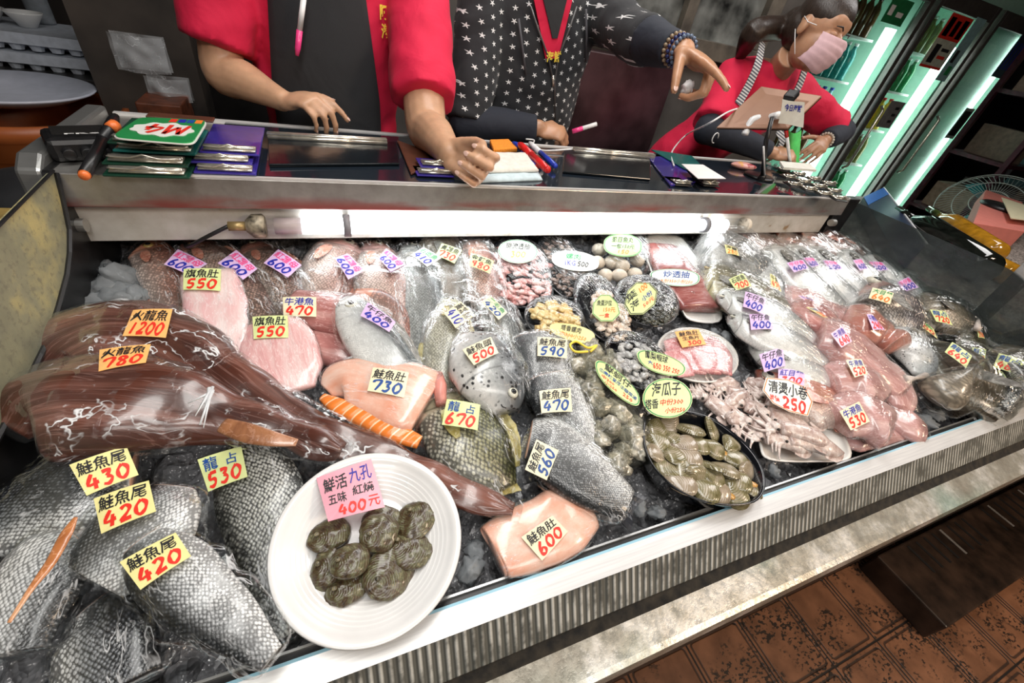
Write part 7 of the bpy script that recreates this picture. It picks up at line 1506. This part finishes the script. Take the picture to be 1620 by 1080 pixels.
# partition and window behind the vendors
PAR = plain('grey_brown_partition', (.10, .09, .08), .6, nz=.35, scale=3); struct('wall_middle', MB().bb((.2, 2.12, 0), (2.75, 2.2, 2.6)), PAR)
e = MB(); e.bb((.95, 1.93, 0), (1.62, 2.1, 1.30)); o = e.build('dark_locker', plain('maroon_grey_steel', (.055, .028, .032), .35, .3, nz=.6, scale=5), None, bevel=.004); tag(o, 'dark maroon metal locker standing between the star jacket and the masked woman', 'locker')
wf = MB(); 
for a_, b_ in (((1.15, 1.34), (2.25, 1.42)), ((1.15, 2.1), (2.25, 2.18)), ((1.15, 1.42), (1.22, 2.1)), ((2.16, 1.42), (2.25, 2.1)), ((1.66, 1.42), (1.72, 2.1))): wf.bb((a_[0], 2.05, a_[1]), (b_[0], 2.12, b_[1]))
o = wf.build('window_1', plain('weathered_wood_frame', (.10, .085, .065), .6, nz=.3, scale=12), None, bevel=.004); o['kind'] = 'structure'
g_ = MB(); g_.bb((1.22, 2.09, 1.42), (2.16, 2.095, 2.1)); g_.build('window_pane', plain('grey_frosted_pane', (.16, .17, .16), .3, nz=.5, scale=7), o)
# left: pillar, hanging bag, table, egg trays, bowls, bottle, bucket with plate
struct('trim_1', MB().bb((-.66, 1.98, 0), (-.36, 2.12, 2.6)), plain('dark_brown_post', (.045, .035, .028), .6, nz=.4, scale=5), 'dark brown post')
def hang_bag(c, w_, h_, label):
    V = []; n, m_ = 14, 12
    for lay in (0, .02):
        for j in range(m_ + 1):
            for i in range(n + 1):
                s, t_ = i / n, j / m_; p = Vector((c[0] + (s - .5) * w_, c[1] - .03 - lay * 0 - .03 * math.sin(math.pi * s) + (.03 + .03 * math.sin(math.pi * s)) * (lay > 0), c[2] - t_ * h_)); V.append(p + Vector((0, noise.noise(p * 30) * .012, 0)))
    k = n + 1; T_ = k * (m_ + 1); F = []
    for j in range(m_):
        for i in range(n): a = j * k + i; F.append((a, a + k, a + k + 1, a + 1)); F.append((T_ + a, T_ + a + 1, T_ + a + k + 1, T_ + a + k))
    e = empty('hanging_bag', c, label, 'bag', 'clear bags hanging on the post'); mesh('plastic_sheet', V, F, filmmat('hazy_bag', .6, 22, .25, (1, 1, 1), False), e, True)
hang_bag((-.50, 1.97, 1.13), .14, .10, 'upper hazy clear plastic bag hanging on the dark post'); hang_bag((-.45, 1.97, 1.02), .12, .07, 'lower hazy clear plastic bag hanging on the dark post')
o = MB().bb((-.52, 1.80, .75), (-.40, 1.96, .97)).build('brown_box', plain('red_brown_box', (.16, .045, .02), .5, nz=.3), None, bevel=.005); tag(o, 'red brown box on the floor stand below the hanging bags', 'box')
tb = empty('side_table', (-1.0, 2.45, 0), 'dark table behind the orange bucket carrying foam trays and bowls', 'table')
MB().bb((-1.7, 2.15, .915), (-.62, 2.75, .945)).build('table_top', DGR, tb, bevel=.003)
for x in (-1.65, -.67):
    for y in (2.19, 2.71): MB().bb((x - .02, y - .02, 0), (x + .02, y + .02, .915)).build('leg', DGR, tb)
FOAM = plain('bluish_white_foam', (.50, .54, .60), .6, nz=.1, scale=40)
for k, (x0, x1, z, wh) in enumerate([(-1.08, -.64, .946, 'lower'), (-1.10, -.68, 1.004, 'upper')]):
    m = MB(); m.bb((x0, 2.2, z + .02), (x1, 2.5, z + .052))
    for i in range(8):
        for j in range(5): m.lathe((x0 + .03 + (x1 - x0 - .06) * i / 7, 2.23 + .24 * j / 4, z), [(0, 0), (.016, 0), (.024, .021), (0, .021)], 8)
    o = m.build('egg_tray', FOAM, None, False); tag(o, wh + ' bluish white foam tray of the two stacked on the side table', 'foam tray', 'foam trays on the side table')
for k, (x, wh) in enumerate([(-1.00, 'left'), (-.90, 'right')]):
    m = MB(); m.lathe((x, 2.33, 1.057), [(0, 0), (.022, 0), (.05, .04), (.052, .045), (.048, .044), (.02, .006), (0, .005)], 24); o = m.build('bowl', PLM, None, True); tag(o, wh + ' one of the two small white bowls on the foam trays', 'bowl', 'bowls on the foam trays')
m = prof_mesh('drink_bottle', BOTP, [plain('clear_grey_drink', (.20, .22, .24), .1), REP], 7); o = bpy.data.objects.new('drink_bottle', m); COL.objects.link(o); o.location = (-.90, 2.46, 1.057); o.scale = (1, 1, .7); tag(o, 'clear bottle with red cap standing behind the small bowls on the left', 'bottle')
bc = Vector((-.85, 1.93, 0)); bk = empty('orange_bucket', bc, 'large orange brown plastic tub under the big white plate, left background', 'tub')
t = NT('orange_brown_plastic'); sp = t.n('ShaderNodeSeparateXYZ', i_0=t.obj()); n = t.noise(t.obj(), 8, 4); t.pbr(t.ramp(n.outputs[0], [(.3, (.24, .055, .012)), (.7, (.50, .14, .035))]), .4)
MB().lathe(bc, [(0, 0), (.20, 0), (.235, .8), (.25, .81), (.255, .86), (.262, .865), (.262, .905), (.245, .905), (.225, .8), (.19, .03), (0, .03)], 40).build('tub_wall', t.m, bk, True)
m = MB(); m.lathe((-.87, 1.95, .915), [(0, 0), (.12, 0), (.15, .006), (.205, .030), (.210, .036), (.203, .038), (.15, .016), (.10, .010), (0, .010)], 48); o = m.build('serving_plate', plain('bluish_plate', (.55, .58, .68), .25, nz=.04), None, True); tag(o, 'big bluish white plate lying on the orange brown tub', 'plate')
p = Pz(8, 352, .80); o = MB().bb((p.x - .20, p.y - .12, .62), (p.x + .05, p.y + .09, .80)).build('tan_crate', plain('tan_crate', (.55, .38, .12), .6, nz=.25, scale=20), None, bevel=.006); tag(o, 'tan yellow crate beyond the curved left side panel', 'crate')
p = Pz(18, 285, .78); V, F = blob((p.x, p.y, .66), (.16, .12, .14), None, 4, .4, 1.5, 20, 12); o = mesh('black_cloth_bag', V, F, APR, None, True); tag(o, 'dark cloth bundle between the tub and the counter', 'bag')

# right: side table with blue box, amber bottles, pink box, fan, rack
st = empty('work_table', (3.0, 1.1, 0), 'grey speckled work table to the right of the counter', 'table')
SPK = plain('speckled_grey_top', (.34, .30, .27), .5, nz=.5, scale=120)
MB().prism([(2.02, .40, .80), (4.1, .40, .80), (4.1, 1.30, .80), (3.15, 1.30, .80), (3.15, 1.62, .80), (2.02, 1.62, .80)], (0, 0, .03)).build('table_top', SPK, st, bevel=.004)
for x in (2.08, 4.04):
    for y in (.46, 1.24): MB().bb((x - .025, y - .025, 0), (x + .025, y + .025, .80)).build('leg', DGR, st)
BZ = .90
def flatbox(name, label, cat, q, z, th, m_, part): Q_ = quadz(q, z); e = empty(name, sum(Q_, Vector()) / 4 - Vector((0, 0, th)), label, cat); MB().prism(Q_[::-1], (0, 0, -th)).build(part, m_, e, bevel=.003); return e, Q_
a_ = Pz(1366, 312, BZ); b_ = Pz(1398, 297, BZ); c_ = Pz(1466, 386, BZ); d_ = a_ + (c_ - b_)
e = empty('blue_box', (a_ + b_ + c_ + d_) / 4, 'long navy box with a bright blue end leaning behind the right glass panel', 'box')
MB().prism([a_, b_, c_, d_], (0, 0, -.065)).build('box_body', plain('navy_card', (.008, .012, .05), .3), e, bevel=.003)
MB().prism([a_ + Vector((0, 0, .001)), b_ + Vector((0, 0, .001)), b_.lerp(c_, .16) + Vector((0, 0, .001)), a_.lerp(d_, .16) + Vector((0, 0, .001))], (0, 0, .002)).build('blue_end', plain('bright_blue', (.01, .12, .50), .3), e)
mb = MB(); mb.tube([b_ + Vector((0, 0, .002)), c_ + Vector((0, 0, .002))], .004, 6); mb.build('white_edge', WHP, e)
AMB = plain('amber_glass', (.42, .20, .015), .1, nz=.2, Coat_Weight=.6); BKG = plain('black_glass', (.008, .010, .008), .06, nz=.3, Coat_Weight=.6); OLG = plain('olive_glass', (.05, .07, .02), .08, nz=.3)
def lying_bottle(label, a, b, r, m1, m2, z=.83):
    A = Pz(*a, z + r); B_ = Pz(*b, z + r); d = B_ - A; e = empty('glass_bottle', A, label, 'bottle'); mb = MB()
    mb.tube([A, A + d * .02, A + d * .62, A + d * .75, A + d * .8], [r * .8, r, r, r * .5, r * .36], 20); mb.build('bottle_glass', m1, e, True)
    mb = MB(); mb.tube([A + d * .78, B_], [r * .36, r * .34], 14); mb.build('bottle_neck', m2, e, True)
lying_bottle('black glass bottle lying closest behind the right glass panel', (1560, 428), (1420, 332), .065, BKG, BKG)
lying_bottle('amber glass bottle lying behind the black one', (1578, 402), (1470, 330), .05, AMB, OLG)
lying_bottle('small dark amber bottle with its base towards the steel post', (1600, 436), (1530, 400), .045, AMB, OLG)
# pink box with black lid
e = empty('pink_box', Pz(1590, 345, .92), 'open pink and white box with a black lid inside on the work table', 'box'); Q_ = quadz([(1560, 300), (1618, 320), (1622, 366), (1540, 352)], .93)
MB().prism(Q_, (0, 0, -.10)).build('box_body', plain('salmon_pink_card', (.70, .22, .18), .6, nz=.04), e, bevel=.003); mb = MB(); c_ = sum(Q_, Vector()) / 4; mb.lathe(c_, [(0, 0), (.11, 0), (.115, .01), (.10, .022), (0, .024)], 28); mb.build('black_lid', BKP, e, True)
Q2 = quadz([(1585, 312), (1640, 330), (1640, 350), (1600, 345)], .96); MB().prism(Q2, (0, 0, -.004)).build('cream_flap', PAP['c'], e)
# fan
fc = Py(1560, 328, 1.78); fa = (CAM - fc).normalized() + Vector((-.1, .2, .9)); fa.normalize(); Mf = frame(fa, (0, 0, 1)); fe = empty('electric_fan', (fc.x, fc.y, 0), 'electric fan with round wire guard and teal hub beside the fridge', 'fan')
FG = plain('fan_wire', (.45, .48, .46), .35); TEAL = plain('teal_plastic', (.01, .30, .36), .35)
def fp(r, a, d): return fc + Mf @ Vector((d, r * math.cos(a), r * math.sin(a)))
mb = MB()
for rr_, dd_ in ((.33, 0), (.33, .02), (.22, .05), (.12, .065)): mb.tube([fp(rr_, k * math.pi / 24, dd_) for k in range(49)], .004, 6, False)
mb.build('guard_ring', FG, fe, True)
mb = MB()
for k in range(60): a = k * math.pi / 30; mb.tube([fp(.07, a, .07), fp(.22, a + .1, .05), fp(.33, a + .2, .01)], .0016, 5)
mb.build('guard_wires', FG, fe, True)
mb = MB(); mb.lathe(fc - fa * .05, [(0, -.10), (.07, -.08), (.08, .0), (.07, .07), (0, .08)], 24, fa); mb.build('motor_hub', TEAL, fe, True)
for k in range(3):
    rows = [[fp(r, k * 2.094 + .5 * (i / 5) + .1, -.02 + .03 * (i / 5)) for r in (.06, .12, .2, .28)] for i in range(6)]; v, f = plate(rows, .001); mesh('blade', v, f, plain('teal_blade', (.03, .25, .28), .3), fe, True)
mb = MB(); mb.tube([(fc.x, fc.y + .05, fc.z - .1), (fc.x, fc.y + .05, .05)], .02, 12); mb.build('pole', TEAL, fe, True); mb = MB(); mb.lathe((fc.x, fc.y + .05, 0), [(0, 0), (.18, 0), (.17, .03), (0, .05)], 30); mb.build('base', TEAL, fe, True)
# rack with boxes
rk = empty('storage_rack', (6.2, 2.2, 0), 'dark maroon storage rack at the right edge beside the fridge', 'rack'); MAR = plain('maroon_metal', (.06, .008, .02), .4, nz=.3)
for x in (5.45, 6.9):
    for y in (1.95, 2.4): MB().bb((x - .02, y - .02, 0), (x + .02, y + .02, 2.2)).build('post', MAR, rk)
for z in (.5, 1.0, 1.5, 2.1): MB().bb((5.43, 1.93, z), (6.92, 2.42, z + .03)).build('shelf', MAR, rk)
rb = random.Random(8)
for k in range(11):
    z = (.53, 1.03, 1.53)[k % 3]; x = 5.55 + .42 * (k // 3) + rb.uniform(0, .05); w_, h_ = rb.uniform(.2, .32), rb.uniform(.2, .36); c_ = [(.34, .25, .18), (.22, .17, .13), (.45, .36, .28), (.08, .07, .07), (.10, .22, .24)][k % 5]
    o = MB().bb((x, 2.0, z), (x + w_, 2.36, z + h_)).build('storage_box', plain('box_%d' % (k % 5), c_, .7, nz=.15), None, bevel=.004)
    tag(o, '%s box, %s from the fridge on the %s shelf of the maroon rack' % (['tan', 'brown', 'pale tan', 'black', 'teal grey'][k % 5], ['first', 'second', 'third', 'fourth'][k // 3], ['low', 'waist high', 'upper'][k % 3]), 'box', 'boxes on the maroon rack')
# grille panel on the floor
gp = empty('grille_panel', (2.3, -.03, 0), 'dark brown slotted grille panel at the foot of the counter on the tiles', 'grille panel'); BRN = plain('dark_brown_panel', (.035, .020, .013), .4, nz=.4, scale=15)
MB().bb((1.68, -.145, .0), (3.2, .09, .10)).build('panel_body', BRN, gp, bevel=.006)
for k in range(16):
    x = 1.84 + .055 * k + (.10 if k > 7 else 0); MB().bb((x, -.02, .1003), (x + .012, .075, .1012)).build('slot', plain('slot_dark', (.004, .003, .003), .6) if k % 5 != 4 else plain('slot_grey', (.18, .17, .16), .5), gp)
